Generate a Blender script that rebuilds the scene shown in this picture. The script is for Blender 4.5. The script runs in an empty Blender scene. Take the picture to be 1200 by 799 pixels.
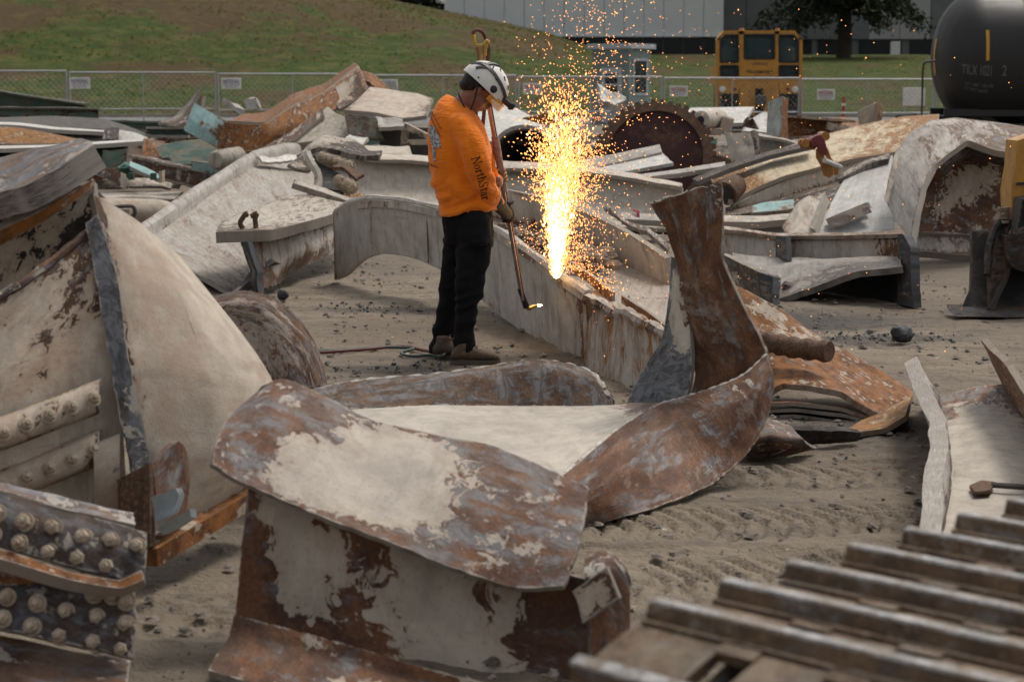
import bpy, bmesh, math, random
import numpy as np
from mathutils import Vector, Matrix
from mathutils.bvhtree import BVHTree

random.seed(7); RNG = np.random.default_rng(7)
SC = bpy.context.scene
COL = SC.collection
R = math.radians

# ------------------------------------------------------------------ camera
H = 1.59                       # eye height (m)
F = 2333.0                     # focal length in px of the 1200 px wide photograph (70 mm)
PITCH = math.atan((399.5 - 99.0) / F)
cam_d = bpy.data.cameras.new('camera'); cam = bpy.data.objects.new('camera', cam_d); COL.objects.link(cam)
cam.location = (0, 0, H); cam.rotation_euler = (math.pi/2 - PITCH, 0, 0)
cam_d.sensor_width = 36; cam_d.lens = F * 36 / 1200
cam_d.clip_start = .05; cam_d.clip_end = 2000
cam_d.dof.use_dof = True; cam_d.dof.focus_distance = 11.3; cam_d.dof.aperture_fstop = 5.2
SC.camera = cam

# ------------------------------------------------------------------ light: bright overcast afternoon
SUN_EL, SUN_AZ = 60, 140       # degrees, azimuth measured from "behind the camera" towards the left
w = bpy.data.worlds.new('World'); SC.world = w; w.use_nodes = True
wn = w.node_tree; wn.nodes.clear()
sky = wn.nodes.new('ShaderNodeTexSky'); sky.sky_type = 'NISHITA'; sky.sun_disc = False
sky.sun_elevation = R(SUN_EL); sky.sun_rotation = R(180 + SUN_AZ * -1); sky.dust_density = 4; sky.air_density = 1.2
hs = wn.nodes.new('ShaderNodeHueSaturation'); hs.inputs['Saturation'].default_value = .16
bg = wn.nodes.new('ShaderNodeBackground'); bg.inputs['Strength'].default_value = .125
wo = wn.nodes.new('ShaderNodeOutputWorld')
wn.links.new(sky.outputs[0], hs.inputs['Color']); wn.links.new(hs.outputs[0], bg.inputs[0]); wn.links.new(bg.outputs[0], wo.inputs[0])
sun_d = bpy.data.lights.new('sun', 'SUN'); sun_d.energy = 1.5; sun_d.angle = R(16); sun_d.color = (1, .90, .77)
sun = bpy.data.objects.new('sun', sun_d); COL.objects.link(sun)
_a, _e = R(SUN_AZ), R(SUN_EL)
sdir = Vector((math.sin(_a)*math.cos(_e), -math.cos(_a)*math.cos(_e), math.sin(_e)))   # towards the sun
sun.rotation_euler = sdir.to_track_quat('Z', 'Y').to_euler(); sun.location = (0, -20, 40)
SC.view_settings.view_transform = 'Standard'; SC.view_settings.look = 'None'
SC.view_settings.gamma = 1; SC.view_settings.use_curve_mapping = False
SC.view_settings.exposure = 0.20
SC.render.engine = 'CYCLES'
SC.cycles.use_denoising = True
SC.cycles.use_adaptive_sampling = True; SC.cycles.adaptive_threshold = .03
SC.cycles.max_bounces = 5; SC.cycles.diffuse_bounces = 2; SC.cycles.glossy_bounces = 2; SC.cycles.transparent_max_bounces = 12
SC.cycles.sample_clamp_indirect = 4

# ------------------------------------------------------------------ photograph pixel -> place in the yard
_f = Vector((0, math.cos(PITCH), -math.sin(PITCH))); _u = Vector((0, math.sin(PITCH), math.cos(PITCH)))
def ray(px, py):
    return _f + Vector((1, 0, 0))*((px-600)/F) + _u*((399.5-py)/F)
def p(px, py, Y, w=None):
    d = ray(px, py); t = Y/d.y
    v = (d.x*t, Y, H + d.z*t)
    return v if w is None else v + (w,)
def g(px, py, z=0.0, w=None):
    d = ray(px, py); t = (z-H)/d.z
    v = (d.x*t, d.y*t, z)
    return v if w is None else v + (w,)

# ------------------------------------------------------------------ noise
def _h(ix, iy, iz, s):
    n = (ix.astype(np.int64)*374761393 + iy.astype(np.int64)*668265263 + iz.astype(np.int64)*2147483647 + s*1274126177) & 0xffffffff
    n = ((n ^ (n >> 13)) * 1274126177) & 0xffffffff
    n = n ^ (n >> 16)
    return (n & 0xffffff) / float(0xffffff)
def vnoise(x, y, z=None, s=0):
    x = np.asarray(x, float); y = np.asarray(y, float)
    z = np.zeros_like(x) if z is None else np.asarray(z, float)
    x, y, z = np.broadcast_arrays(x, y, z)
    ix, iy, iz = np.floor(x), np.floor(y), np.floor(z)
    fx, fy, fz = x-ix, y-iy, z-iz
    fx, fy, fz = [t*t*(3-2*t) for t in (fx, fy, fz)]
    r = 0
    for a in (0, 1):
        for b in (0, 1):
            for c in (0, 1):
                wgt = (fx if a else 1-fx)*(fy if b else 1-fy)*(fz if c else 1-fz)
                r = r + wgt*_h(ix+a, iy+b, iz+c, s)
    return r*2-1
def fbm(x, y, z=None, o=4, s=0):
    r = 0; a = 1.; t = 0
    for k in range(o):
        r = r + a*vnoise(np.asarray(x)*2**k, np.asarray(y)*2**k, None if z is None else np.asarray(z)*2**k, s+k*17); t += a; a *= .5
    return r/t
def sstep(a, b, x):
    t = np.clip((np.asarray(x, float)-a)/(b-a), 0, 1); return t*t*(3-2*t)

# ------------------------------------------------------------------ materials
class NT:
    def __init__(s, name):
        s.m = bpy.data.materials.new(name); s.m.use_nodes = True
        s.t = s.m.node_tree; s.t.nodes.clear()
        s.out = s.t.nodes.new('ShaderNodeOutputMaterial')
        s.b = s.n('ShaderNodeBsdfPrincipled'); s.l(s.b.outputs[0], s.out.inputs[0])
    def n(s, t, **k):
        o = s.t.nodes.new(t)
        for a, v in k.items(): setattr(o, a, v)
        return o
    def l(s, a, b): s.t.links.new(a, b)
    def inp(s, sock, v):
        if hasattr(v, 'links') or hasattr(v, 'is_output'): s.l(v, sock)
        else:
            if isinstance(v, (tuple, list)) and len(v) == 3 and sock.type == 'RGBA': v = tuple(v)+(1,)
            sock.default_value = v
    def math(s, op, a, b=0., c=None, clamp=False):
        o = s.n('ShaderNodeMath', operation=op, use_clamp=clamp); s.inp(o.inputs[0], a); s.inp(o.inputs[1], b)
        if c is not None: s.inp(o.inputs[2], c)
        return o.outputs[0]
    def mix(s, f, a, b, mode='MIX'):
        o = s.n('ShaderNodeMix', data_type='RGBA', blend_type=mode); s.inp(o.inputs[0], f); s.inp(o.inputs[6], a); s.inp(o.inputs[7], b)
        return o.outputs[2]
    def noise(s, vec, scale, detail=5, rough=.55, w=None, dist=0.):
        o = s.n('ShaderNodeTexNoise', noise_dimensions=getattr(s, 'dim', '3D') if w is None else '4D')
        s.l(vec, o.inputs['Vector']); o.inputs['Scale'].default_value = scale; o.inputs['Detail'].default_value = detail
        o.inputs['Roughness'].default_value = rough; o.inputs['Distortion'].default_value = dist
        if w is not None: s.inp(o.inputs['W'], w)
        return o.outputs[0]
    def rng(s, v, a, b, c=0., d=1., smooth=True):
        o = s.n('ShaderNodeMapRange'); o.interpolation_type = 'SMOOTHSTEP' if smooth else 'LINEAR'
        s.inp(o.inputs[0], v)
        for i, q in enumerate((a, b, c, d)): s.inp(o.inputs[i+1], q)
        return o.outputs[0]
    def map(s, vec, scale):
        o = s.n('ShaderNodeMapping'); s.l(vec, o.inputs[0]); o.inputs['Scale'].default_value = scale; return o.outputs[0]
    def bump(s, h, strength=.3, dist=.01, nrm=None):
        o = s.n('ShaderNodeBump'); o.inputs['Strength'].default_value = strength; o.inputs['Distance'].default_value = dist
        s.l(h, o.inputs['Height'])
        if nrm is not None: s.l(nrm, o.inputs['Normal'])
        return o.outputs[0]
    def set(s, **k):
        for a, v in k.items(): s.inp(s.b.inputs[a.replace('_', ' ')], v)

def steel(name, paint=(.50, .45, .385), rust=(.10, .05, .030), rust2=(.24, .105, .045), metal=(.155, .156, .162),
          metal_amt=.45, scale=1., streak=1., stain=.35, grime=.3, rough=.62, orange=0., dust=.13, flake=.9, edgecol=(.36, .325, .285), spec=.14, blush=.0):
    """old paint over rusting steel: 'wear' (per vertex) says how much paint is gone, 'edge' how near a cut edge is"""
    n = NT(name); n.dim = '2D'
    uv0 = n.n('ShaderNodeUVMap').outputs[0]
    oi = n.n('ShaderNodeObjectInfo').outputs['Random']
    cb = n.n('ShaderNodeCombineXYZ'); n.l(n.math('MULTIPLY', oi, 37.), cb.inputs[0]); n.l(n.math('MULTIPLY', oi, 91.), cb.inputs[1])
    va = n.n('ShaderNodeVectorMath', operation='ADD'); n.l(uv0, va.inputs[0]); n.l(cb.outputs[0], va.inputs[1]); uv = va.outputs[0]
    at = n.n('ShaderNodeAttribute', attribute_name='wear').outputs['Fac']
    ed = n.n('ShaderNodeAttribute', attribute_name='edge').outputs['Fac']
    st = n.map(uv, (1., streak, 1.))
    n1 = n.noise(st, 2.6*scale, 5, .68, dist=.35)
    n2 = n.noise(st, 15*scale, 4, .68, dist=.8)
    n3 = n.noise(uv, 6.1*scale, 4, .65)
    n4 = n.noise(uv, 70*scale, 3, .65)
    m = n.math('ADD', n.math('MULTIPLY', n1, .60), n.math('MULTIPLY', n2, .40))
    m = n.math('ADD', m, n.math('MULTIPLY', n.math('SUBTRACT', at, .5), .80))
    m = n.math('ADD', m, n.math('MULTIPLY', n.math('MULTIPLY', ed, n3), .30))
    m = n.math('ADD', m, n.math('MULTIPLY', n.math('SUBTRACT', n4, .5), .07))
    strip = n.rng(m, .500, .514)
    halo = n.rng(m, .36, .52)
    # stripped metal
    rc = n.mix(n.rng(n3, .38, .66), rust, rust2)
    rc = n.mix(n.math('MULTIPLY', n.rng(n4, .40, .60), .32), rc, tuple(c*.40 for c in rust))
    if orange: rc = n.mix(n.math('MULTIPLY', n.rng(n1, .45, .60), orange), rc, (.33, .135, .032))
    mt = n.noise(n.map(uv, (1., 2.2, 1.)), 4.3*scale, 5, .74, dist=.12)
    mk = n.rng(mt, .58-.20*metal_amt, .76-.20*metal_amt)
    mc = n.mix(n.rng(n2, .35, .65), tuple(c*.7 for c in metal), tuple(c*1.7 for c in metal))
    bare = n.mix(n.math('MULTIPLY', mk, .85), rc, mc)
    fl = n.math('MULTIPLY', n.rng(n.noise(st, 10*scale, 5, .7), .555, .575), n.rng(n1, .50, .42, 0, flake))   # last flakes of paint left on the bare steel
    bare = n.mix(fl, bare, tuple(c*.85 for c in paint))
    # paint: faded, stained, with runs of grime and scratches
    pc = n.mix(n.rng(n3, .3, .7), tuple(c*.86 for c in paint), tuple(min(1, c*1.10) for c in paint))
    run = n.noise(n.map(uv, (7., 1.3, 1.)), 2.0, 4, .65)
    pc = n.mix(n.math('MULTIPLY', n.rng(run, .50, .72), grime), pc, (.10, .088, .078))
    pc = n.mix(n.math('MULTIPLY', n.rng(n.noise(uv, 1.4, 4, .65), .45, .7), grime*.8), pc, (.19, .165, .14))
    if blush: pc = n.mix(n.math('MULTIPLY', n.rng(n.noise(uv, 3.3, 5, .7), .46, .66), blush), pc, (.36, .235, .165))
    pc = n.mix(n.math('MULTIPLY', halo, stain), pc, (.26, .15, .085))
    pc = n.mix(n.rng(n4, .62, .70, 0, .45), pc, tuple(c*.45 for c in paint))
    scr = n.noise(n.map(uv, (2.2, 60., 1.)), 1.0, 2, .5)
    pc = n.mix(n.math('MULTIPLY', n.rng(scr, .70, .74, 0, .5), n.rng(n1, .52, .60)), pc, (.12, .10, .09))
    col = n.mix(strip, pc, bare)
    col = n.mix(n.rng(n.math('ADD', ed, n.math('MULTIPLY', n.math('SUBTRACT', n2, .5), .9)), .84, .95, 0, .8), col, edgecol)     # bright chipped line along cut edges
    # yard dust settles on what faces up
    geo = n.n('ShaderNodeNewGeometry'); sx = n.n('ShaderNodeSeparateXYZ'); n.l(geo.outputs['True Normal'], sx.inputs[0])
    up = n.math('MULTIPLY', n.rng(sx.outputs[2], .45, .95), n.rng(n1, .40, .62, .0, dust))
    col = n.mix(up, col, (.27, .235, .19))
    n.set(Base_Color=col)
    n.set(Roughness=n.rng(n2, .3, .7, rough-.08, min(1, rough+.22)))
    n.set(Metallic=n.math('MULTIPLY', n.math('MULTIPLY', strip, mk), .3))
    n.b.inputs['Specular IOR Level'].default_value = spec
    hgt = n.math('ADD', n.math('MULTIPLY', strip, -1.), n.math('MULTIPLY', n4, .5))
    hgt = n.math('ADD', hgt, n.math('MULTIPLY', n.math('MULTIPLY', strip, n2), 1.1))
    n.set(Normal=n.bump(hgt, .6, .005))
    return n.m

def plain(name, col, rough=.6, metallic=0., var=.25, scale=8., bump=.15, col2=None, dirt=0., dirtcol=(.2, .17, .14)):
    n = NT(name); tc = n.n('ShaderNodeTexCoord').outputs['Object']
    w = n.math('MULTIPLY', n.n('ShaderNodeObjectInfo').outputs['Random'], 31.)
    a = n.noise(tc, scale, 5, .6, w); b = n.noise(tc, scale*5, 4, .6, w)
    c2 = col2 or tuple(c*(1-var) for c in col)
    c = n.mix(n.rng(a, .35, .65), col, c2)
    if dirt: c = n.mix(n.math('MULTIPLY', n.rng(b, .45, .65), dirt), c, dirtcol)
    n.set(Base_Color=c, Roughness=n.rng(b, .3, .7, max(0, rough-.1), min(1, rough+.1)), Metallic=metallic)
    if bump: n.set(Normal=n.bump(b, bump, .01))
    return n.m

M = {}
M['cream']   = steel('cream_paint_steel', paint=(.475, .408, .335), grime=.22, rust=(.075, .046, .034), rust2=(.15, .085, .052), metal_amt=.3, scale=1.4, blush=.45)
M['web']     = steel('pale_paint_steel', paint=(.475, .432, .375), metal_amt=.8, streak=1.3, grime=.18, stain=.2)
M['brown']   = steel('brown_scale_steel', paint=(.50, .46, .40), rust=(.085, .048, .034), rust2=(.17, .088, .052), metal_amt=.45, metal=(.12, .122, .135), rough=.5)
M['rust']    = steel('rusted_steel', paint=(.47, .41, .33), rust=(.115, .050, .024), rust2=(.30, .125, .045), metal_amt=.08, orange=.42, scale=1.5, dust=.05)
M['yellow']  = steel('rust_stained_steel', paint=(.56, .47, .33), rust=(.15, .07, .028), rust2=(.36, .19, .06), metal_amt=.02, orange=.6, scale=1.7, stain=.8)
M['grey']    = steel('grey_weathered_steel', paint=(.40, .375, .345), rust=(.12, .075, .05), rust2=(.20, .12, .075), metal_amt=.6, streak=.45, grime=.55, stain=.25)
M['conc']    = steel('chalky_grey_steel', paint=(.47, .435, .39), metal_amt=.3, streak=.4, grime=.4, stain=.5, rust2=(.22, .12, .06))
M['burnt']   = steel('burnt_cut_steel', paint=(.17, .16, .152), rust=(.05, .045, .042), rust2=(.10, .085, .075), metal_amt=.9, metal=(.05, .055, .066), streak=6., grime=.15, scale=1.5, dust=.1, edgecol=(.12, .125, .14))
M['teal']    = steel('faded_teal_paint_steel', paint=(.105, .19, .165), rust=(.07, .045, .032), rust2=(.16, .08, .045), metal_amt=.1, grime=.35, edgecol=(.22, .25, .23))
M['darkgreen'] = steel('dark_green_paint_steel', paint=(.045, .085, .070), rust=(.05, .036, .028), rust2=(.12, .06, .036), metal_amt=.2, grime=.1, dust=.12, edgecol=(.16, .17, .15))
M['lightteal'] = steel('pale_teal_paint_steel', paint=(.27, .42, .42), rust=(.09, .05, .03), rust2=(.22, .11, .05), metal_amt=.1, grime=.3)
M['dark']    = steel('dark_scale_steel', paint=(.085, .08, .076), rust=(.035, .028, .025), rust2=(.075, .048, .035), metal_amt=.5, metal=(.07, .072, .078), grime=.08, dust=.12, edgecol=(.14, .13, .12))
M['maroon']  = steel('maroon_primer_steel', paint=(.058, .026, .026), rust=(.04, .022, .02), rust2=(.075, .036, .03), metal_amt=.1, grime=.03, dust=.05, edgecol=(.09, .05, .045))
M['dirtyrust'] = plain('crusted_rust', (.11, .055, .032), .85, 0, .5, 14, .5, dirt=.5, dirtcol=(.25, .16, .09))
M['bolt']    = steel('bolt_paint', paint=(.43, .355, .275), rust=(.09, .05, .035), rust2=(.2, .10, .06), metal_amt=.4, scale=6)
M['slag']    = plain('slate_slag', (.035, .037, .044), .55, .2, .5, 20, .4)
M['white']   = plain('white_paint', (.72, .71, .68), .5, 0, .12, 3, .05)
M['black']   = plain('black_paint', (.016, .016, .018), .45, 0, .3, 4, .05)
M['rubber']  = plain('black_rubber', (.02, .02, .021), .7, 0, .4, 8, .2)
M['galv']    = plain('galvanised_tube', (.42, .43, .44), .45, .5, .2, 10, .05)
M['blade']   = steel('digger_black_steel', paint=(.014, .014, .015), rust=(.035, .03, .027), rust2=(.07, .055, .045), metal_amt=.8, metal=(.07, .07, .075), grime=.03, dust=.05, edgecol=(.10, .095, .09), spec=.12)
M['machine_yellow'] = plain('machine_yellow', (.52, .25, .030), .45, 0, .2, 2, .05, dirt=.35, dirtcol=(.2, .12, .05))

# ------------------------------------------------------------------ meshes
def _link(o, parent):
    COL.objects.link(o)
    if parent is not None: o.parent = parent
    return o
def thing(name, label, cat, loc=(0, 0, 0), group=None, kind=None, rotz=0):
    o = bpy.data.objects.new(name, None); o.empty_display_size = .2; COL.objects.link(o)
    o.location = loc; o.rotation_euler = (0, 0, rotz); tag(o, label, cat, group, kind); return o
def tag(o, label=None, cat=None, group=None, kind=None):
    if label: o['label'] = label
    if cat: o['category'] = cat
    if group: o['group'] = group
    if kind: o['kind'] = kind
    return o
def finish(name, V, faces, mat, parent, uv=None, wear=.25, edge=None, angle=40, origin=None, smooth=True):
    """V: world coordinates (n,3); the object's origin goes to its base, or to its parent's place"""
    V = np.asarray(V, float)
    if parent is not None:
        q = parent
        o0 = np.array(origin) if origin is not None else np.zeros(3)
        while q is not None: o0 = o0 + np.array(q.location); q = q.parent
    else:
        o0 = np.array(origin) if origin is not None else np.array([(V[:, 0].min()+V[:, 0].max())/2, (V[:, 1].min()+V[:, 1].max())/2, V[:, 2].min()])
    me = bpy.data.meshes.new(name)
    me.from_pydata((V-o0).tolist(), [], faces)
    if isinstance(mat, (list, tuple)):
        for q in mat: me.materials.append(q)
    elif mat is not None: me.materials.append(mat)
    n = len(V)
    a = me.attributes.new('wear', 'FLOAT', 'POINT'); a.data.foreach_set('value', np.broadcast_to(np.asarray(wear, float), (n,)).astype(np.float32))
    a = me.attributes.new('edge', 'FLOAT', 'POINT'); a.data.foreach_set('value', (np.zeros(n) if edge is None else np.asarray(edge)).astype(np.float32))
    nl = len(me.loops)
    li = np.empty(nl, int); me.loops.foreach_get('vertex_index', li)
    if uv is not None:
        luv = np.asarray(uv)[li]
    else:                                    # box projection in metres
        pn = np.empty(len(me.polygons)*3); me.polygons.foreach_get('normal', pn); pn = np.abs(pn.reshape(-1, 3))
        tot = np.empty(len(me.polygons), int); me.polygons.foreach_get('loop_total', tot)
        ax = np.repeat(pn.argmax(1), tot); P = (V-o0)[li]
        luv = np.where((ax == 0)[:, None], P[:, [1, 2]], np.where((ax == 1)[:, None], P[:, [0, 2]], P[:, [0, 1]]))
    ul = me.uv_layers.new(name='UVMap'); ul.data.foreach_set('uv', luv.astype(np.float32).ravel())
    if smooth:
        me.polygons.foreach_set('use_smooth', np.ones(len(me.polygons), bool))
        me.set_sharp_from_angle(angle=R(angle))
    me.update()
    ob = bpy.data.objects.new(name, me)
    if parent is None: ob.location = o0
    elif origin is not None: ob.location = origin
    return _link(ob, parent)

def crom(P, n, ten=0.):
    """Catmull-Rom through the first axis of P (k,...,c) -> n samples; returns samples at uniform parameter"""
    k = P.shape[0]
    def at(t):
        t = np.clip(t, 0, k-1); i = np.minimum(np.floor(t).astype(int), k-2); f = (t-i)
        def q(j):
            jj = np.clip(j, 0, k-1); out = P[jj].copy()
            lo = j < 0; hi = j > k-1
            if lo.any(): out[lo] = 2*P[0]-P[1]
            if hi.any(): out[hi] = 2*P[-1]-P[-2]
            return out
        sh = (-1,)+(1,)*(P.ndim-1); f = f.reshape(sh)
        a, b, c, d = q(i-1), q(i), q(i+1), q(i+2)
        cr = .5*((2*b)+(c-a)*f+(2*a-5*b+4*c-d)*f**2+(3*b-a-3*c+d)*f**3)
        return cr if not ten else cr*(1-ten)+(b+(c-b)*f)*ten
    return at(np.linspace(0, k-1, n))

TEN = [.4]
def sheet(name, rows, mat, parent=None, t=.02, cell=None, wear=.3, dent=.004, rag=.0, seed=None, origin=None, maxn=140, ten=None, crum=0.):
    """a bent plate through a grid of points (x, y, z[, wear]) with real thickness, dents and torn edges"""
    seed = random.randint(0, 9999) if seed is None else seed
    A = np.array([[list(q)+([wear] if len(q) == 3 else []) for q in r] for r in rows], float)
    d = lambda X, ax: np.linalg.norm(np.diff(X[..., :3], axis=ax), axis=-1).sum(axis=ax).max()
    L0, L1 = d(A, 0), d(A, 1)
    cell = cell or max(.02, max(L0, L1)/70)
    n0 = int(min(maxn, max(6, round(L0/cell)))); n1 = int(min(maxn, max(6, round(L1/cell))))
    tn = TEN[0] if ten is None else ten
    B = crom(A, n0*2, tn); B = np.swapaxes(crom(np.swapaxes(B, 0, 1), n1*2, tn), 0, 1)
    # torn edges: shrink every line of the grid by a little noise at both ends
    s = np.linspace(0, 1, n0); q = np.linspace(0, 1, n1)
    S, Q = np.meshgrid(s, q, indexing='ij')
    if rag:
        k0, k1 = rag/max(L0, .01), rag/max(L1, .01)
        nz = lambda c, sd: np.abs(.75*fbm(c*7, c*0+sd*.37, o=3, s=seed+sd)+.55*min(1., .03/t)*vnoise(c*34, c*0+sd*.7, s=seed+sd))
        ra, rb = nz(q*L1, 1)*k0, nz(q*L1, 2)*k0; S = ra[None]+S*(1-ra-rb)[None]
        ra, rb = nz(s*L0, 3)*k1, nz(s*L0, 4)*k1; Q = ra[:, None]+Q*(1-ra-rb)[:, None]
    fi, fj = S*(B.shape[0]-1), Q*(B.shape[1]-1)
    i = np.minimum(fi.astype(int), B.shape[0]-2); j = np.minimum(fj.astype(int), B.shape[1]-2)
    a, b = (fi-i)[..., None], (fj-j)[..., None]
    G = B[i, j]*(1-a)*(1-b)+B[i+1, j]*a*(1-b)+B[i, j+1]*(1-a)*b+B[i+1, j+1]*a*b
    P = G[..., :3]; W = np.clip(G[..., 3], -.2, 1.2)
    du, dv = np.gradient(P, axis=0), np.gradient(P, axis=1)
    N = np.cross(du, dv); N /= np.linalg.norm(N, axis=-1, keepdims=True)+1e-9
    U, V = S*L0, Q*L1
    kf = 2.2/max(.6, max(L0, L1)*.5)
    if dent: P = P + N*(dent*1.1*fbm(U*kf+seed, V*kf, o=3, s=seed))[..., None] + N*(min(dent, .008)*.22*fbm(U*11, V*11+seed, o=2, s=seed+5))[..., None]
    if crum:                                 # buckled: sharp ridges and shallow hollows
        P = P + N*(crum*(.45-np.abs(vnoise(U*3.1+seed, V*3.1, s=seed+3))-.5*np.abs(vnoise(U*7.3, V*7.3+seed, s=seed+4))))[..., None]
    ei = np.minimum.reduce([U, V, L0-U, L1-V]); E = np.exp(-ei/(.03+.02*max(L0, L1)*.3))
    top, bot = P+N*t/2, P-N*t/2
    m = n0*n1; idx = np.arange(m).reshape(n0, n1)
    f = []
    qa = np.stack([idx[:-1, :-1], idx[1:, :-1], idx[1:, 1:], idx[:-1, 1:]], -1).reshape(-1, 4)
    f += qa.tolist(); f += (qa[:, ::-1]+m).tolist()
    ring = np.concatenate([idx[0, :], idx[1:, -1], idx[-1, -2::-1], idx[-2:0:-1, 0]])
    nx = np.roll(ring, -1)
    f += np.stack([ring, nx, nx+m, ring+m], -1).tolist()
    VV = np.concatenate([top.reshape(-1, 3), bot.reshape(-1, 3)])
    uv = np.stack([V.ravel(), U.ravel()], -1); uv = np.concatenate([uv, uv+[.37, 5.3]])
    return finish(name, VV, f, mat, parent, uv=uv, wear=np.tile(W.ravel(), 2), edge=np.tile(E.ravel(), 2), angle=48, origin=origin)

class MB:
    """collects simple solids into one mesh"""
    def __init__(s): s.v = []; s.f = []; s.mi = []
    def add(s, V, Fc, mi=0):
        o = len(s.v); s.v += [tuple(map(float, q)) for q in V]; s.f += [tuple(i+o for i in q) for q in Fc]; s.mi += [mi]*len(Fc); return s
    def box(s, c, size, rot=None, mi=0, bev=0.):
        hx, hy, hz = [q/2 for q in size]
        if bev:
            b = bev; pts = []
            for z, e in ((-hz, b), (-hz+b, 0), (hz-b, 0), (hz, b)):
                x, y = hx-e, hy-e
                pts += [(-x+b*(e == 0), -y, z), (x-b*(e == 0), -y, z), (x, -y+b*(e == 0), z), (x, y-b*(e == 0), z), (x-b*(e == 0), y, z), (-x+b*(e == 0), y, z), (-x, y-b*(e == 0), z), (-x, -y+b*(e == 0), z)]
            fc = [tuple(range(7, -1, -1)), tuple(range(24, 32))]
            for r_ in range(3):
                for k in range(8): a = r_*8+k; b2 = r_*8+(k+1) % 8; fc.append((a, b2, b2+8, a+8))
        else:
            pts = [(x, y, z) for z in (-hz, hz) for x, y in ((-hx, -hy), (hx, -hy), (hx, hy), (-hx, hy))]
            fc = [(3, 2, 1, 0), (4, 5, 6, 7), (0, 1, 5, 4), (1, 2, 6, 5), (2, 3, 7, 6), (3, 0, 4, 7)]
        Mx = rot if rot is not None else Matrix.Identity(3)
        c = Vector(c)
        return s.add([c+Mx@Vector(q) for q in pts], fc, mi)
    def cyl(s, a, b, r0, r1=None, n=12, mi=0, caps=True):
        a, b = Vector(a), Vector(b); r1 = r0 if r1 is None else r1
        d = (b-a).normalized(); x = d.orthogonal().normalized(); y = d.cross(x)
        V = []
        for c, r in ((a, r0), (b, r1)):
            V += [c+x*(r*math.cos(2*math.pi*k/n))+y*(r*math.sin(2*math.pi*k/n)) for k in range(n)]
        fc = [(k, (k+1) % n, n+(k+1) % n, n+k) for k in range(n)]
        if caps: fc += [tuple(range(n-1, -1, -1)), tuple(range(n, 2*n))]
        return s.add(V, fc, mi)
    def tube(s, path, r, n=8, mi=0, closed_caps=True):
        P = [Vector(q) for q in path]; rr = r if isinstance(r, (list, tuple)) else [r]*len(P)
        V = []; up = None
        for i, q in enumerate(P):
            d = (P[min(i+1, len(P)-1)]-P[max(i-1, 0)]).normalized()
            if up is None: up = d.orthogonal().normalized()
            up = (up-d*up.dot(d)).normalized(); y = d.cross(up)
            V += [q+up*(rr[i]*math.cos(2*math.pi*k/n))+y*(rr[i]*math.sin(2*math.pi*k/n)) for k in range(n)]
        fc = [(i*n+k, i*n+(k+1) % n, (i+1)*n+(k+1) % n, (i+1)*n+k) for i in range(len(P)-1) for k in range(n)]
        if closed_caps: fc += [tuple(range(n-1, -1, -1)), tuple(range((len(P)-1)*n, len(P)*n))]
        return s.add(V, fc, mi)
    def prism(s, poly, depth, mi=0):
        """poly: world points of a planar outline; depth: vector of extrusion"""
        n = len(poly); d = Vector(depth); P = [Vector(q) for q in poly]
        fc = [tuple(range(n-1, -1, -1)), tuple(range(n, 2*n))]+[(k, (k+1) % n, n+(k+1) % n, n+k) for k in range(n)]
        return s.add(P+[q+d for q in P], fc, mi)
    def lathe(s, prof, a, d, n=24, mi=0):
        """prof: (along, radius) pairs"""
        a = Vector(a); d = Vector(d).normalized(); x = d.orthogonal().normalized(); y = d.cross(x)
        V = [a+d*h+x*(r*math.cos(2*math.pi*k/n))+y*(r*math.sin(2*math.pi*k/n)) for h, r in prof for k in range(n)]
        fc = [(i*n+k, i*n+(k+1) % n, (i+1)*n+(k+1) % n, (i+1)*n+k) for i in range(len(prof)-1) for k in range(n)]
        fc += [tuple(range(n-1, -1, -1)), tuple(range((len(prof)-1)*n, len(prof)*n))]
        return s.add(V, fc, mi)
    def build(s, name, mat, parent=None, wear=.25, angle=35, origin=None):
        o = finish(name, s.v, s.f, mat, parent, wear=wear, angle=angle, origin=origin)
        if isinstance(mat, (list, tuple)): o.data.polygons.foreach_set('material_index', s.mi)
        return o
def crpath(pts, n=24):
    return [tuple(q) for q in crom(np.array(pts, float), n)]
def dupe(o, parent=None, loc=None):
    c = o.copy(); COL.objects.link(c); c.parent = parent
    if loc is not None: c.location = loc
    return c

def text_mesh(txt, size=1., bold=0.):
    cu = bpy.data.curves.new('lettering', 'FONT'); cu.body = txt; cu.size = size; cu.align_x = 'CENTER'; cu.align_y = 'CENTER'; cu.offset = bold
    cu.resolution_u = 3
    ob = bpy.data.objects.new('lettering', cu); COL.objects.link(ob)
    dg = bpy.context.evaluated_depsgraph_get(); me = bpy.data.meshes.new_from_object(ob.evaluated_get(dg))
    bpy.data.objects.remove(ob); bpy.data.curves.remove(cu)
    V = np.array([v.co[:] for v in me.vertices]); Fc = [tuple(q.vertices) for q in me.polygons]
    bpy.data.meshes.remove(me); return V, Fc
def lettering(txt, centre, ux, uy, height, mat, parent, width=None, thick=.004, bold=0.):
    """raised flat lettering in the plane (ux, uy) round a world point"""
    V, Fc = text_mesh(txt, 1., bold); ux, uy = Vector(ux).normalized(), Vector(uy).normalized(); nz = ux.cross(uy)
    w = V[:, 0].max()-V[:, 0].min(); h = V[:, 1].max()-V[:, 1].min()
    V[:, 0] -= (V[:, 0].max()+V[:, 0].min())/2; V[:, 1] -= (V[:, 1].max()+V[:, 1].min())/2
    sy = height/h; sx = (width/w) if width else sy
    W = [Vector(centre)+ux*(a*sx)+uy*(b*sy)+nz*thick for a, b, _ in V]
    return finish('lettering', [tuple(q) for q in W], Fc, mat, parent, smooth=False)
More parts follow.
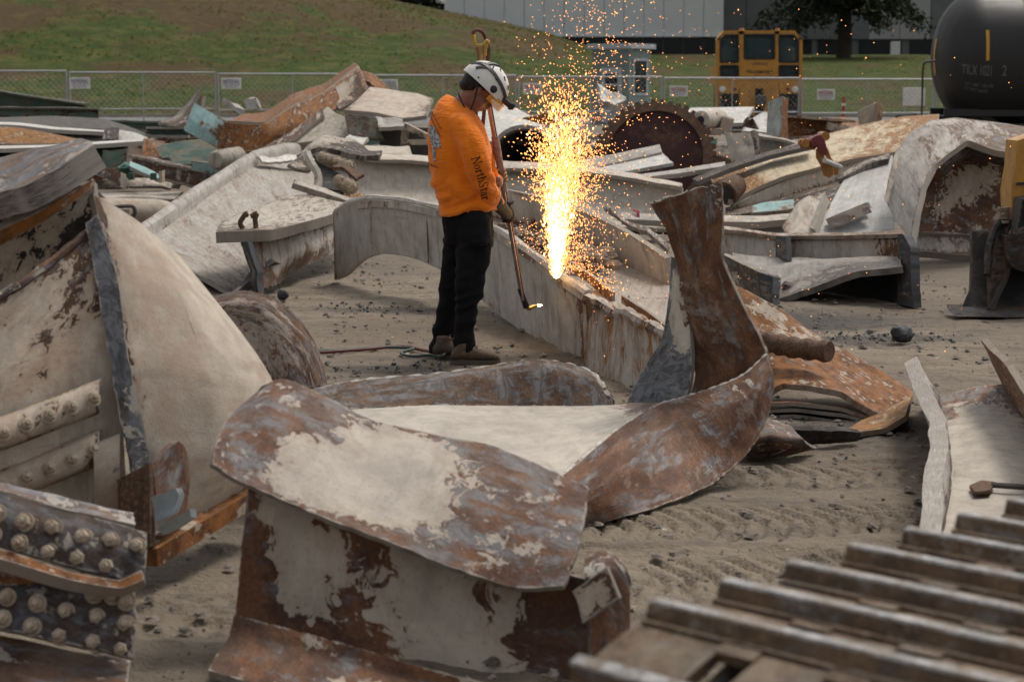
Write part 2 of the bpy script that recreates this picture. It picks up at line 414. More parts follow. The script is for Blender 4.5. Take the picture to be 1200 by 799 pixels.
# ------------------------------------------------------------------ ground: one sheet, fine where the camera sees it close
def make_ground():
    xs = np.concatenate([-np.geomspace(400, 6.2, 34), np.arange(-6, -1.95, .06), np.arange(-1.9, 2.5, .0165), np.arange(2.55, 6.001, .06), np.geomspace(6.2, 400, 34)])
    ys = np.concatenate([np.linspace(-60, 4, 14), np.arange(4.6, 9.0, .0165), np.arange(9, 12.5, .035), np.arange(12.55, 20, .07), np.geomspace(20, 900, 70)])
    X, Y = np.meshgrid(xs, ys, indexing='ij')
    near = 1-sstep(18, 40, np.hypot(X, Y))
    Z = near*(.018*fbm(X*.55, Y*.55, o=3, s=3) + .011*fbm(X*2.4, Y*2.4, o=4, s=9) + .009*fbm(X*9, Y*9, o=3, s=4) + .006*np.abs(fbm(X*19, Y*19, o=2, s=41)))
    # crusty clods
    cl = fbm(X*5, Y*5, o=3, s=31); Z += near*.012*sstep(.18, .45, cl)*(.5+.5*vnoise(X*22, Y*22, s=8))
    # crawler tread prints: bands of slanting lug marks
    def tread(x0, y0, ang, length, width, pitch, depth, fade):
        c, s_ = math.cos(ang), math.sin(ang)
        a = (X-x0)*c+(Y-y0)*s_; b = -(X-x0)*s_+(Y-y0)*c
        inb = sstep(0, .15, a)*(1-sstep(length-.3, length, a))*sstep(-width/2, -width/2+.04, b)*(1-sstep(width/2-.04, width/2, b))
        ph = np.mod(a+.35*np.abs(b)+.02*vnoise(a*3, b*3, s=5), pitch)/pitch
        lug = sstep(.08, .2, ph)*(1-sstep(.45, .6, ph))
        return inb*lug*depth*np.clip(.35+.9*(.5+.5*fbm(a*1.4, b*1.4, s=fade)), 0, 1)
    Z -= tread(-.2, 7.05, R(6), 3.2, .55, .085, .026, 11)
    Z -= tread(.4, 6.35, R(10), 3.0, .50, .085, .030, 12)
    Z -= tread(.2, 8.0, R(4), 3.4, .45, .10, .020, 18)
    Z -= tread(-3, 9.3, R(-3), 7, .5, .11, .009, 13)
    Z -= tread(-1.6, 5.7, R(14), 2.6, .5, .10, .014, 15)
    Z -= tread(-5, 12.6, R(2), 12, .6, .12, .007, 14)
    # long drag ruts across the yard
    rut = fbm(X*.35+3, Y*4.2, o=3, s=21); Z -= near*.012*sstep(.10, .34, rut+.22*fbm(X*6, Y*6, o=2, s=51))
    Z -= .004
    n0, n1 = X.shape; idx = np.arange(n0*n1).reshape(n0, n1)
    fc = np.stack([idx[:-1, :-1], idx[1:, :-1], idx[1:, 1:], idx[:-1, 1:]], -1).reshape(-1, 4).tolist()
    n = NT('packed_dirt')
    tc = n.n('ShaderNodeTexCoord').outputs['Object']
    a = n.noise(tc, .45, 6, .6); b = n.noise(n.map(tc, (.6, 3.2, 1)), 1.3, 6, .62); c = n.noise(tc, 11, 6, .65); d = n.noise(tc, 60, 4, .6)
    col = n.mix(n.rng(a, .35, .65), (.152, .120, .086), (.232, .189, .139))
    col = n.mix(n.rng(b, .46, .64, 0, .75), col, (.115, .091, .067))
    col = n.mix(n.rng(c, .52, .66, 0, .6), col, (.095, .075, .057))
    col = n.mix(n.rng(d, .60, .72, 0, .4), col, (.30, .26, .21))
    for cx, cy, rx, ry, am in (g(935, 374)[:2]+(1.2, .8, .85), g(1010, 397)[:2]+(1.0, .32, .75), g(455, 362)[:2]+(.75, .25, .7), g(465, 432)[:2]+(.5, .22, .6), g(640, 420)[:2]+(.9, .5, .5), g(990, 505)[:2]+(.9, .5, .7)):
        mp = n.n('ShaderNodeMapping', vector_type='TEXTURE'); n.l(tc, mp.inputs[0]); mp.inputs['Location'].default_value = (cx, cy, 0); mp.inputs['Scale'].default_value = (rx, ry, 1)
        ln = n.n('ShaderNodeVectorMath', operation='LENGTH'); n.l(mp.outputs[0], ln.inputs[0])
        k = n.math('ADD', ln.outputs['Value'], n.math('MULTIPLY', n.math('SUBTRACT', c, .5), 1.5))
        col = n.mix(n.rng(k, 1.0, .25, 0, am), col, (.030, .029, .030))          # soot and slag dust from earlier cuts, plus the cut I-beam's shadow painted in
    n.set(Base_Color=col, Roughness=n.rng(a, .3, .7, .86, .96))
    hh = n.math('ADD', n.math('MULTIPLY', c, 1.2), n.math('MULTIPLY', d, .5))
    n.set(Normal=n.bump(n.math('ADD', hh, b), .9, .03))
    o = finish('ground', np.stack([X, Y, Z], -1).reshape(-1, 3), fc, n.m, None, origin=(0, 0, 0), smooth=True, angle=180)
    tag(o, 'packed grey brown dirt of the scrap yard with tread prints', 'ground', kind='structure')
make_ground()

# ------------------------------------------------------------------ grass hill and lawn behind the fence
def lawn_z(Y): return 4.2*np.clip((np.asarray(Y, float)-101)/77, 0, 1)
RX = [-200, -60, -30, -14, -9.6, -5, 0, 3.2, 5.8, 8.5, 12, 300]; RZ = [15, 13, 10.6, 8.0, 7.05, 6.2, 5.2, 4.5, 3.55, 2.9, 2.5, 2.5]
def hill_z(X, Y):
    base = lawn_z(Y); e = np.interp(X, RX, RZ)-2.5
    return base + e*sstep(100, 152, Y)*(1-.15*sstep(160, 240, Y)) + .22*fbm(X*.12, Y*.12, o=3, s=2)*sstep(104, 118, Y)*(1-.6*sstep(8, 14, X))
def make_hill():
    xs = np.concatenate([np.linspace(-260, -52, 30), np.linspace(-50, 50, 130), np.linspace(52, 260, 30)])
    ys = np.concatenate([np.linspace(99, 185, 110), np.linspace(190, 420, 24)])
    X, Y = np.meshgrid(xs, ys, indexing='ij'); Z = hill_z(X, Y)
    Z[:, 0] = -.3
    n0, n1 = X.shape; idx = np.arange(n0*n1).reshape(n0, n1)
    fc = np.stack([idx[:-1, :-1], idx[1:, :-1], idx[1:, 1:], idx[:-1, 1:]], -1).reshape(-1, 4).tolist()
    n = NT('rough_grass_slope'); tc = n.n('ShaderNodeTexCoord').outputs['Object']
    a = n.noise(n.map(tc, (1, .55, 2.2)), .16, 6, .65, dist=.6); b = n.noise(tc, .8, 6, .65); c = n.noise(tc, 5, 5, .7)
    sx = n.n('ShaderNodeSeparateXYZ'); n.l(tc, sx.inputs[0])
    dry = n.math('ADD', a, n.rng(sx.outputs[2], 3.2, 7.5, -.07, .07, False))
    col = n.mix(n.rng(b, .35, .65), (.044, .074, .012), (.078, .104, .021))
    col = n.mix(n.rng(dry, .42, .54, 0, .92), col, (.100, .062, .029))
    col = n.mix(n.rng(b, .50, .64, 0, .5), col, (.155, .125, .042))
    col = n.mix(n.rng(c, .52, .66, 0, .35), col, (.040, .050, .016))
    n.set(Base_Color=col, Roughness=.9, Normal=n.bump(n.math('ADD', b, c), .9, .35))
    n.b.inputs['Specular IOR Level'].default_value = .15
    o = finish('hill', np.stack([X, Y, Z], -1).reshape(-1, 3), fc, n.m, None, origin=(0, 101, 0), angle=180)
    tag(o, 'green and brown grass slope rising behind the fence', 'hill', kind='structure')
    # tufts of long grass on the part of the slope that is seen
    N = 15000
    tx = RNG.uniform(-46, 50, N); ty = 101+RNG.random(N)**1.1*72
    keep = np.abs(tx)/ty < .31; tx, ty = tx[keep], ty[keep]
    pat = fbm(tx*.25, ty*.18, o=3, s=77) > -.18; tx, ty = tx[pat], ty[pat]
    tz = hill_z(tx, ty)
    V = []; fc = []
    for x, y, z in zip(tx, ty, tz):
        hh = random.uniform(.06, .18)*(1 if x < 9 else .5)
        for k in range(4):
            an = random.uniform(0, 6.28); dx, dy = math.cos(an), math.sin(an); ln = random.uniform(.05, .22); wd = random.uniform(.02, .05)
            bx, by = x+dx*.05, y+dy*.05; o_ = len(V)
            V += [(bx-dy*wd, by+dx*wd, z-.03), (bx+dy*wd, by-dx*wd, z-.03), (bx+dx*ln, by+dy*ln, z+hh)]
            fc.append((o_, o_+1, o_+2))
    n = NT('grass_blades'); tc = n.n('ShaderNodeTexCoord').outputs['Object']
    a = n.noise(tc, .3, 5, .65); b = n.noise(tc, 3, 2)
    col = n.mix(n.rng(a, .42, .58), (.075, .125, .022), (.18, .135, .05)); col = n.mix(n.rng(b, .45, .6, 0, .35), col, (.05, .07, .02))
    n.set(Base_Color=col, Roughness=.9); n.b.inputs['Specular IOR Level'].default_value = .05
    tl = n.n('ShaderNodeBsdfTranslucent'); n.l(col, tl.inputs[0]); ms = n.n('ShaderNodeMixShader'); ms.inputs[0].default_value = .55; n.l(n.b.outputs[0], ms.inputs[1]); n.l(tl.outputs[0], ms.inputs[2]); n.l(ms.outputs[0], n.out.inputs[0])
    o = finish('long_grass', V, fc, n.m, None, origin=(0, 101, 0), smooth=False)
    tag(o, 'tufts of long green and straw coloured grass on the slope', 'grass', kind='stuff')
make_hill()

def road():
    mb = MB(); mb.box((0, 88, -.052), (500, 17, .12))
    n = NT('worn_asphalt'); tc = n.n('ShaderNodeTexCoord').outputs['Object']
    a = n.noise(tc, .5, 5, .6); n.set(Base_Color=n.mix(a, (.10, .098, .095), (.17, .165, .155)), Roughness=.9)
    tag(mb.build('road', n.m), 'worn grey asphalt lane between the fence and the grass', 'road', kind='structure')
    mb = MB(); mb.box((0, 98, .065), (500, .35, .15)); tag(mb.build('kerb', plain('kerb_concrete', (.30, .28, .26), .9, 0, .3, 2)), 'concrete kerb at the foot of the grass', 'kerb', kind='structure')
road()

# ------------------------------------------------------------------ long pale warehouse with a dark glazed ground floor
def warehouse():
    pan = NT('pale_wall_panel'); tc = pan.n('ShaderNodeTexCoord').outputs['Object']; a = pan.noise(pan.map(tc, (1, 1, .25)), .6, 5, .6)
    pan.set(Base_Color=pan.mix(a, (.60, .625, .63), (.68, .70, .70)), Roughness=.55); pan = pan.m
    pand = plain('shadow_grey_wall_panel', (.145, .15, .155), .65, 0, .15, .8, 0)  # dark grey that carries the shadow of the set-back wing
    glass = NT('dark_glazing'); glass.set(Base_Color=(.010, .012, .014), Roughness=.12); glass = glass.m
    mull = plain('dark_mullion', (.03, .035, .04), .5, 0, .2, 3, 0)
    Y0 = 182; z0, zb, zt = 3.9, 5.95, 15.5
    T = thing('warehouse', 'long pale panelled warehouse with a dark glazed ground floor above the grass', 'building', (6.5, Y0, z0))
    x0, x1 = -6.1, 19.1; npan = 14; pw = (x1-x0)/npan
    mb = MB(); mb.box(((x0+x1)/2, Y0+10, (z0+zt)/2), (x1-x0-.06, 19.6, zt-z0)); mb.build('core_wall', pand, T)
    for k in range(npan):
        mb = MB(); mb.box((x0+pw*(k+.5), Y0+.05, (zb+zt)/2), (pw-.035, .25, zt-zb), bev=.02); mb.build('wall_panel', pan, T)
    mb = MB(); mb.box(((x0+x1)/2, Y0-.02, zb-.06), (x1-x0, .5, .12)); mb.build('sill', pan, T)
    nw = 14; ww = (x1-x0)/nw
    for k in range(nw):
        wn_ = MB(); wn_.box((x0+ww*(k+.5), Y0+.16, (z0+.35+zb-.12)/2), (ww-.12, .05, zb-.12-z0-.35)); wo_ = wn_.build('window', glass, T)
        mb = MB(); mb.box((x0+ww*(k+1)-.06, Y0+.10, (z0+.35+zb-.12)/2), (.12, .16, zb-.12-z0-.35)); mb.build('mullion', mull, T)
    mb = MB(); mb.box(((x0+x1)/2, Y0+.02, z0+.18), (x1-x0+.1, .3, .36)); mb.build('plinth', plain('plinth_concrete', (.36, .36, .34), .9, 0, .2, 1), T)
    # set-back wing behind the tree, its shadow painted as darker grey walls
    T = thing('warehouse_wing', 'set-back wing of the warehouse behind the tree, its shadow painted in as darker grey', 'building', (30, 190, z0))
    xa, xb = 19.15, 48
    mb = MB(); mb.box(((xa+xb)/2, 200, (z0+zt)/2), (xb-xa-.1, 19.6, zt-z0)); mb.build('core_wall', pand, T)
    k = 0; pw = 2.9
    pal = plain('pale_bay_panel', (.34, .345, .34), .6, 0, .1, .8, 0)
    while xa+pw*(k+1) <= xb+.01:
        xc = xa+pw*(k+.5)
        mb = MB(); mb.box((xc, 190.05, (5.8+zt)/2), (pw-.05, .25, zt-5.8), bev=.02); mb.build('wall_panel', pal if 33.2 < xc < 38.2 else pand, T); k += 1
    for xc, ww in ((22.5, 5.5), (27.2, 2.4), (30.5, 3.4), (34.8, 4.2), (39.6, 4.2)):
        mb = MB(); mb.box((xc, 190.13, 5.0), (ww-.15, .06, 1.5)); wv = mb.build('window', glass, T)
    mb = MB(); mb.box((36.2, 190.05, 4.75), (.9, .2, 1.7)); mb.build('door', M['white'], T)
    mb = MB(); mb.box(((xa+xb)/2, 190.0, 4.08), (xb-xa, .3, .36)); mb.build('plinth', plain('wing_plinth', (.33, .33, .32), .9, 0, .2, 1), T)
    mb = MB(); mb.box((35.7, 189.85, 10.2), (5, .4, .35)); mb.build('canopy_band', M['black'], T)
warehouse()

# ------------------------------------------------------------------ trees
def leafmat(name, c1, c2):
    n = NT(name); tc = n.n('ShaderNodeTexCoord').outputs['Object']; a = n.noise(tc, .9, 4, .6)
    n.set(Base_Color=n.mix(n.rng(a, .35, .65), c1, c2), Roughness=.75); n.b.inputs['Specular IOR Level'].default_value = .2
    return n.m
BARK = plain('dark_bark', (.045, .034, .026), .95, 0, .4, 3, .6)
LEAF = leafmat('dark_needles', (.010, .018, .007), (.024, .036, .012))
LEAF2 = leafmat('black_green_needles', (.005, .009, .004), (.012, .018, .007))
def tree(label, x, y, z, hgt, rad, zc, trunk_r, mat, droop=.5, nleaf=16000, seed=1, whorls=26, lsize=.32):
    rnd = random.Random(seed)
    T = thing('conifer_tree', label, 'tree', (x, y, z))
    mb = MB(); mb.tube([(x+.15*math.sin(k*1.1), y, z-.3+hgt*k/8) for k in range(9)], [trunk_r*(1-.1*k) for k in range(9)], 10)
    limbs = []
    for k in range(whorls):
        f = k/(whorls-1); zz = z+zc+(hgt-zc)*f
        rr = rad*(1-f)**.75*(.75+.5*rnd.random())+.5
        for q in range(5):
            an = rnd.uniform(0, 6.28); L = rr*rnd.uniform(.65, 1.1)
            a = Vector((x, y, zz)); b = a+Vector((math.cos(an)*L*.6, math.sin(an)*L*.6, .12*L)); c = a+Vector((math.cos(an)*L, math.sin(an)*L, -droop*L*.35))
            limbs.append((a, b, c)); mb.tube([a, b, c], [trunk_r*.22, trunk_r*.12, .03], 4)
    mb.build('trunk', BARK, T)
    V = []; fc = []
    for k in range(nleaf):
        a, b, c = rnd.choice(limbs); t = rnd.random()**.6
        q = a*(1-t)**2+b*2*t*(1-t)+c*t*t
        q = q+Vector((rnd.gauss(0, .38), rnd.gauss(0, .38), rnd.gauss(-.10, .26)))
        d = Vector((rnd.gauss(0, 1), rnd.gauss(0, 1), rnd.gauss(-.35, .6))).normalized(); e = d.orthogonal().normalized(); e = Matrix.Rotation(rnd.uniform(0, 6.28), 3, d)@e
        s = lsize*rnd.uniform(.5, 1.3); o_ = len(V)
        V += [q-e*s*.28, q+d*s*.5-e*s*.1, q+d*s, q+d*s*.45+e*s*.34]; fc.append((o_, o_+1, o_+2, o_+3))
    finish('crown', [tuple(v) for v in V], fc, mat, T, smooth=False)
tree('broad dark conifer with drooping boughs on the lawn before the grey wing', 28.3, 172, 3.6, 16, 6.6, 4.2, .7, LEAF, .9, 24000, 3, whorls=34, lsize=.5)
for i, (x, y, hgt, lab) in enumerate([(-24.5, 226, 22, 'dark conifer behind the hill crest, farthest of the row from the warehouse'), (-20, 236, 24, 'tall dark conifer behind the hill crest beside the farthest one'),
                                (-15.5, 228, 22, 'dark conifer behind the hill crest, second from the warehouse'), (-10.2, 232, 23, 'dark conifer behind the hill crest next to the warehouse end')]):
    tree(lab, x, y, hill_z(np.array(x), np.array(y))-.2, hgt, 4.2, .2, .4, LEAF2, .5, 9000, 20+i, lsize=.7)

# ------------------------------------------------------------------ temporary chain-link fence
def fence():
    bx = [-94, 80, 254, 430, 606, 777, 938, 1096, 1254]
    Yf = lambda q: 47.5+5.0*q/1100; top = lambda q: 1.90-.2*q/1100
    sy = [97.5, 98, 99, 104, 107, 110]
    wire = NT('galvanised_wire'); wire.set(Base_Color=(.26, .27, .26), Roughness=.5, Metallic=.6); wire = wire.m
    order = ['beside the dark green girders', 'above the teal box end', 'behind the rusty box girder', 'behind the worker', 'in front of the guard booth', 'in front of the yellow rail mover', 'beside the black tank wagon', 'hidden behind the black tank wagon']
    for k in range(8):
        a, b = bx[k], bx[k+1]; Ya, Yb = Yf(a), Yf(b); A = Vector(p(a, 99, Ya)); B = Vector(p(b, 99, Yb)); A.z = B.z = 0
        h = top((a+b)/2); d = (B-A); L = d.length-.07; d.normalize(); A2 = A+d*.035; n_ = Vector((d.y, -d.x, 0))
        T = thing('chain_link_fence', f'chain-link temporary fence panel {order[k]}', 'fence', tuple((A+B)/2), 'chain-link panels of the yard fence')
        up = Vector((0, 0, 1)); at = lambda s, z: A2+d*(L*s)+up*z
        for s_ in (0, 1): mb = MB(); mb.cyl(at(s_, .0), at(s_, h), .024, n=8); mb.build('post', M['galv'], T)
        mb = MB(); mb.cyl(at(.5, .09), at(.5, h), .016, n=6); mb.build('middle_post', M['galv'], T)
        for z, r, nm in ((h, .024, 'top_rail'), (h-.87, .020, 'middle_rail'), (.09, .020, 'bottom_rail')):
            mb = MB(); mb.cyl(at(0, z), at(1, z), r, n=8); mb.build(nm, M['galv'], T)
        mb = MB(); hh = h-.09; stp = .14; m = int((L+hh)/stp)
        for s_ in (1, -1):
            for q in range(m):
                c0 = q*stp-hh if s_ > 0 else q*stp
                u0, u1 = (c0, c0+hh) if s_ > 0 else (c0, c0-hh)
                ta = 0; tb = 1
                lo = max(0., min(1., (0-u0)/(u1-u0))); hi = max(0., min(1., (L-u0)/(u1-u0))); ta, tb = min(lo, hi), max(lo, hi)
                if tb-ta < .03: continue
                P0 = A2+d*(u0+(u1-u0)*ta)+up*(.09+hh*ta)+n_*.004*s_; P1 = A2+d*(u0+(u1-u0)*tb)+up*(.09+hh*tb)+n_*.004*s_
                mb.cyl(P0, P1, .0028, n=3, caps=False)
        tag(mb.build('wire_mesh', wire, T), kind='stuff')
        for s_ in (0.02, .98):
            mb = MB(); mb.box(at(s_, .012)+n_*.0, (.12, .55, .024), Matrix.Rotation(math.atan2(d.y, d.x), 3, 'Z')); mb.build('foot', M['galv'], T)
    # rental signs
    red = plain('sign_red', (.30, .03, .05), .5, 0, .1, 5, 0); blue = plain('sign_blue', (.07, .08, .24), .5, 0, .1, 5, 0)
    sgn = ['beside the dark green girders', 'above the teal box end', 'half hidden behind the worker', 'beside the worker\'s helmet seen through sparks', 'right of the guard booth', 'right of the yellow rail mover']
    for k, (px, py) in enumerate([(93.5, 97.5), (271, 98), (455, 99.5), (624, 104), (795.5, 107), (968, 111)]):
        Y = Yf(px)-.045; c = Vector(p(px, py, Y)); sl = math.atan2(5.0, 1100/F*50)
        rot = Matrix.Rotation(math.atan2(Yf(1000)-Yf(0), p(1000, 99, Yf(1000))[0]-p(0, 99, Yf(0))[0]), 3, 'Z')
        ux = rot@Vector((1, 0, 0)); T = thing('fence_sign', f'small white printed sign on the fence {sgn[k]}', 'sign', tuple(c), 'rental signs on the fence')
        mb = MB(); mb.box(c, (.48, .008, .27), rot, bev=.003); mb.build('sign_board', M['white'], T)
        nz = Vector((ux.y, -ux.x, 0))
        lettering('NATIONAL', c+nz*.005+Vector((0, 0, .045)), ux, (0, 0, 1), .10, red if k > 2 else blue, T, width=.40, bold=.015)
        lettering('CONSTRUCTION RENTALS', c+nz*.005+Vector((0, 0, -.035)), ux, (0, 0, 1), .04, blue, T, width=.40)
        lettering('800-352-5675', c+nz*.005+Vector((0, 0, -.09)), ux, (0, 0, 1), .04, blue, T, width=.30)
fence()

# ------------------------------------------------------------------ guard booth
def booth():
    Yc = 80; c0 = Vector(p(737, 99, Yc)); c0.z = 0; ph = R(30)
    ua = Vector((-math.cos(ph), math.sin(ph), 0)); ub = Vector((math.sin(ph), math.cos(ph), 0)); up = Vector((0, 0, 1)); a, b, h = 1.66, 1.95, 3.0
    wall = plain('grey_green_siding', (.165, .215, .205), .7, 0, .12, 1.5, 0); dk = NT('booth_glass'); dk.set(Base_Color=(.012, .015, .018), Roughness=.1); dk = dk.m
    trim = plain('pale_blue_trim', (.38, .43, .46), .5, 0, .08, 2, 0)
    T = thing('guard_booth', 'small grey green guard booth with white door and tall window', 'booth', tuple(c0+ua*a/2+ub*b/2))
    P = lambda s, t, z: c0+ua*s+ub*t+up*z
    mb = MB(); mb.prism([P(0, 0, 0), P(0, b, 0), P(a, b, 0), P(a, 0, 0)], (0, 0, h)); mb.build('wall', wall, T)
    mb = MB(); o = .16; mb.prism([P(-o, -o, h+.002), P(-o, b+o, h+.002), P(a+o, b+o, h+.002), P(a+o, -o, h+.002)], (0, 0, .2)); mb.build('roof', trim, T)
    nf = -ub
    def pn(nm, par, s0, s1, z0, z1, m, off, side=0, th=.03):
        e = ua if side == 0 else ub; nn = -ub if side == 0 else -ua
        q = lambda s, z: c0+e*s+up*z+nn*off
        mb = MB(); mb.prism([q(s0, z0), q(s1, z0), q(s1, z1), q(s0, z1)], nn*th); return mb.build(nm, m, par)
    dr = pn('door', T, .30, 1.22, .05, 2.25, trim, .002)
    for z0, z1 in ((1.62, 2.0), (1.15, 1.52)): pn('door_pane', dr, .50, 1.05, z0, z1, dk, .034, th=.01)
    pn('door_handle', dr, .36, .44, 1.0, 1.06, M['black'], .034, th=.05)
    fr = pn('window', T, .35, 1.62, 1.15, 2.62, trim, .002, 1)
    for k in range(2): pn('pane', fr, .46+k*.54, .96+k*.54, 1.25, 2.52, dk, .034, 1, .01)
    fr2 = pn('roof_fascia', T, -.16, a+.16, h-.05, h, trim, .003)
booth()

# ------------------------------------------------------------------ yellow rail car mover
def rail_mover():
    Y = 67; T = thing('rail_car_mover', 'yellow rail car mover with glazed cab parked behind the fence', 'vehicle', p(890, 154.5, Y))
    ye = M['machine_yellow']; gl = NT('cab_glass'); gl.set(Base_Color=(.045, .075, .085), Roughness=.06, Alpha=.72); gl = gl.m
    gk = M['rubber']
    def pts(poly, dy=0.): return [p(x, y, Y+dy) for x, y in poly]
    def frame(outer, holes, nm, dy, th):
        pass
    # cab: posts, beams and roof so that the openings are real
    bars = [[(839.5, 100), (844, 100), (844, 43), (839.5, 47)], [(865.5, 92), (872, 92), (872, 37), (865.5, 37)], [(908, 92), (913, 92), (913, 37), (908, 37)], [(936, 100), (940.5, 100), (940.5, 47), (936, 43)],
            [(839.5, 47), (848.5, 36), (931.5, 36), (940.5, 47), (935, 47.5), (929, 40.5), (851, 40.5), (845, 47.5)],
            [(844, 77), (865.5, 77), (865.5, 73), (844, 73)], [(913, 77), (936, 77), (936, 73), (913, 73)], [(872, 92), (908, 92), (908, 69.5), (872, 69.5)], [(844, 100), (936, 100), (936, 90), (844, 90)]]
    mb = MB()
    for b in bars: mb.prism(pts(b), (0, .18, 0))
    cab = mb.build('cab', ye, T)
    mb = MB(); c = Vector(p(890, 68, Y+1.9)); 
    for x0, x1 in ((839.5, 845), (935, 940.5)):
        mb.prism([p(x0, 100, Y+.18), p(x0, 78, Y+.18), p(x1, 78, Y+.18), p(x1, 100, Y+.18)], (0, 2.0, 0)); mb.prism([p(x0, 46, Y+1.9), p(x0, 100, Y+1.9), p(x1, 100, Y+1.9), p(x1, 46, Y+1.9)], (0, .25, 0))
    mb.prism([p(845, 46, Y+.19), p(850, 36.2, Y+.19), p(930, 36.2, Y+.19), p(935, 46, Y+.19)], (0, 2.0, 0)); mb.prism([p(846, 100, Y+2.2), p(846, 62, Y+2.2), p(934, 62, Y+2.2), p(934, 100, Y+2.2)], (0, .1, 0)); mb.build('cab_back', ye, T)
    wins = [[(844.5, 73), (865, 73), (865, 41.5), (850, 41.5), (844.5, 48)], [(872.5, 69), (907.5, 69), (907.5, 41), (872.5, 41)], [(913.5, 73), (935.5, 73), (935.5, 48), (930, 41.5), (913.5, 41.5)], [(844.5, 89.5), (865, 89.5), (865, 77.5), (844.5, 77.5)], [(913.5, 89.5), (935.5, 89.5), (935.5, 77.5), (913.5, 77.5)]]
    for wv in wins:
        mb = MB(); mb.prism(pts(wv, .10), (0, .02, 0)); wo_ = mb.build('window', gl, T)
        mb = MB(); cpt = [Vector(q) for q in pts(wv, -.012)]; mid = sum(cpt, Vector())/len(cpt)
        for i in range(len(cpt)):
            a, b = cpt[i], cpt[(i+1) % len(cpt)]; mb.cyl(a, b, .032, n=6)
        mb.build('gasket', gk, wo_)
    seat = plain('cream_seat', (.42, .38, .27), .8, 0, .15, 5)
    for px in (855, 921):
        mb = MB(); c = Vector(p(px, 66, Y+.9)); mb.lathe([(-.35, .10), (-.3, .26), (0, .30), (.22, .28), (.32, .17), (.34, .03)], c, (0, 0, 1), 14); mb.build('seat', seat, T)
    mb = MB(); mb.cyl(p(855, 41, Y-.04), p(862, 56, Y-.06), .012, n=5); mb.build('wiper', M['black'], T)
    lettering('VIKING', p(890, 75.2, Y-.004), (1, 0, 0), (0, 0, 1), .085, M['black'], T, width=.54, bold=.01)
    lettering('TRACKMOBILE', p(890, 84.5, Y-.004), (1, 0, 0), (0, 0, 1), .10, M['black'], T, width=.88, bold=.02)
    # front frame under the cab
    mb = MB()
    for x0, x1, y0, y1, dy, th in ((839, 866, 96, 110, -.25, .5), (914, 941, 96, 110, -.25, .5), (866, 914, 96, 104, -.15, .4), (867, 881, 104, 128, -.3, .5), (899, 913, 104, 128, -.3, .5), (881, 885, 104, 136, -.38, .4), (895, 899, 104, 136, -.38, .4), (839, 842, 110, 140, -.2, .3), (938, 941, 110, 140, -.2, .3)):
        mb.prism([p(x0, y1, Y+dy), p(x1, y1, Y+dy), p(x1, y0, Y+dy), p(x0, y0, Y+dy)], (0, th, 0))
    mb.build('front_frame', ye, T)
    mb = MB(); mb.prism([p(845, 152, Y+.4), p(935, 152, Y+.4), p(935, 101, Y+.4), p(845, 101, Y+.4)], (0, 2.5, 0)); mb.build('chassis', M['black'], T)
    for px in (853, 927):
        c = Vector(p(px, 137, Y)); c.y = Y+.25; mb = MB(); mb.lathe([(-.19, .40), (-.17, .46), (-.1, .50), (.1, .50), (.17, .46), (.19, .40)], (c.x, c.y, .50), (1, 0, 0), 24); wh = mb.build('wheel', M['rubber'], T)
        mb = MB(); mb.cyl((c.x-.2, c.y, .5), (c.x+.2, c.y, .5), .22, n=14); mb.build('rim', ye, wh)
    for px in (846.5, 931.5):
        c = Vector(p(px, 105, Y-.26)); mb = MB(); mb.lathe([(0, .10), (.03, .105), (.06, .08)], c, (0, -1, 0), 14); mb.build('headlight', M['white'], T)
    for px in (861, 923):
        c = Vector(p(px, 105, Y-.26)); mb = MB(); mb.lathe([(0, .06), (.03, .06)], c, (0, -1, 0), 10); mb.build('lamp', plain('lamp_red', (.2, .02, .02), .4, 0, .1, 3, 0), T)
    mb = MB(); c = Vector(p(890, 118, Y-.3)); mb.box(c, (.26, .7, .34), bev=.05); mb.box(c+Vector((.0, -.42, 0)), (.36, .25, .40), bev=.06); mb.build('coupler', M['dark'], T)
    for px in (869, 911): mb = MB(); c = Vector(p(px, 37, Y+.2)); mb.lathe([(-.06, .09), (.02, .1), (.10, .07)], c, (0, 0, 1), 10); mb.build('roof_beacon', plain('beacon_amber', (.5, .2, .05), .3, 0, .1, 3, 0), T)
rail_mover()

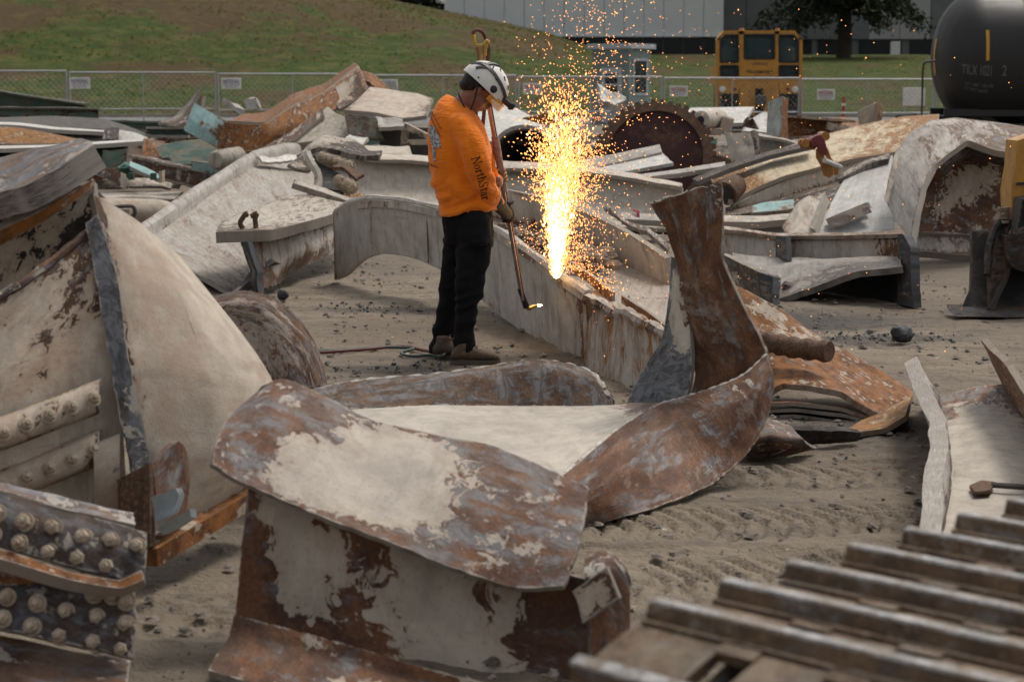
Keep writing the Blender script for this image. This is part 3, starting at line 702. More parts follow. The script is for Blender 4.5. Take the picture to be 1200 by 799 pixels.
# ------------------------------------------------------------------ black tank wagon
def tank_wagon():
    Yc = 46.6; A = Vector(p(1092, 68, Yc)); RT = R(-2); ax = Vector((math.cos(RT), math.sin(RT), 0)); L = 13.5; r = 1.52; zc = A.z
    T = thing('tank_wagon', 'black railway tank wagon with yellow reflector strips', 'rail wagon', (A.x+L/2*ax.x, A.y+L/2*ax.y, 0))
    bk = NT('sooty_tank_black'); tc = bk.n('ShaderNodeTexCoord').outputs['Object']; a = bk.noise(bk.map(tc, (.4, 2, .6)), 1.3, 5, .6)
    bk.set(Base_Color=bk.mix(a, (.011, .011, .012), (.022, .021, .022)), Roughness=bk.rng(a, .3, .7, .45, .7)); bk = bk.m
    prof = [(.0, .02)]+[(1.02*(1-math.cos(t)), r*math.sin(t)) for t in np.linspace(.12, math.pi/2, 12)]
    prof += [(x, r) for x in np.linspace(1.6, L-1.6, 8)]+[(L-1.02*(1-math.cos(t)), r*math.sin(t)) for t in np.linspace(math.pi/2, .12, 12)]
    mb = MB(); mb.lathe(prof, A, ax, 64); mb.build('tank', bk, T, angle=50)
    for s_ in (1.9, 4.6, 7.4):
        mb = MB(); mb.lathe([(s_-.03, r+.001), (s_-.03, r+.010), (s_+.03, r+.010), (s_+.03, r+.001)], A, ax, 64); mb.build('weld_band', bk, T)
    sd = Vector((ax.y, -ax.x, 0))
    def on(s_, ang, rad=r+.012): return A+ax*s_+sd*(rad*math.cos(ang))+Vector((0, 0, rad*math.sin(ang)))
    ym = plain('reflector_yellow', (.55, .27, .02), .35, 0, .08, 3, 0)
    def strip(s_, rad, z0, z1, wd=.075):
        mb = MB(); ks = np.linspace(z0, z1, 8); V = []
        for k in ks:
            V += [on(s_-wd/2, k, rad), on(s_+wd/2, k, rad)]
        mb.add(V, [(2*i, 2*i+1, 2*i+3, 2*i+2) for i in range(7)]); mb.build('reflector_strip', ym, T)
    for s_ in (.98, 2.0, 3.02): strip(s_, r+.012, R(-3), R(23))
    # strip on the rounded head
    V = []
    for zz in np.linspace(-.40, .42, 8):
        for yy in (.22, .33): V.append(A+ax*(1.02*(1-math.sqrt(1-(zz*zz+yy*yy)/r**2))-.012)+sd*yy+Vector((0, 0, zz)))
    MB().add(V, [(2*i, 2*i+1, 2*i+3, 2*i+2) for i in range(7)]).build('reflector_strip', ym, T)
    wt = plain('faded_stencil', (.14, .135, .13), .7, 0, .2, 5, 0)
    def curved_text(txt, s0, ang, hgt, wid):
        V, Fc = text_mesh(txt, 1., .01); V[:, 0] -= V[:, 0].min(); wv = V[:, 0].max(); hv = V[:, 1].max()-V[:, 1].min()
        rad = lambda q: r*math.sqrt(max(.05, 1-max(0., 1-q/1.02)**2))+.014
        W = [tuple(on(s0+a/wv*wid, ang+b/hv*hgt/r, rad(s0+a/wv*wid))) for a, b, _ in V]
        finish('lettering', W, Fc, wt, T, smooth=False)
    curved_text('TILX 1021', .46, R(-12), .24, .62); curved_text('2', 1.32, R(-12), .24, .10); curved_text('LD LMT 196100', .55, R(-25), .09, .6); curved_text('LT WT 66900', .55, R(-30), .09, .5)
    zs = .95
    mb = MB()
    for e in (-1, 1): mb.box(A+ax*(L/2)+sd*(.9*e)+Vector((0, 0, zs-zc)), (L-.3, .10, .16), Matrix.Rotation(RT, 3, 'Z'))
    mb.box(A+ax*(L/2)+Vector((0, 0, .72-zc)), (L+.6, .6, .28), Matrix.Rotation(RT, 3, 'Z')); mb.build('sill', bk, T)
    for s_ in np.arange(.9, 8, .95):
        mb = MB(); mb.cyl(on(s_, R(-62), r), on(s_+.35, R(-50), r)-Vector((0, 0, .35)), .03, n=5); mb.build('brace', bk, T)
    for s_ in (.75, 2.5, L-2.4, L-.8):
        for e in (-.72, .72):
            c = A+ax*(s_+.3)+sd*e; mb = MB(); mb.lathe([(-.07, .36), (-.05, .45), (.0, .46), (.04, .42), (.07, .40)], (c.x, c.y, .455), sd*(1 if e > 0 else -1), 24); mb.build('wheel', M['dark'], T)
    for s_ in (1.9, L-1.35):
        c = A+ax*s_+Vector((0, 0, .55-zc)); mb = MB(); rt = Matrix.Rotation(RT, 3, 'Z')
        for e in (-.85, .85): mb.box(c+sd*e, (2.3, .14, .28), rt, bev=.03)
        mb.box(c, (.4, 1.7, .25), rt, bev=.03); mb.build('bogie', M['dark'], T)
    mb = MB(); q = A-ax*.35+sd*.9
    mb.tube(crpath([(q.x, q.y, .75), (q.x, q.y, 1.5), (q.x, q.y, 1.95), (q.x+.05, q.y, 2.08), (q.x+.3, q.y, 2.12)], 12), .022, 6); mb.build('handrail', bk, T)
    mb = MB(); mb.box(A-ax*.25+Vector((0, 0, .80-zc)), (.5, 2.0, .08), Matrix.Rotation(RT, 3, 'Z')); mb.box(A-ax*.55+Vector((0, 0, .76-zc)), (.5, .3, .3), Matrix.Rotation(RT, 3, 'Z'), bev=.05); mb.build('end_platform', bk, T)
tank_wagon()

def small_far():
    T = thing('delineator_post', 'red and white plastic delineator post beyond the fence', 'post', p(988, 150, 62))
    b = Vector(p(988, 150, 62)); b.z = 0; rd = plain('post_red', (.34, .03, .03), .5, 0, .1, 4, 0)
    z = 0.04
    mb = MB(); mb.lathe([(0, .2), (.03, .2), (.05, .08)], b, (0, 0, 1), 16); mb.build('base', M['rubber'], T)
    for k, c in enumerate([rd, rd, M['white'], rd, M['white'], rd]):
        hh = [.45, .18, .08, .18, .08, .18][k]; mb = MB(); mb.lathe([(0, .062), (hh-.001, .060)], b+Vector((0, 0, z)), (0, 0, 1), 14); mb.build('band', c, T); z += hh
    T = thing('notice_board', 'plain white board on short legs beside the tank wagon', 'board', g(1071, 160, 0))
    mb = MB(); c = Vector(p(1071, 113.5, 60)); T.location = (c.x, c.y, 0); mb.box(c, (.66, .02, .54), bev=.006); mb.build('board', M['white'], T)
    for e in (-.25, .25): mb = MB(); mb.box((c.x+e, c.y+.03, c.z/2-.1), (.04, .04, c.z-.2+.001)); mb.build('leg', M['galv'], T)
small_far()
# ------------------------------------------------------------------ crumpled I-girder in the foreground
def bolt_mesh(name='bolt', r=.023, h=.026):
    """hexagon nut with washer and threaded end, axis +Z"""
    mb = MB(); mb.lathe([(0, r*1.35), (.005, r*1.35), (.006, r*1.3)], (0, 0, 0), (0, 0, 1), 14)
    mb.lathe([(.006, r), (.006+h*.75, r), (.006+h*.95, r*.82)], (0, 0, 0), (0, 0, 1), 6)
    mb.lathe([(.006+h*.9, r*.5), (.006+h*1.5, r*.5), (.006+h*1.6, r*.35)], (0, 0, 0), (0, 0, 1), 10)
    o = finish(name, mb.v, mb.f, M['bolt'], None, wear=.36, angle=35, origin=(0, 0, 0)); me = o.data
    bpy.data.objects.remove(o); return me
BOLT = bolt_mesh()
def bolt(parent, world, nrm, s=1., name='bolt', me=None, mat=None):
    o = bpy.data.objects.new(name, me or BOLT); COL.objects.link(o); o.parent = parent
    q = parent; off = Vector()
    while q is not None: off += q.location; q = q.parent
    o.location = Vector(world)-off
    o.rotation_mode = 'QUATERNION'; o.rotation_quaternion = Vector(nrm).to_track_quat('Z', 'Y')@Matrix.Rotation(random.uniform(0, 6), 3, 'Z').to_quaternion(); o.scale = (s, s, s)
    return o

def front_girder():
    T = thing('crumpled_girder', 'short crumpled I-girder stub with peeling cream paint over brown rust', 'girder', g(480, 775))
    sheet('top_flange', [
        [p(305, 460, 6.02, .8), p(334, 447, 6.0, .78), p(385, 470, 5.98, .66), p(440, 494, 5.95, .36), p(520, 512, 5.9, .38), p(575, 522, 5.85, .5), p(640, 550, 5.76, .66), p(691, 571, 5.66, .80)],
        [p(268, 492, 5.78, .9), p(312, 478, 5.84, .8), p(368, 497, 5.83, .58), p(424, 527, 5.79, .28), p(500, 548, 5.73, .36), p(560, 566, 5.68, .52), p(625, 588, 5.6, .72), p(687, 606, 5.52, .85)],
        [p(252, 523, 5.62, .9), p(282, 525, 5.66, .85), p(340, 545, 5.64, .42), p(402, 572, 5.62, .32), p(478, 600, 5.56, .38), p(545, 617, 5.5, .55), p(615, 632, 5.44, .74), p(678, 645, 5.38, .85)],
        [p(247, 545, 5.55, .9), p(268, 560, 5.55, .9), p(318, 583, 5.52, .45), p(385, 612, 5.47, .40), p(460, 640, 5.42, .45), p(530, 668, 5.36, .62), p(600, 690, 5.3, .7), p(662, 688, 5.26, .85)],
    ], M['flange_mix'], T, t=.016, dent=.006, rag=.010, cell=.012, ten=.15)
    sheet('web', [
        [p(292, 560, 5.68, .55), p(360, 575, 5.66, .38), p(440, 600, 5.62, .52), p(520, 630, 5.56, .40), p(610, 655, 5.48, .55), p(692, 680, 5.38, .8)],
        [p(283, 640, 5.62, .66), p(345, 655, 5.6, .30), p(420, 680, 5.55, .56), p(505, 715, 5.48, .42), p(600, 740, 5.40, .54), p(700, 760, 5.30, .85)],
        [p(278, 700, 5.60, .82), p(340, 715, 5.56, .48), p(415, 735, 5.50, .56), p(500, 765, 5.43, .44), p(600, 795, 5.33, .35), p(702, 815, 5.24, .8)],
        [p(272, 748, 5.55, .95), p(338, 765, 5.50, .92), p(412, 783, 5.44, .8), p(500, 812, 5.36, .5), p(600, 838, 5.28, .4), p(704, 850, 5.20, .6)],
    ], M['brown_cream'], T, t=.022, dent=.008, rag=.006, cell=.012)
    sheet('bottom_flange', [
        [g(277, 722, .10, .9), g(339, 738, .10, .85), g(413, 757, .10, .75), g(522, 788, .10, .6), g(706, 833, .10, .8)],
        [g(269, 748, .055, .95), g(334, 764, .055, .9), g(410, 782, .055, .75), g(522, 812, .055, .6), g(708, 858, .055, .8)],
        [g(255, 770, .034, .95), g(322, 788, .034, .7), g(402, 806, .034, .5), g(522, 838, .034, .5), g(712, 884, .034, .8)],
        [g(244, 790, .02, .95), g(312, 809, .02, .75), g(395, 829, .02, .55), g(522, 862, .02, .55), g(716, 908, .02, .8)],
    ], M['brown_cream'], T, t=.022, dent=.004, rag=.008, cell=.014, ten=.1)
    # torn end plate with a curled lip and a small tab
    sheet('end_plate', [
        [p(688, 650, 5.42, .9), p(712, 648, 5.40, .9), p(728, 662, 5.40, .9), p(736, 684, 5.44, .9)],
        [p(684, 676, 5.30, .9), p(706, 668, 5.32, .9), p(724, 680, 5.36, .9), p(735, 700, 5.42, .9)],
        [p(690, 740, 5.26, .9), p(706, 735, 5.28, .9), p(722, 740, 5.34, .9), p(736, 745, 5.42, .9)],
        [p(692, 835, 5.20, .9), p(706, 835, 5.22, .9), p(720, 830, 5.28, .9), p(734, 815, 5.40, .9)],
    ], M['brown'], T, t=.02, dent=.01, rag=.01)
    sheet('tab', [[p(672, 692, 5.25), p(712, 664, 5.22)], [p(678, 704, 5.24), p(718, 678, 5.21)], [p(684, 730, 5.22), p(727, 700, 5.19)]], M['cream'], T, t=.018, wear=.35, dent=.002)
M['flange_mix'] = steel('scuffed_flange_steel', paint=(.46, .41, .352), rust=(.105, .055, .038), rust2=(.20, .098, .055), metal_amt=.75, metal=(.135, .135, .142), stain=.25, grime=.2, scale=1.2)
M['brown_cream'] = steel('peeling_cream_steel', paint=(.465, .40, .33), rust=(.085, .044, .030), rust2=(.18, .085, .045), metal_amt=.35, metal=(.125, .125, .132), stain=.25, grime=.2, scale=.85)
front_girder()

# ------------------------------------------------------------------ torn, twisted trough girder in the centre
def twisted_girder():
    T = thing('twisted_girder', 'twisted trough girder with pale web and brown torn fin standing up', 'girder', g(760, 600))
    sheet('web', [
        [p(395, 484, 8.62, .3), p(500, 478, 8.55, .15), p(600, 477, 8.45, .12), p(690, 477, 8.38, .3), p(740, 476, 8.34, .62), p(800, 474, 8.3, .8)],
        [p(410, 505, 8.2, .2), p(515, 498, 8.1, .1), p(615, 497, 8.02, .10), p(705, 492, 8.05, .22), p(748, 483, 8.2, .55), p(795, 477, 8.28, .6)],
        [p(430, 535, 7.65, .2), p(535, 532, 7.5, .12), p(632, 527, 7.45, .18), p(712, 508, 7.78, .32), p(752, 491, 8.05, .3), p(785, 482, 8.22, .5)],
        [p(450, 570, 7.1, .2), p(560, 575, 6.98, .2), p(672, 567, 7.0, .3), p(730, 522, 7.66, .35), p(764, 497, 7.98, .3), p(784, 483, 8.15, .4)],
    ], M['web'], T, t=.022, dent=.006, cell=.02)
    sheet('back_flange', [
        [p(356, 462, 8.92, .8), p(400, 452, 8.88, .8), p(440, 446, 8.84, .75), p(500, 442, 8.78, .8), p(555, 435, 8.70, .85), p(612, 427, 8.62, .8), p(652, 427, 8.56, .8), p(690, 437, 8.50, .82), p(708, 456, 8.42, .85), p(716, 470, 8.38, .85)],
        [p(372, 468, 8.80, .9), p(405, 462, 8.78, .85), p(445, 458, 8.74, .8), p(505, 452, 8.68, .8), p(560, 445, 8.60, .85), p(615, 441, 8.52, .75), p(655, 442, 8.48, .8), p(692, 452, 8.44, .9), p(711, 465, 8.40, .9), p(719, 476, 8.36, .9)],
        [p(380, 482, 8.64, .9), p(410, 482, 8.62, .85), p(450, 481, 8.58, .8), p(510, 479, 8.53, .85), p(562, 479, 8.47, .9), p(618, 479, 8.43, .8), p(660, 479, 8.40, .85), p(696, 481, 8.37, .9), p(714, 482, 8.35, .9), p(724, 484, 8.33, .9)],
    ], M['brown_streak'], T, t=.034, dent=.008, rag=.012, cell=.016, ten=.2)
    ft = [(636, 578, 6.88, .6), (668, 550, 7.05, .6), (720, 507, 7.68, .65), (768, 477, 8.04, .8), (800, 467, 8.06, .6), (838, 455, 8.02, .5), (872, 440, 8.02, .5), (899, 416, 8.06, .6)]
    sheet('front_flange', [
        [p(*q) for q in ft],
        [p(648, 604, 6.80, .8), p(680, 580, 6.98, .85), p(738, 545, 7.48, .9), p(792, 512, 7.82, .9), p(828, 496, 7.86, .85), p(860, 478, 7.88, .7), p(886, 458, 7.92, .6), p(903, 434, 8.0, .7)],
        [p(662, 632, 7.0, .85), p(694, 613, 7.12, .85), p(764, 598, 7.36, .9), p(826, 573, 7.62, .9), p(858, 550, 7.74, .9), p(883, 522, 7.82, .8), p(898, 490, 7.9, .8), p(904, 455, 7.98, .8)],
    ], M['brown_bare'], T, t=.020, dent=.010, rag=.010, cell=.015, ten=.15)
    mb = MB(); mb.tube(crpath([p(a, b, Y) for a, b, Y, _ in ft], 60), [.010+.003*math.sin(i*2.3) for i in range(60)], 7); mb.build('edge_bead', M['bluesteel_pale2x'], T, wear=.45)
    sheet('fin', [
        [p(798, 482, 8.28, .9), p(814, 442, 8.34, .55), p(806, 405, 8.38, .40), p(799, 362, 8.36, .40), p(795, 318, 8.32, .48), p(780, 272, 8.24, .9), p(763, 240, 8.18, .95)],
        [p(838, 480, 8.34, .95), p(838, 446, 8.33, .9), p(827, 405, 8.33, .9), p(815, 362, 8.33, .9), p(810, 315, 8.29, .95), p(798, 268, 8.24, .98), p(787, 229, 8.20, .95)],
        [p(874, 474, 8.26, .9), p(872, 446, 8.24, .5), p(860, 408, 8.24, .92), p(840, 360, 8.26, .92), p(829, 312, 8.25, .9), p(824, 264, 8.23, .85), p(816, 219, 8.22, .55)],
        [p(900, 458, 8.10, .8), p(903, 430, 8.12, .45), p(894, 398, 8.15, .75), p(867, 346, 8.20, .85), p(850, 302, 8.19, .7), p(849, 258, 8.2, .46), p(847, 214, 8.2, .44)],
    ], M['brown_bare'], T, t=.020, dent=.016, rag=.022, cell=.015, ten=.3, crum=.016)
    mb = MB(); mb.tube(crpath([p(356, 462, 8.92), p(400, 452, 8.88), p(440, 446, 8.84), p(500, 442, 8.78), p(555, 435, 8.70), p(612, 427, 8.62), p(652, 427, 8.56), p(690, 437, 8.50), p(708, 456, 8.42)], 60), [.016+.004*math.sin(i*1.9) for i in range(60)], 7); mb.build('edge_bead', M['bluesteel_pale2x'], T, wear=.35)
    sheet('gusset', [
        [p(736, 474, 8.45, .9), p(747, 448, 8.48, .9), p(763, 420, 8.50, .9), p(778, 394, 8.48, .75), p(787, 340, 8.46, .45), p(788, 300, 8.42, .5)],
        [p(756, 479, 8.38, .9), p(768, 452, 8.42, .95), p(782, 424, 8.44, .8), p(793, 400, 8.42, .42), p(797, 345, 8.40, .38), p(795, 302, 8.38, .5)],
        [p(800, 482, 8.28, .7), p(810, 452, 8.30, .8), p(812, 428, 8.32, .6), p(812, 405, 8.34, .42), p(806, 350, 8.36, .4), p(802, 304, 8.34, .6)],
    ], M['bluesteel'], T, t=.018, dent=.006, ten=.2)
M['bluesteel_pale2x'] = steel('pale_edge_steel', paint=(.55, .515, .47), rust=(.16, .12, .095), rust2=(.24, .17, .12), metal_amt=.6, metal=(.22, .22, .23), scale=3., grime=.2)
M['brown_streak'] = steel('streaked_brown_steel', paint=(.46, .42, .37), rust=(.10, .06, .042), rust2=(.20, .12, .075), metal_amt=.8, metal=(.15, .15, .155), streak=.3, grime=.2, scale=1.6, flake=.3, edgecol=(.50, .46, .41))
M['brown_bare'] = steel('bare_brown_steel', paint=(.50, .46, .41), rust=(.115, .058, .038), rust2=(.225, .115, .066), metal_amt=.42, metal=(.16, .158, .162), stain=.15, grime=.15, scale=1.1, streak=.45, rough=.45, dust=.1, flake=.25)
M['bluesteel'] = steel('blue_grey_bare_steel', paint=(.52, .48, .42), rust=(.07, .06, .056), rust2=(.13, .11, .10), metal_amt=1.3, metal=(.135, .14, .152), stain=.15, grime=.2, scale=1.4, dust=.05, flake=.4)
twisted_girder()

# ------------------------------------------------------------------ big shell-like box section on the left
def shell():
    T = thing('box_girder_shell', 'big cream box girder shell torn open with riveted flange and rusty rims', 'girder', g(150, 640))
    sheet('curved_side', [
        [p(106, 228, 6.68, .6), p(128, 330, 6.55, .45), p(142, 430, 6.44, .4), p(150, 520, 6.38, .35), p(160, 600, 6.36, .3), p(170, 660, 6.4, .5)],
        [p(125, 240, 6.72, .25), p(160, 335, 6.60, .24), p(182, 435, 6.50, .30), p(190, 525, 6.44, .28), p(190, 605, 6.42, .2), p(190, 655, 6.44, .5)],
        [p(162, 265, 6.86, .22), p(212, 345, 6.72, .20), p(245, 440, 6.62, .24), p(248, 530, 6.56, .24), p(235, 595, 6.54, .3), p(215, 640, 6.55, .6)],
        [p(194, 292, 7.02, .2), p(252, 375, 6.9, .18), p(288, 450, 6.8, .2), p(294, 520, 6.74, .24), p(272, 575, 6.72, .4), p(240, 620, 6.7, .7)],
        [p(206, 302, 7.14, .2), p(278, 390, 7.06, .15), p(318, 452, 6.98, .15), p(322, 512, 6.94, .2), p(292, 568, 6.9, .5), p(252, 612, 6.86, .7)],
    ], M['cream'], T, t=.026, dent=.006, cell=.02)
    # side of the box: from the torn rim down to the bolted angles
    sheet('left_side', [
        [p(-90, 392, 6.15, .55), p(-30, 364, 6.28, .52), p(30, 330, 6.4, .5), p(80, 292, 6.55, .55), p(108, 268, 6.65, .55)],
        [p(-90, 430, 6.1, .38), p(-30, 410, 6.22, .38), p(32, 385, 6.35, .38), p(88, 355, 6.48, .46), p(122, 335, 6.58, .42)],
        [p(-90, 500, 6.05, .3), p(-30, 480, 6.16, .3), p(34, 460, 6.28, .32), p(95, 440, 6.42, .42), p(138, 420, 6.48, .42)],
        [p(-90, 620, 6.0, .2), p(-30, 610, 6.1, .2), p(38, 605, 6.22, .2), p(100, 600, 6.34, .2), p(148, 600, 6.40, .2)],
        [g(-90, 690, .02, .4), g(-30, 685, .02, .4), g(38, 680, .02, .4), g(100, 672, .02, .4), g(152, 668, .02, .4)],
    ], M['cream'], T, t=.024, dent=.006, cell=.02)
    sheet('corner_strip', [[p(100, 262, 6.60, .9), p(112, 330, 6.50, .9), p(126, 410, 6.42, .7), p(142, 505, 6.34, .5), p(156, 560, 6.30, .5)],
                           [p(116, 250, 6.61, .85), p(140, 335, 6.50, .8), p(150, 410, 6.42, .35), p(170, 505, 6.36, .35), p(176, 550, 6.34, .4)]], M['bluesteel'], T, t=.018, dent=.006, rag=.012)
    # inside of the far wall seen over the rim
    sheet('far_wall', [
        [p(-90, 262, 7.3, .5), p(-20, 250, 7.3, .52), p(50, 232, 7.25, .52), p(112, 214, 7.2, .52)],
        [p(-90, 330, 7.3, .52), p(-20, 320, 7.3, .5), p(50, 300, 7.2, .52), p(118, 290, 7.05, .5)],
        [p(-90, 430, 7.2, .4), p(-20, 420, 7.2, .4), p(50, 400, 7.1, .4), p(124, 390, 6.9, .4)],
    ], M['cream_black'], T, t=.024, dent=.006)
    sheet('rim', [
        [p(-90, 316, 6.5, .9), p(-10, 288, 6.58, .9), p(40, 262, 6.62, .9), p(78, 238, 6.72, .9), p(108, 224, 6.85, .9)],
        [p(-90, 290, 6.45, .9), p(-10, 268, 6.52, .9), p(40, 246, 6.60, .9), p(78, 226, 6.72, .9), p(106, 214, 6.9, .9)],
    ], M['rust'], T, t=.03, dent=.008, rag=.01)
    # thick bent cap plate lying over the top
    sheet('cap_plate', [
        [p(-100, 225, 7.25, .6), p(-30, 210, 7.2, .65), p(25, 196, 7.15, .6), p(70, 184, 7.1, .6), p(100, 176, 7.05, .4)],
        [p(-100, 240, 6.9, .6), p(-30, 228, 6.86, .6), p(20, 215, 6.82, .65), p(68, 196, 6.82, .6), p(112, 178, 6.85, .35)],
        [p(-100, 262, 6.55, .55), p(-25, 248, 6.5, .5), p(22, 236, 6.5, .5), p(72, 214, 6.55, .45), p(118, 184, 6.65, .3)],
    ], M['bluesteel_pale'], T, t=.085, dent=.018, rag=.015, cell=.02)
    mb = MB(); mb.tube(crpath([p(-90, 391, 6.14), p(-30, 363, 6.27), p(30, 329, 6.39), p(80, 291, 6.54), p(107, 268, 6.64), p(112, 250, 6.68), p(107, 232, 6.7)], 40), [.015+.002*math.sin(i*1.7) for i in range(40)], 8); mb.build('rolled_rim', M['brown'], T, wear=.7)
    # two bolted angles across the side
    for (a0, a1, th) in (((-60, 520), (116, 452), .0), ((-60, 584), (116, 512), .0)):
        A, B = Vector(p(a0[0], a0[1], 6.02)), Vector(p(a1[0], a1[1], 6.33))
        A2, B2 = Vector(p(a0[0], a0[1]+24, 5.99)), Vector(p(a1[0], a1[1]+24, 6.30))
        A3, B3 = Vector(p(a0[0], a0[1]+30, 6.06)), Vector(p(a1[0], a1[1]+30, 6.38))
        an = sheet('bolted_angle', [[tuple(A+(0, .05, .01) if False else A+Vector((0, .06, .012))), tuple(B+Vector((0, .06, .012)))], [tuple(A), tuple(B)], [tuple(A2), tuple(B2)], [tuple(A3), tuple(B3)]], M['cream'], T, t=.016, wear=.38, dent=.004, rag=.006)
        nrm = (B-A).cross(A2-A).normalized()
        if nrm.y > 0: nrm = -nrm
        for k in range(7):
            s_ = .04+k*.152
            bolt(an, (A*(1-s_)+B*s_)*.42+(A2*(1-s_)+B2*s_)*.58+nrm*.010, nrm, .82)
    sheet('lower_stiffener', [[p(110, 520, 6.28), p(140, 508, 6.30)], [p(110, 560, 6.26), p(140, 556, 6.28)], [g(108, 668, .01), g(141, 664, .01)]], M['cream'], T, t=.03, wear=.2)
    # torn bracket and rusty strut at its foot
    sheet('bracket', [[p(140, 562, 6.25), p(160, 552, 6.22), p(178, 542, 6.20)], [p(142, 610, 6.22), p(160, 606, 6.18), p(178, 602, 6.16)], [p(146, 650, 6.2), p(162, 648, 6.16), p(180, 640, 6.14)]], M['dirtyrust'], T, t=.03, dent=.006)
    sheet('bracket_wing', [[p(176, 548, 6.22), p(194, 520, 6.3), p(206, 516, 6.36), p(214, 532, 6.4)], [p(176, 590, 6.18), p(194, 572, 6.26), p(206, 566, 6.34), p(216, 570, 6.4)], [p(176, 628, 6.15), p(194, 615, 6.22), p(206, 606, 6.3), p(214, 600, 6.38)]], M['brown_bare'], T, t=.03, wear=.9, dent=.012, rag=.02)
    for q in ([p(178, 582, 6.05), p(206, 572, 6.08), p(210, 580, 6.1), p(203, 600, 6.1), p(182, 612, 6.07)], [p(186, 618, 6.04), p(222, 596, 6.08), p(224, 606, 6.1), p(206, 618, 6.08), p(190, 626, 6.05)]):
        mb = MB(); mb.prism(q, (.01, .05, -.01)); mb.build('paint_chip', plain('pale_blue_primer', (.40, .46, .50), .5, .1, .2, 20, .3), T)
    mb = MB(); A, B = Vector(p(168, 652, 6.15)), Vector(p(292, 578, 6.85)); d = (B-A).normalized(); s1 = Vector((0, 0, 1)).cross(d).normalized()
    n_ = d.cross(s1); mb.prism([A+s1*.05+n_*.03, A-s1*.05+n_*.03, A-s1*.05-n_*.03, A+s1*.05-n_*.03], B-A); mb.build('strut', M['rust'], T, wear=.7)
    mb = MB(); mb.cyl(p(158, 285, 6.79), p(158, 285, 6.78), .02, n=6)
    o = sheet('slot_mark', [[p(140, 284, 6.735), p(147, 281, 6.75)], [p(150, 308, 6.715), p(158, 305, 6.73)]], M['black'], T, t=.006, dent=0)
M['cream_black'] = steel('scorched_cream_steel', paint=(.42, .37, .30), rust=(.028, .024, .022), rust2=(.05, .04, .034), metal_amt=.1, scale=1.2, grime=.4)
M['bluesteel_pale'] = steel('scuffed_grey_steel', paint=(.42, .385, .355), rust=(.10, .07, .055), rust2=(.20, .125, .085), metal_amt=.95, metal=(.145, .15, .165), streak=.35, grime=.3)
shell()

S1 = lambda name, label, cat, rows, mat, **k: tag(sheet(name, rows, mat, **k), label, cat)
M['flaky'] = steel('flaking_white_rust_steel', paint=(.47, .41, .36), rust=(.10, .055, .036), rust2=(.22, .11, .06), metal_amt=.6, scale=2.6, stain=.4, streak=1.8)
S1('rusted_plate_disc', 'rounded rusty plate with flaking white paint leaning behind the cream shell', 'scrap plate', [
    [p(250, 350, 7.62, .6), p(285, 343, 7.60, .62), p(318, 351, 7.56, .62), p(348, 374, 7.52, .65), p(371, 410, 7.48, .7), p(382, 452, 7.44, .85)],
    [p(246, 366, 7.56, .48), p(278, 360, 7.54, .5), p(308, 367, 7.50, .5), p(335, 388, 7.46, .52), p(356, 418, 7.42, .6), p(366, 456, 7.38, .75)],
    [p(240, 400, 7.54, .45), p(264, 395, 7.52, .42), p(290, 402, 7.48, .42), p(312, 418, 7.44, .42), p(330, 440, 7.40, .5), p(340, 466, 7.36, .6)],
    [g(222, 600, .02, .4), g(246, 600, .02, .4), g(272, 596, .02, .4), g(296, 592, .02, .5), g(316, 588, .02, .6), g(330, 584, .02, .8)],
], M['flaky'], t=.026, dent=.008, rag=.014, ten=.15)
def pin():
    c = Vector(p(316, 466, 6.35)); mb = MB()
    mb.lathe([(-.05, .035), (-.01, .045), (0, .045), (.004, .03), (.02, .028), (.024, .012)], c, (-.1, -1, .1), 18)
    T = finish('rusty_pin_boss', mb.v, mb.f, M['dirtyrust'], None); tag(T, 'round rusty pin boss wedged between the cream shell and the crumpled girder', 'pin')
    mb = MB()
pin()

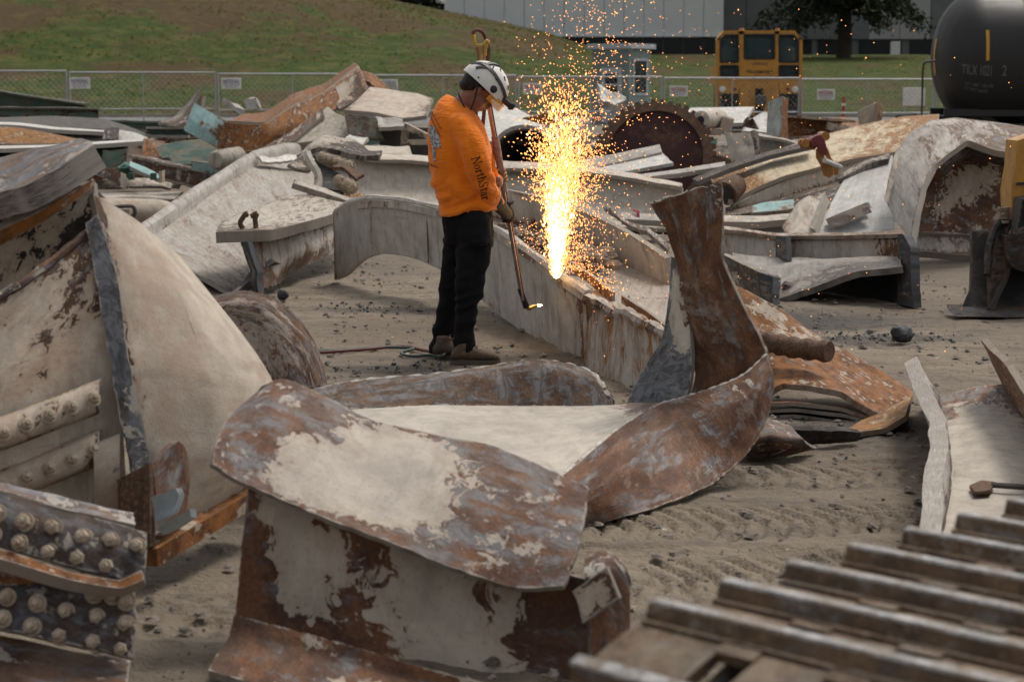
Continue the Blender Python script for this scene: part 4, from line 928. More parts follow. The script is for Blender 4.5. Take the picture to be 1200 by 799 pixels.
# ------------------------------------------------------------------ bolted splice plates, bottom left
def splice():
    T = thing('bolted_splice_stack', 'stack of dark splice plates studded with bolts beside the cream shell', 'scrap steel', g(80, 790))
    def plate(nm, c, t, mat, **k):
        return sheet(nm, c, mat, T, t=t, **k)
    up = plate('splice_plate', [[p(-70, 560, 5.42, .85), p(0, 577, 5.4, .85), p(80, 600, 5.38, .9), p(172, 628, 5.36, .85)], [p(-70, 588, 5.34, .9), p(0, 606, 5.32, .9), p(80, 630, 5.3, .9), p(172, 655, 5.3, .8)], [p(-70, 622, 5.3, .9), p(0, 640, 5.28, .9), p(80, 664, 5.26, .9), p(168, 686, 5.26, .85)]], .03, M['bluesteel_dark'], dent=.006, rag=.006)
    plate('upper_lip', [[p(-70, 545, 5.55, .6), p(0, 571, 5.53, .6), p(80, 590, 5.5, .6), p(156, 605, 5.48, .6)], [p(-70, 566, 5.40, .7), p(0, 584, 5.38, .7), p(80, 604, 5.36, .7), p(158, 622, 5.36, .6)]], .03, M['bluesteel_pale'], dent=.01, rag=.01)
    plate('rust_seam', [[p(-70, 630, 5.28), p(0, 648, 5.25), p(80, 674, 5.23), p(140, 684, 5.22), p(168, 672, 5.24)], [p(-70, 644, 5.25), p(0, 660, 5.21), p(80, 684, 5.2), p(140, 694, 5.2), p(170, 684, 5.22)]], .04, M['rust'], wear=.95, dent=.008)
    plate('middle_fill', [[p(-70, 645, 5.36), p(0, 660, 5.34), p(80, 682, 5.34), p(158, 694, 5.34)], [p(-70, 675, 5.32), p(0, 688, 5.3), p(80, 705, 5.3), p(158, 716, 5.3)]], .05, M['rust'], wear=.8, dent=.01)
    lo = plate('splice_plate', [[p(-70, 662, 5.34, .8), p(0, 678, 5.32, .8), p(80, 694, 5.3, .85), p(160, 706, 5.3, .8)], [p(-70, 690, 5.26, .85), p(0, 708, 5.24, .85), p(80, 724, 5.22, .85), p(160, 738, 5.22, .8)], [p(-70, 722, 5.22, .8), p(0, 738, 5.2, .75), p(80, 756, 5.18, .7), p(156, 772, 5.18, .8)]], .03, M['bluesteel_dark'], dent=.006, rag=.006)
    plate('base_plate', [[p(-70, 730, 5.32, .9), p(0, 745, 5.3, .9), p(80, 765, 5.28, .9), p(152, 778, 5.28, .9)], [g(-70, 770, .02, .9), g(0, 782, .02, .9), g(70, 796, .02, .9), g(150, 800, .02, .9)], [g(-70, 820, .015, .9), g(0, 830, .015, .9), g(70, 840, .015, .9), g(145, 838, .015, .9)]], .025, M['brown'], dent=.006)
    def bolts(par, rows, y0, nrm):
        for px, py in rows: bolt(par, Vector(p(px+random.uniform(-1.5, 1.5), py+random.uniform(-1.5, 1.5), y0)), nrm+Vector((random.uniform(-.08, .08), 0, random.uniform(-.08, .08))), random.uniform(.78, .92))
    nu = Vector((-.05, -.93, .35)).normalized()
    bolts(up, [(-34, 590), (-4, 602), (29, 612), (63, 620), (96, 629), (130, 634), (160, 641)], 5.305, nu)
    bolts(up, [(-38, 616), (-8, 628), (24, 637), (58, 646), (92, 655), (126, 662)], 5.272, nu)
    bolts(lo, [(-27, 690), (9, 699), (44, 707), (79, 716), (114, 724), (147, 732)], 5.222, nu)
    bolts(lo, [(-33, 716), (3, 725), (38, 735), (73, 744), (109, 751), (143, 759)], 5.19, nu)
    bolts(T, [(111, 696), (133, 697), (148, 704)], 5.255, nu)
M['bluesteel_dark'] = steel('dark_worn_steel', paint=(.40, .36, .31), rust=(.05, .038, .033), rust2=(.085, .056, .042), metal_amt=.7, metal=(.085, .085, .094), scale=2.)
splice()

# ------------------------------------------------------------------ rusty bent channel, centre right
def rusty_channel():
    T = thing('rusty_bent_channel', 'orange rusty bent channel with flaking paint behind the upright fin', 'scrap steel', g(960, 505))
    sheet('top_plate', [
        [p(862, 338, 10.7, .55), p(910, 362, 10.5, .5), p(955, 395, 10.3, .55), p(1000, 420, 10.1, .85), p(1040, 442, 9.9, .8), p(1070, 462, 9.75, .75)],
        [p(866, 380, 10.4, .6), p(910, 398, 10.25, .5), p(955, 418, 10.05, .6), p(998, 440, 9.85, .8), p(1034, 458, 9.7, .62), p(1066, 472, 9.6, .7)],
        [p(872, 430, 10.0, .9), p(912, 428, 9.95, .8), p(952, 438, 9.75, .85), p(992, 456, 9.6, .8), p(1026, 474, 9.5, .8), p(1056, 484, 9.42, .85)],
        [p(880, 470, 9.6, .9), p(915, 456, 9.6, .85), p(950, 455, 9.5, .9), p(990, 465, 9.4, .95), p(1022, 486, 9.35, .9), p(1040, 498, 9.3, .9)],
    ], M['rust'], T, t=.03, dent=.012, rag=.012)
    for k, (dy, dY) in enumerate(((8, .10), (15, .22), (23, .34))):
        sheet('lower_leaf', [[p(884, 466+dy, 9.75+dY*.5), p(930, 462+dy, 9.7+dY*.4), p(985, 468+dy, 9.6+dY*.3), p(1020-k*8, 480+dy*.6, 9.5)], [p(886, 468+dy, 9.5+dY*.2), p(930, 465+dy, 9.46), p(985, 472+dy, 9.4), p(1018-k*8, 486+dy*.5, 9.36)]], M['brown'] if k else M['rust'], T, t=.018, wear=.8, dent=.006, rag=.01)
    sheet('torn_corner', [[p(1010, 495, 9.35), p(1040, 482, 9.4), p(1070, 465, 9.7)], [g(985, 512, .02), g(1035, 505, .02), g(1062, 490, .06)]], M['yellow'], T, t=.025, wear=.6, rag=.01)
    mb = MB(); P = crpath([p(897, 400, 9.95), p(930, 407, 9.8), p(972, 412, 9.66)], 16)
    mb.tube(P, [.052+.006*math.sin(i*1.9) for i in range(16)], 14); mb.build('crusted_tube', M['dirtyrust'], T)
    sheet('base_leaf', [[g(890, 500, .10), g(960, 500, .10), g(1010, 505, .06)], [g(900, 522, .02), g(960, 518, .02), g(1005, 515, .02)]], M['dark'], T, t=.03, wear=.7, dent=.01, rag=.02)
rusty_channel()
S1('thin_flat_scrap', 'small flat bent plate lying on the dirt below the rusty channel', 'scrap plate', [
    [g(868, 500, .06), g(895, 489, .12), g(925, 500, .10)], [g(862, 520, .05), g(905, 512, .12), g(940, 515, .09)], [g(866, 534, .012), g(908, 535, .015), g(956, 524, .03)]], M['brown'], t=.016, wear=.55, dent=.008, rag=.01)

# ------------------------------------------------------------------ pale channel on the right
def pale_channel():
    T = thing('pale_open_channel', 'open pale channel lying web down with torn white edge and rusty wall', 'scrap steel', g(1150, 600))
    L = [(1096, 470), (1103, 500), (1106, 530), (1104, 570), (1098, 620), (1090, 680), (1080, 760)]; Rr = [(1180, 452), (1200, 490), (1220, 530), (1245, 575), (1275, 630), (1310, 700), (1350, 780)]
    mid = [((a[0]+b[0])/2, (a[1]+b[1])/2-4) for a, b in zip(L, Rr)]
    wl = [.5, .3, .15, .12, .12, .15, .2]
    sheet('web', [[g(*q, .09, min(1, w_+.15)) for q, w_ in zip(L, wl)], [g(*q, .075, w_+(.28 if i == 0 else 0)) for i, (q, w_) in enumerate(zip(mid, wl))], [g(*q, .09, w_+.15) for q, w_ in zip(Rr, wl)]], M['web'], T, t=.024, dent=.006, cell=.025)
    topL = [(1066, 420, .30), (1078, 455, .30), (1092, 492, .29), (1099, 522, .28), (1094, 562, .27), (1085, 615, .27), (1078, 680, .27)]
    rows = [[g(a, b, z, .30) for a, b, z in topL], [tuple((np.array(g(a, b, z))*.5+np.array(g(*q, .05))*.5))+(.55,) for (a, b, z), q in zip(topL, L)], [g(*q, .02, .7) for q in L]]
    sheet('torn_flange', rows, M['bluesteel_pale2'], T, t=.065, dent=.03, rag=.035, cell=.018, ten=.2)
    topR = [(1152, 396, .40), (1172, 418, .40), (1196, 450, .39), (1225, 495, .38), (1262, 560, .38), (1300, 640, .37), (1340, 720, .37)]
    rows = [[g(a, b, z, .75) for a, b, z in topR], [tuple((np.array(g(a, b, z))*.5+np.array(g(*q, .10))*.5))+(.62,) for (a, b, z), q in zip(topR, Rr)], [g(*q, .03, .55) for q in Rr]]
    sheet('rusty_flange', rows, M['rust_pale'], T, t=.028, dent=.012, rag=.015, cell=.025)
    mb = MB(); A, B = Vector(g(1162, 568, .115)), Vector(g(1205, 571, .115)); mb.cyl(A, B, .012, n=6); mb.build('bar_fragment', M['dark'], T)
    for q in ([(1136, 572), (1150, 566), (1166, 568), (1160, 578), (1142, 580)], [(1178, 612), (1196, 606), (1206, 612), (1190, 620)]):
        mb = MB(); mb.prism([g(a, b, .104) for a, b in q], (0, 0, .012)); mb.build('rust_flake', M['dirtyrust'], T)
M['bluesteel_pale2'] = steel('chipped_white_steel', paint=(.62, .59, .55), rust=(.13, .10, .085), rust2=(.2, .14, .1), metal_amt=.6, metal=(.22, .22, .23), scale=2.5, grime=.25)
M['rust_pale'] = steel('rust_and_cream_steel', paint=(.48, .42, .34), rust=(.12, .06, .035), rust2=(.25, .12, .06), metal_amt=.2, scale=1.8, stain=.6)
pale_channel()

# ------------------------------------------------------------------ crawler track, nearest thing on the right
def crawler():
    P0 = Vector((-.02, 2.72, 0)); d = Vector((.70, .714, 0)).normalized(); s = Vector((d.y, -d.x, 0))     # d along the track, s across it (to the right)
    r = .37; Lc = 2.9; zc = .405; Wd = .62; pitch = .172
    T = thing('crawler_track', 'worn steel crawler track with grouser shoes in the blurred foreground', 'crawler track', tuple(P0+d*(Lc/2+r)+s*(Wd/2)))
    per = 2*Lc+2*math.pi*r; n = int(round(per/pitch)); pt = per/n
    def pose(u):
        u %= per
        if u < Lc: return P0+d*(r+u)+Vector((0, 0, zc+r)), d, Vector((0, 0, 1))
        u -= Lc
        if u < math.pi*r:
            a = u/r; c = P0+d*(r+Lc)+Vector((0, 0, zc)); return c+Vector((0, 0, 1))*(r*math.cos(a))+d*(r*math.sin(a)), d*math.cos(a)-Vector((0, 0, 1))*math.sin(a), Vector((0, 0, 1))*math.cos(a)+d*math.sin(a)
        u -= math.pi*r
        if u < Lc: return P0+d*(r+Lc-u)+Vector((0, 0, zc-r)), -d, Vector((0, 0, -1))
        u -= Lc; a = u/r; c = P0+d*r+Vector((0, 0, zc)); return c-Vector((0, 0, 1))*(r*math.cos(a))-d*(r*math.sin(a)), -d*math.cos(a)+Vector((0, 0, 1))*math.sin(a), -Vector((0, 0, 1))*math.cos(a)-d*math.sin(a)
    steelm = steel('track_steel', paint=(.20, .165, .13), rust=(.085, .058, .04), rust2=(.17, .11, .066), metal_amt=.2, metal=(.14, .135, .13), scale=1.5, grime=.3, dust=.4)
    sm = steel('grouser_steel', paint=(.33, .31, .28), rust=(.22, .18, .14), rust2=(.26, .21, .16), metal_amt=1.1, metal=(.28, .28, .285), scale=2., dust=.1, rough=.42)
    # one shoe: plate with rolled edge, two mud holes, and one grouser bar (a part of the shoe)
    hw = Wd/2; px = pt*.5-.004
    prof = [(-px, -.008), (-px, .010), (-px*.55, .014), (px*.4, .010), (px, .004), (px, -.012)]
    mb = MB()
    segs = [(-hw, -.10), (-.10, -.02), (.06, .14), (.14, hw)]
    cuts = [(-hw, -.12, 0), (-.12, -.05, 1), (-.05, .07, 0), (.07, .14, 1), (.14, hw, 0)]
    for a, b, hole in cuts:
        pr = prof if not hole else None
        if not hole: mb.add([(x, y, z) for y in (a, b) for x, z in prof], [tuple(range(5, -1, -1)), tuple(range(6, 12))]+[(k, (k+1) % 6, 6+(k+1) % 6, 6+k) for k in range(6)])
        else:
            for x0, x1 in ((-px, -px*.25), (px*.75, px)): mb.box(((x0+x1)/2, (a+b)/2, .001), (x1-x0, b-a, .02))
    shoe0 = finish('shoe', mb.v, mb.f, steelm, None, wear=.6, angle=30, origin=(0, 0, 0)); shoe_me = shoe0.data; bpy.data.objects.remove(shoe0)
    mb = MB(); bp = [(-.022, .008), (-.013, .034), (-.010, .038), (.010, .038), (.013, .034), (.024, .006)]
    mb.add([(x-px*.62, y, z) for y in (-hw, hw) for x, z in bp], [tuple(range(5, -1, -1)), tuple(range(6, 12))]+[(k, (k+1) % 6, 6+(k+1) % 6, 6+k) for k in range(6)])
    bar0 = finish('grouser_bar', mb.v, mb.f, [steelm, sm], None, wear=.75, angle=30, origin=(0, 0, 0)); bar0.data.polygons.foreach_set('material_index', [0, 0, 0, 1, 1, 1, 0, 0]); bar_me = bar0.data; bpy.data.objects.remove(bar0)
    for k in range(n):
        c, tx, nz = pose(k*pt+.02); ty = nz.cross(tx)
        o = bpy.data.objects.new('shoe', shoe_me); COL.objects.link(o); o.parent = T
        mt = Matrix((tx, ty, nz)).transposed().to_4x4(); o.rotation_mode = 'QUATERNION'; o.rotation_quaternion = mt.to_quaternion()
        o.location = c+s*hw-T.location
        b = bpy.data.objects.new('grouser_bar', bar_me); COL.objects.link(b); b.parent = o
    for e in (.18, .44):
        for k in range(n):
            c, tx, nz = pose(k*pt+.02); ty = nz.cross(tx)
            if k % 1 == 0:
                mb = MB() if k == 0 else None
                if k == 0:
                    mb.box((0, 0, -.055), (pt*1.05, .035, .075), bev=.012); q = finish('chain_link', mb.v, mb.f, M['dark'], None, wear=.7, origin=(0, 0, 0)); lk = q.data; bpy.data.objects.remove(q)
                o = bpy.data.objects.new('chain_link', lk); COL.objects.link(o); o.parent = T; o.rotation_mode = 'QUATERNION'
                o.rotation_quaternion = Matrix((tx, ty, nz)).transposed().to_quaternion(); o.location = c+s*e-T.location
    for u in (r, r+Lc):
        c = P0+d*u+Vector((0, 0, zc)); mb = MB(); mb.lathe([(.20, .20), (.205, .265), (.415, .265), (.42, .20)], c, s, 28); mb.build('idler_wheel', M['dark'], T)
    mb = MB(); rt = Matrix.Rotation(math.atan2(d.y, d.x), 3, 'Z'); mb.box(P0+d*(r+Lc/2)+s*hw+Vector((0, 0, zc)), (Lc-.1, .24, .26), rt, bev=.03); mb.build('roller_frame', M['dark'], T)
crawler()
TEN[0] = .5
# ------------------------------------------------------------------ the arched beam that is being cut
def arch_beam():
    T = thing('arched_beam', 'long arched grey beam being cut, with tray web and upright rear wall', 'girder', g(600, 400))
    top = [(393, 252, 16.1), (402, 244, 15.95), (420, 236, 15.7), (445, 234, 15.4), (480, 238, 15.0), (515, 246, 14.5), (550, 256, 14.0), (585, 272, 13.45), (620, 296, 12.85), (655, 322, 12.2), (690, 347, 11.55)]
    bot = [(395, 328, 16.15), (408, 322, 15.95), (428, 304, 15.7), (452, 297, 15.4), (487, 302, 15.0), (520, 316, 14.5), (554, 340, 14.0), (590, 370, 13.4), (624, 394, 12.75), (660, 414, 12.05), (692, 432, 11.5)]
    wt = [.45, .25, .2, .2, .22, .2, .2, .22, .25, .3, .45]
    mid = [tuple((np.array(a)+np.array(b))/2) for a, b in zip(top, bot)]
    sheet('near_wall', [[p(*q, w_) for q, w_ in zip(top, wt)], [p(*q, w_*.9) for q, w_ in zip(mid, wt)], [p(*q, w_) for q, w_ in zip(bot, wt)]], M['conc'], T, t=.045, dent=.008, cell=.04, maxn=190)
    # rounded rim along the top of the near wall
    mb = MB(); mb.tube(crpath([np.array(p(a, b-1, Y))+[0, .03, 0] for a, b, Y in top], 60), [.030+.005*math.sin(i*.9) for i in range(60)], 8); mb.build('top_bead', M['conc'], T, wear=.3)
    sheet('ledge', [[p(a, b+1, Y-.035, .3) for a, b, Y in top[2:]], [p(a, b+9, Y-.05, .25) for a, b, Y in top[2:]]], M['conc'], T, t=.03, dent=.006, cell=.04, maxn=150)
    # the wall steps at a seam, then carries on towards the camera
    top2 = [(688, 352, 11.50), (705, 358, 11.25), (722, 368, 11.0), (735, 368, 10.85), (752, 378, 10.6), (775, 390, 10.3), (800, 402, 10.0)]
    bot2 = [(690, 440, 11.20), (702, 452, 11.0), (716, 464, 10.75), (730, 470, 10.6), (750, 480, 10.35), (778, 492, 10.05), (800, 500, 9.8)]
    sheet('near_wall', [[p(*q, .4) for q in top2], [p((a[0]+b[0])/2, (a[1]+b[1])/2, (a[2]+b[2])/2, .40) for a, b in zip(top2, bot2)], [p(*q, .45) for q in bot2]], M['conc_rust'], T, t=.05, dent=.016, rag=.012)
    mb = MB(); mb.tube(crpath([np.array(p(a, b-1, Y))+[0, .0, 0] for a, b, Y in top2], 40), [.034+.007*math.sin(i*1.3) for i in range(40)], 8); mb.build('top_bead', M['conc'], T, wear=.45)
    for px, y0, y1, Y in ((434, 240, 300, 15.5), (500, 243, 308, 14.72), (521, 249, 318, 14.4), (600, 286, 376, 13.2)):
        mb = MB(); A, B = Vector(p(px, y0, Y-.045)), Vector(p(px+2, y1, Y-.05)); mb.cyl(A, B, .006, n=5); mb.build('weld_seam', M['conc'], T, wear=.5)
    # seam and stiffener edge where the wall steps out
    sheet('step_edge', [[p(690, 350, 11.42), p(699, 352, 11.36)], [p(692, 395, 11.30), p(700, 398, 11.24)], [p(692, 440, 11.16), p(700, 446, 11.1)]], M['conc'], T, t=.05, wear=.5, dent=.01, rag=.01)
    # tray web between the walls
    sheet('tray_web', [
        [p(560, 248, 15.2, .5), p(600, 262, 14.7, .5), p(650, 276, 14.1, .4), p(700, 295, 13.45, .3), p(745, 315, 12.9, .3), p(790, 338, 12.35, .3), p(830, 360, 11.9, .3)],
        [p(556, 260, 14.5, .5), p(592, 275, 14.05, .6), p(640, 298, 13.4, .5), p(690, 322, 12.7, .3), p(735, 345, 12.15, .28), p(780, 368, 11.6, .3), p(815, 388, 11.2, .3)],
        [p(552, 268, 13.95, .5), p(586, 284, 13.42, .5), p(622, 308, 12.8, .5), p(668, 340, 12.0, .5), p(706, 364, 11.35, .4), p(752, 388, 10.7, .4), p(790, 410, 10.2, .4)]], M['tray'], T, t=.03, dent=.012, cell=.05)
    # rear wall standing up behind the tray
    sheet('rear_wall', [
        [p(560, 216, 15.2, .3), p(590, 221, 14.75, .3), p(640, 232, 14.1, .35), p(690, 249, 13.45, .3), p(735, 270, 12.9, .25), p(770, 292, 12.5, .25), p(782, 302, 12.38, .3)],
        [p(560, 234, 15.2, .3), p(592, 240, 14.72, .3), p(644, 254, 14.1, .3), p(694, 272, 13.45, .25), p(740, 293, 12.9, .2), p(776, 314, 12.48, .25), p(786, 322, 12.36, .3)],
        [p(560, 250, 15.2, .4), p(596, 262, 14.7, .45), p(648, 277, 14.1, .45), p(698, 296, 13.45, .3), p(744, 317, 12.88, .3), p(778, 336, 12.46, .3), p(788, 342, 12.34, .3)]], M['conc_pale'], T, t=.035, dent=.008, cell=.05)
    # rusty stiffener strips on the tray
    for a, b, Ya, Yb in (((612, 268), (666, 304), 14.0, 12.95), ((668, 306), (719, 342), 12.45, 11.65), ((730, 346), (790, 388), 11.45, 10.6)):
        sheet('rusty_stiffener', [[p(a[0], a[1], Ya), p((a[0]+b[0])/2, (a[1]+b[1])/2-2, (Ya+Yb)/2), p(b[0], b[1], Yb)], [p(a[0], a[1]+9, Ya), p((a[0]+b[0])/2, (a[1]+b[1])/2+10, (Ya+Yb)/2), p(b[0], b[1]+17, Yb)]], M['rust'], T, t=.02, wear=.85, dent=.004)
    sheet('inner_lip', [[p(735, 348, 11.9), p(760, 350, 11.95), p(782, 350, 12.0)], [p(738, 362, 11.8), p(762, 364, 11.85), p(784, 366, 11.9)]], M['grey'], T, t=.03, wear=.4, rag=.02)
    mb = MB(); mb.tube(crpath([p(673, 446, 11.36), p(676, 438, 11.3), p(681, 436, 11.28), p(684, 442, 11.26), p(681, 452, 11.26)], 10), .014, 6); mb.build('hook', M['dirtyrust'], T)
M['conc_rust'] = steel('chalky_rust_run_steel', paint=(.44, .40, .35), rust=(.13, .075, .045), rust2=(.28, .15, .06), metal_amt=.05, streak=.35, grime=.5, stain=.9, scale=1.6, orange=.4)
M['conc_pale'] = steel('pale_dusty_steel', paint=(.47, .42, .36), metal_amt=.2, streak=.4, grime=.45, stain=.5, dust=.4)
M['tray'] = steel('dusty_tray_steel', paint=(.36, .325, .285), rust=(.14, .085, .05), rust2=(.25, .16, .10), metal_amt=.1, grime=.6, stain=.6, dust=.6, scale=2)
arch_beam()

# ------------------------------------------------------------------ T-beam end with a lifting lug
def tee_beam():
    T = thing('tee_beam', 'cream T-beam end with ragged stem and two hooked lifting lugs', 'beam', g(305, 345))
    sheet('flange', [[p(262, 265, 15.9, .42), p(300, 248, 16.6, .38), p(345, 234, 17.6, .45), p(390, 230, 18.6, .48), p(412, 236, 18.9, .4)],
                     [p(256, 272, 15.4, .45), p(308, 263, 15.8, .36), p(352, 252, 16.7, .42), p(395, 243, 17.8, .45), p(416, 243, 18.2, .4)],
                     [p(253, 279, 15.05, .65), p(318, 276, 15.1, .5), p(358, 266, 16.0, .42), p(398, 254, 17.1, .35), p(418, 249, 17.6, .4)]], M['cream_chip'], T, t=.085, dent=.006, rag=.01)
    sheet('stem', [[p(286, 284, 15.15, .5), p(310, 281, 15.35, .3), p(340, 275, 15.9, .3), p(372, 266, 16.7, .4), p(400, 258, 17.4, .4)],
                   [p(296, 312, 15.1, .6), p(315, 308, 15.3, .35), p(342, 300, 15.85, .35), p(375, 286, 16.6, .5), p(402, 276, 17.3, .5)],
                   [p(302, 343, 15.0, .8), p(318, 336, 15.25, .7), p(332, 326, 15.8, .8), p(372, 304, 16.5, .8), p(404, 294, 17.2, .8)]], M['grey'], T, t=.04, dent=.02, rag=.03)
    sheet('torn_edge', [[p(286, 284, 15.08), p(291, 300, 15.02), p(299, 318, 15.0), p(297, 330, 14.98), p(301, 345, 14.95)], [p(294, 283, 15.02), p(299, 300, 14.98), p(306, 318, 14.95), p(305, 330, 14.93), p(307, 344, 14.9)]], M['burnt'], T, t=.05, wear=.5, dent=.02)
    for e in (0, 1):
        mb = MB(); x = 283+e*15; s_ = -1 if e == 0 else 1
        mb.tube(crpath([p(x+2, 268, 15.2), p(x+s_*1.5, 262, 15.2), p(x+s_*0+1, 256, 15.2), p(x+3+(0 if e else 3), 250, 15.2), p(x+(5 if e == 0 else -4), 254, 15.2)], 14), .020, 7); mb.build('lifting_lug', M['dirtyrust'], T)
M['cream_chip'] = steel('chipped_cream_steel', paint=(.45, .415, .36), rust=(.09, .065, .05), rust2=(.17, .12, .08), metal_amt=.3, scale=2.2, grime=.35)
tee_beam()
S1('leaning_rod_frame', 'bent grey bar lying along the dirt below the cream T-beam', 'bar', [[g(272, 345, .05), g(290, 328, .12), g(320, 305, .25)], [g(284, 346, .02), g(302, 330, .08), g(330, 308, .2)]], M['dark'], t=.04, wear=.6)

# ------------------------------------------------------------------ long leaning girder, left
def leaning_girder():
    T = thing('leaning_girder', 'long dusty grey girder lying on its side with a tall streaked flange', 'girder', g(230, 300))
    up = [(150, 288, 16.2), (185, 268, 17.6), (230, 238, 20), (268, 214, 22.2), (303, 193, 24), (322, 190, 25), (362, 183, 26.5)]
    tp = [(150, 281, 16.2), (185, 258, 17.6), (230, 226, 20), (268, 202, 22.2), (301, 181, 24), (320, 176, 25), (356, 169, 26.5)]
    lo = [(272, 347, 15.25), (285, 330, 15.9), (305, 304, 17.2), (330, 280, 18.7), (358, 256, 20.5), (390, 238, 22), (425, 222, 24)]
    mid = [(205, 312, 15.7), (228, 296, 16.8), (262, 270, 18.6), (298, 244, 20.6), (330, 222, 22.3), (358, 210, 23.7), (395, 200, 25.2)]
    low = lambda q, k: p(q[0], q[1], q[2], k)
    sheet('web', [[low(q, .38) for q in up], [low(q, .40) for q in mid], [low(q, .48) for q in lo]], M['web_dusty'], T, t=.03, dent=.02, cell=.07)
    sheet('flange', [[p(a-4, b-3, Y+.3, .3) for a, b, Y in tp], [low(q, .3) for q in tp], [p((a[0]+b[0])/2+1, (a[1]+b[1])/2+5, a[2]-.05, .35) for a, b in zip(tp, up)], [p(a+3, b+9, Y-.1, .45) for a, b, Y in up]], M['grey'], T, t=.045, dent=.012, cell=.07)
    sheet('peeled_skin', [[p(300, 184, 23.7), p(325, 184, 24.2), p(350, 184, 24.6), p(372, 187, 25)], [p(306, 192, 23.5), p(328, 192, 23.9), p(352, 190, 24.3), p(374, 193, 24.7)]], M['bluesteel_pale2'], T, t=.03, dent=.03, rag=.05, wear=.3)
M['web_dusty'] = steel('dusty_pale_web_steel', paint=(.37, .345, .31), metal_amt=.9, metal=(.2, .2, .205), streak=.35, grime=.4, stain=.3, dust=.25)
leaning_girder()

# ------------------------------------------------------------------ riveted wreck beside it
def wreck():
    T = thing('riveted_wreck', 'torn riveted beam end with bent dark plates lying across the pale girders', 'scrap steel', g(400, 260))
    sheet('roof_plate', [[p(360, 177, 19.6, .4), p(378, 160, 19.9, .35), p(415, 166, 20.2, .4), p(432, 178, 20.2, .6), p(448, 181, 20.2, .8)], [p(348, 186, 19.0, .4), p(376, 176, 19.2, .5), p(408, 184, 19.4, .9), p(426, 186, 19.6, .95), p(444, 184, 19.8, .9)]], M['cream_dark'], T, t=.05, dent=.02, rag=.04)
    sheet('side_flap', [[p(358, 178, 19.0), p(346, 188, 18.7), p(337, 194, 18.5)], [p(362, 186, 18.95), p(356, 194, 18.7), p(346, 199, 18.5)], [p(366, 198, 18.9), p(364, 201, 18.7), p(358, 201, 18.6)]], M['cream_dark'], T, t=.035, wear=.5)
    mb = MB(); mb.tube(crpath([p(360, 180, 18.5), p(364, 190, 18.4), p(372, 203, 18.35), p(373, 214, 18.3), p(371, 222, 18.25)], 14), .040, 6); mb.build('bent_rib', M['cream_chip'], T, wear=.3)
    sheet('riveted_web', [[p(366, 180, 18.9), p(385, 182, 19), p(412, 190, 19.1)], [p(374, 200, 18.7), p(395, 203, 18.8), p(408, 208, 18.9)], [p(376, 222, 18.5), p(400, 225, 18.6), p(414, 224, 18.7)]], M['burnt'], T, t=.03, wear=.6, dent=.03, rag=.05)
    sheet('torn_strip', [[p(392, 195, 18.6), p(405, 193, 18.6), p(418, 202, 18.6), p(428, 205, 18.55)], [p(386, 198, 18.5), p(402, 198, 18.5), p(412, 207, 18.5), p(418, 212, 18.45)]], M['dirtyrust'], T, t=.03, rag=.03)
    sheet('foot_plate', [[p(344, 213, 18.2), p(380, 223, 18.3), p(420, 240, 18.4)], [p(342, 218, 17.8), p(378, 229, 17.9), p(418, 243, 18.0)]], M['cream_chip'], T, t=.05, wear=.35, rag=.02)
    sheet('under_block', [[p(382, 233, 18.0), p(418, 243, 18.1)], [p(378, 240, 17.8), p(412, 246, 17.9)], [p(380, 250, 17.9), p(412, 250, 18.0)]], M['dark'], T, t=.06, wear=.6)
    sheet('rust_crust', [[p(400, 222, 18.7), p(425, 228, 19.2), p(440, 231, 19.6)], [p(405, 238, 18.5), p(424, 240, 19.0), p(440, 234, 19.4)]], M['yellow'], T, t=.04, wear=.7, dent=.03, rag=.05)
    for k in range(11): bolt(T, p(378+k*3.1, 185+k*1.0+(k % 2)*1.5, 18.82), (-.1, -.9, .3), 2.0, 'rivet')
    for k in range(9): bolt(T, p(398+k*1.9, 212+k*.9+(k % 2)*3, 18.45), (-.1, -.9, .3), 2.0, 'rivet')
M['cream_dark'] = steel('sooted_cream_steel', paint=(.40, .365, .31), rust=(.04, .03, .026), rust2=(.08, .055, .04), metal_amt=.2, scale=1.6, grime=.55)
wreck()

# ------------------------------------------------------------------ long beige plate girder behind the worker
def beige_girder():
    T = thing('beige_plate_girder', 'long beige plate girder lying across the yard behind the worker', 'girder', g(600, 256))
    top = [(408, 180, 23.6), (440, 186, 23.6), (500, 189, 23.5), (560, 193, 23.3), (620, 197, 23.1), (690, 203, 22.8), (750, 210, 22.4), (800, 220, 22)]
    bot = [(418, 246, 23.0), (445, 247, 22.9), (500, 249, 22.8), (560, 252, 22.6), (620, 255, 22.4), (690, 259, 22.1), (750, 263, 21.8), (800, 266, 21.5)]
    sheet('web', [[p(*q, .15) for q in top], [p((a[0]+b[0])/2, (a[1]+b[1])/2, (a[2]+b[2])/2+.12, .1) for a, b in zip(top, bot)], [p(*q, .3) for q in bot]], M['beige'], T, t=.04, dent=.015, cell=.08, maxn=120)
    sheet('top_flange', [[p(a, b-5, Y+.45, .35) for a, b, Y in top], [p(a, b-1, Y-.02, .25) for a, b, Y in top], [p(a, b+3, Y-.22, .35) for a, b, Y in top]], M['beige'], T, t=.04, dent=.03, cell=.08, rag=.03)
    sheet('bottom_flange', [[p(a, b-3, Y+.2, .4) for a, b, Y in bot[5:]], [p(a, b+6, Y-.45, .4) for a, b, Y in bot[5:]]], M['beige'], T, t=.04, dent=.02)
M['beige'] = steel('beige_paint_steel', paint=(.50, .445, .375), rust=(.09, .055, .035), rust2=(.2, .11, .06), metal_amt=.1, scale=1.3, grime=.25, stain=.3)
beige_girder()
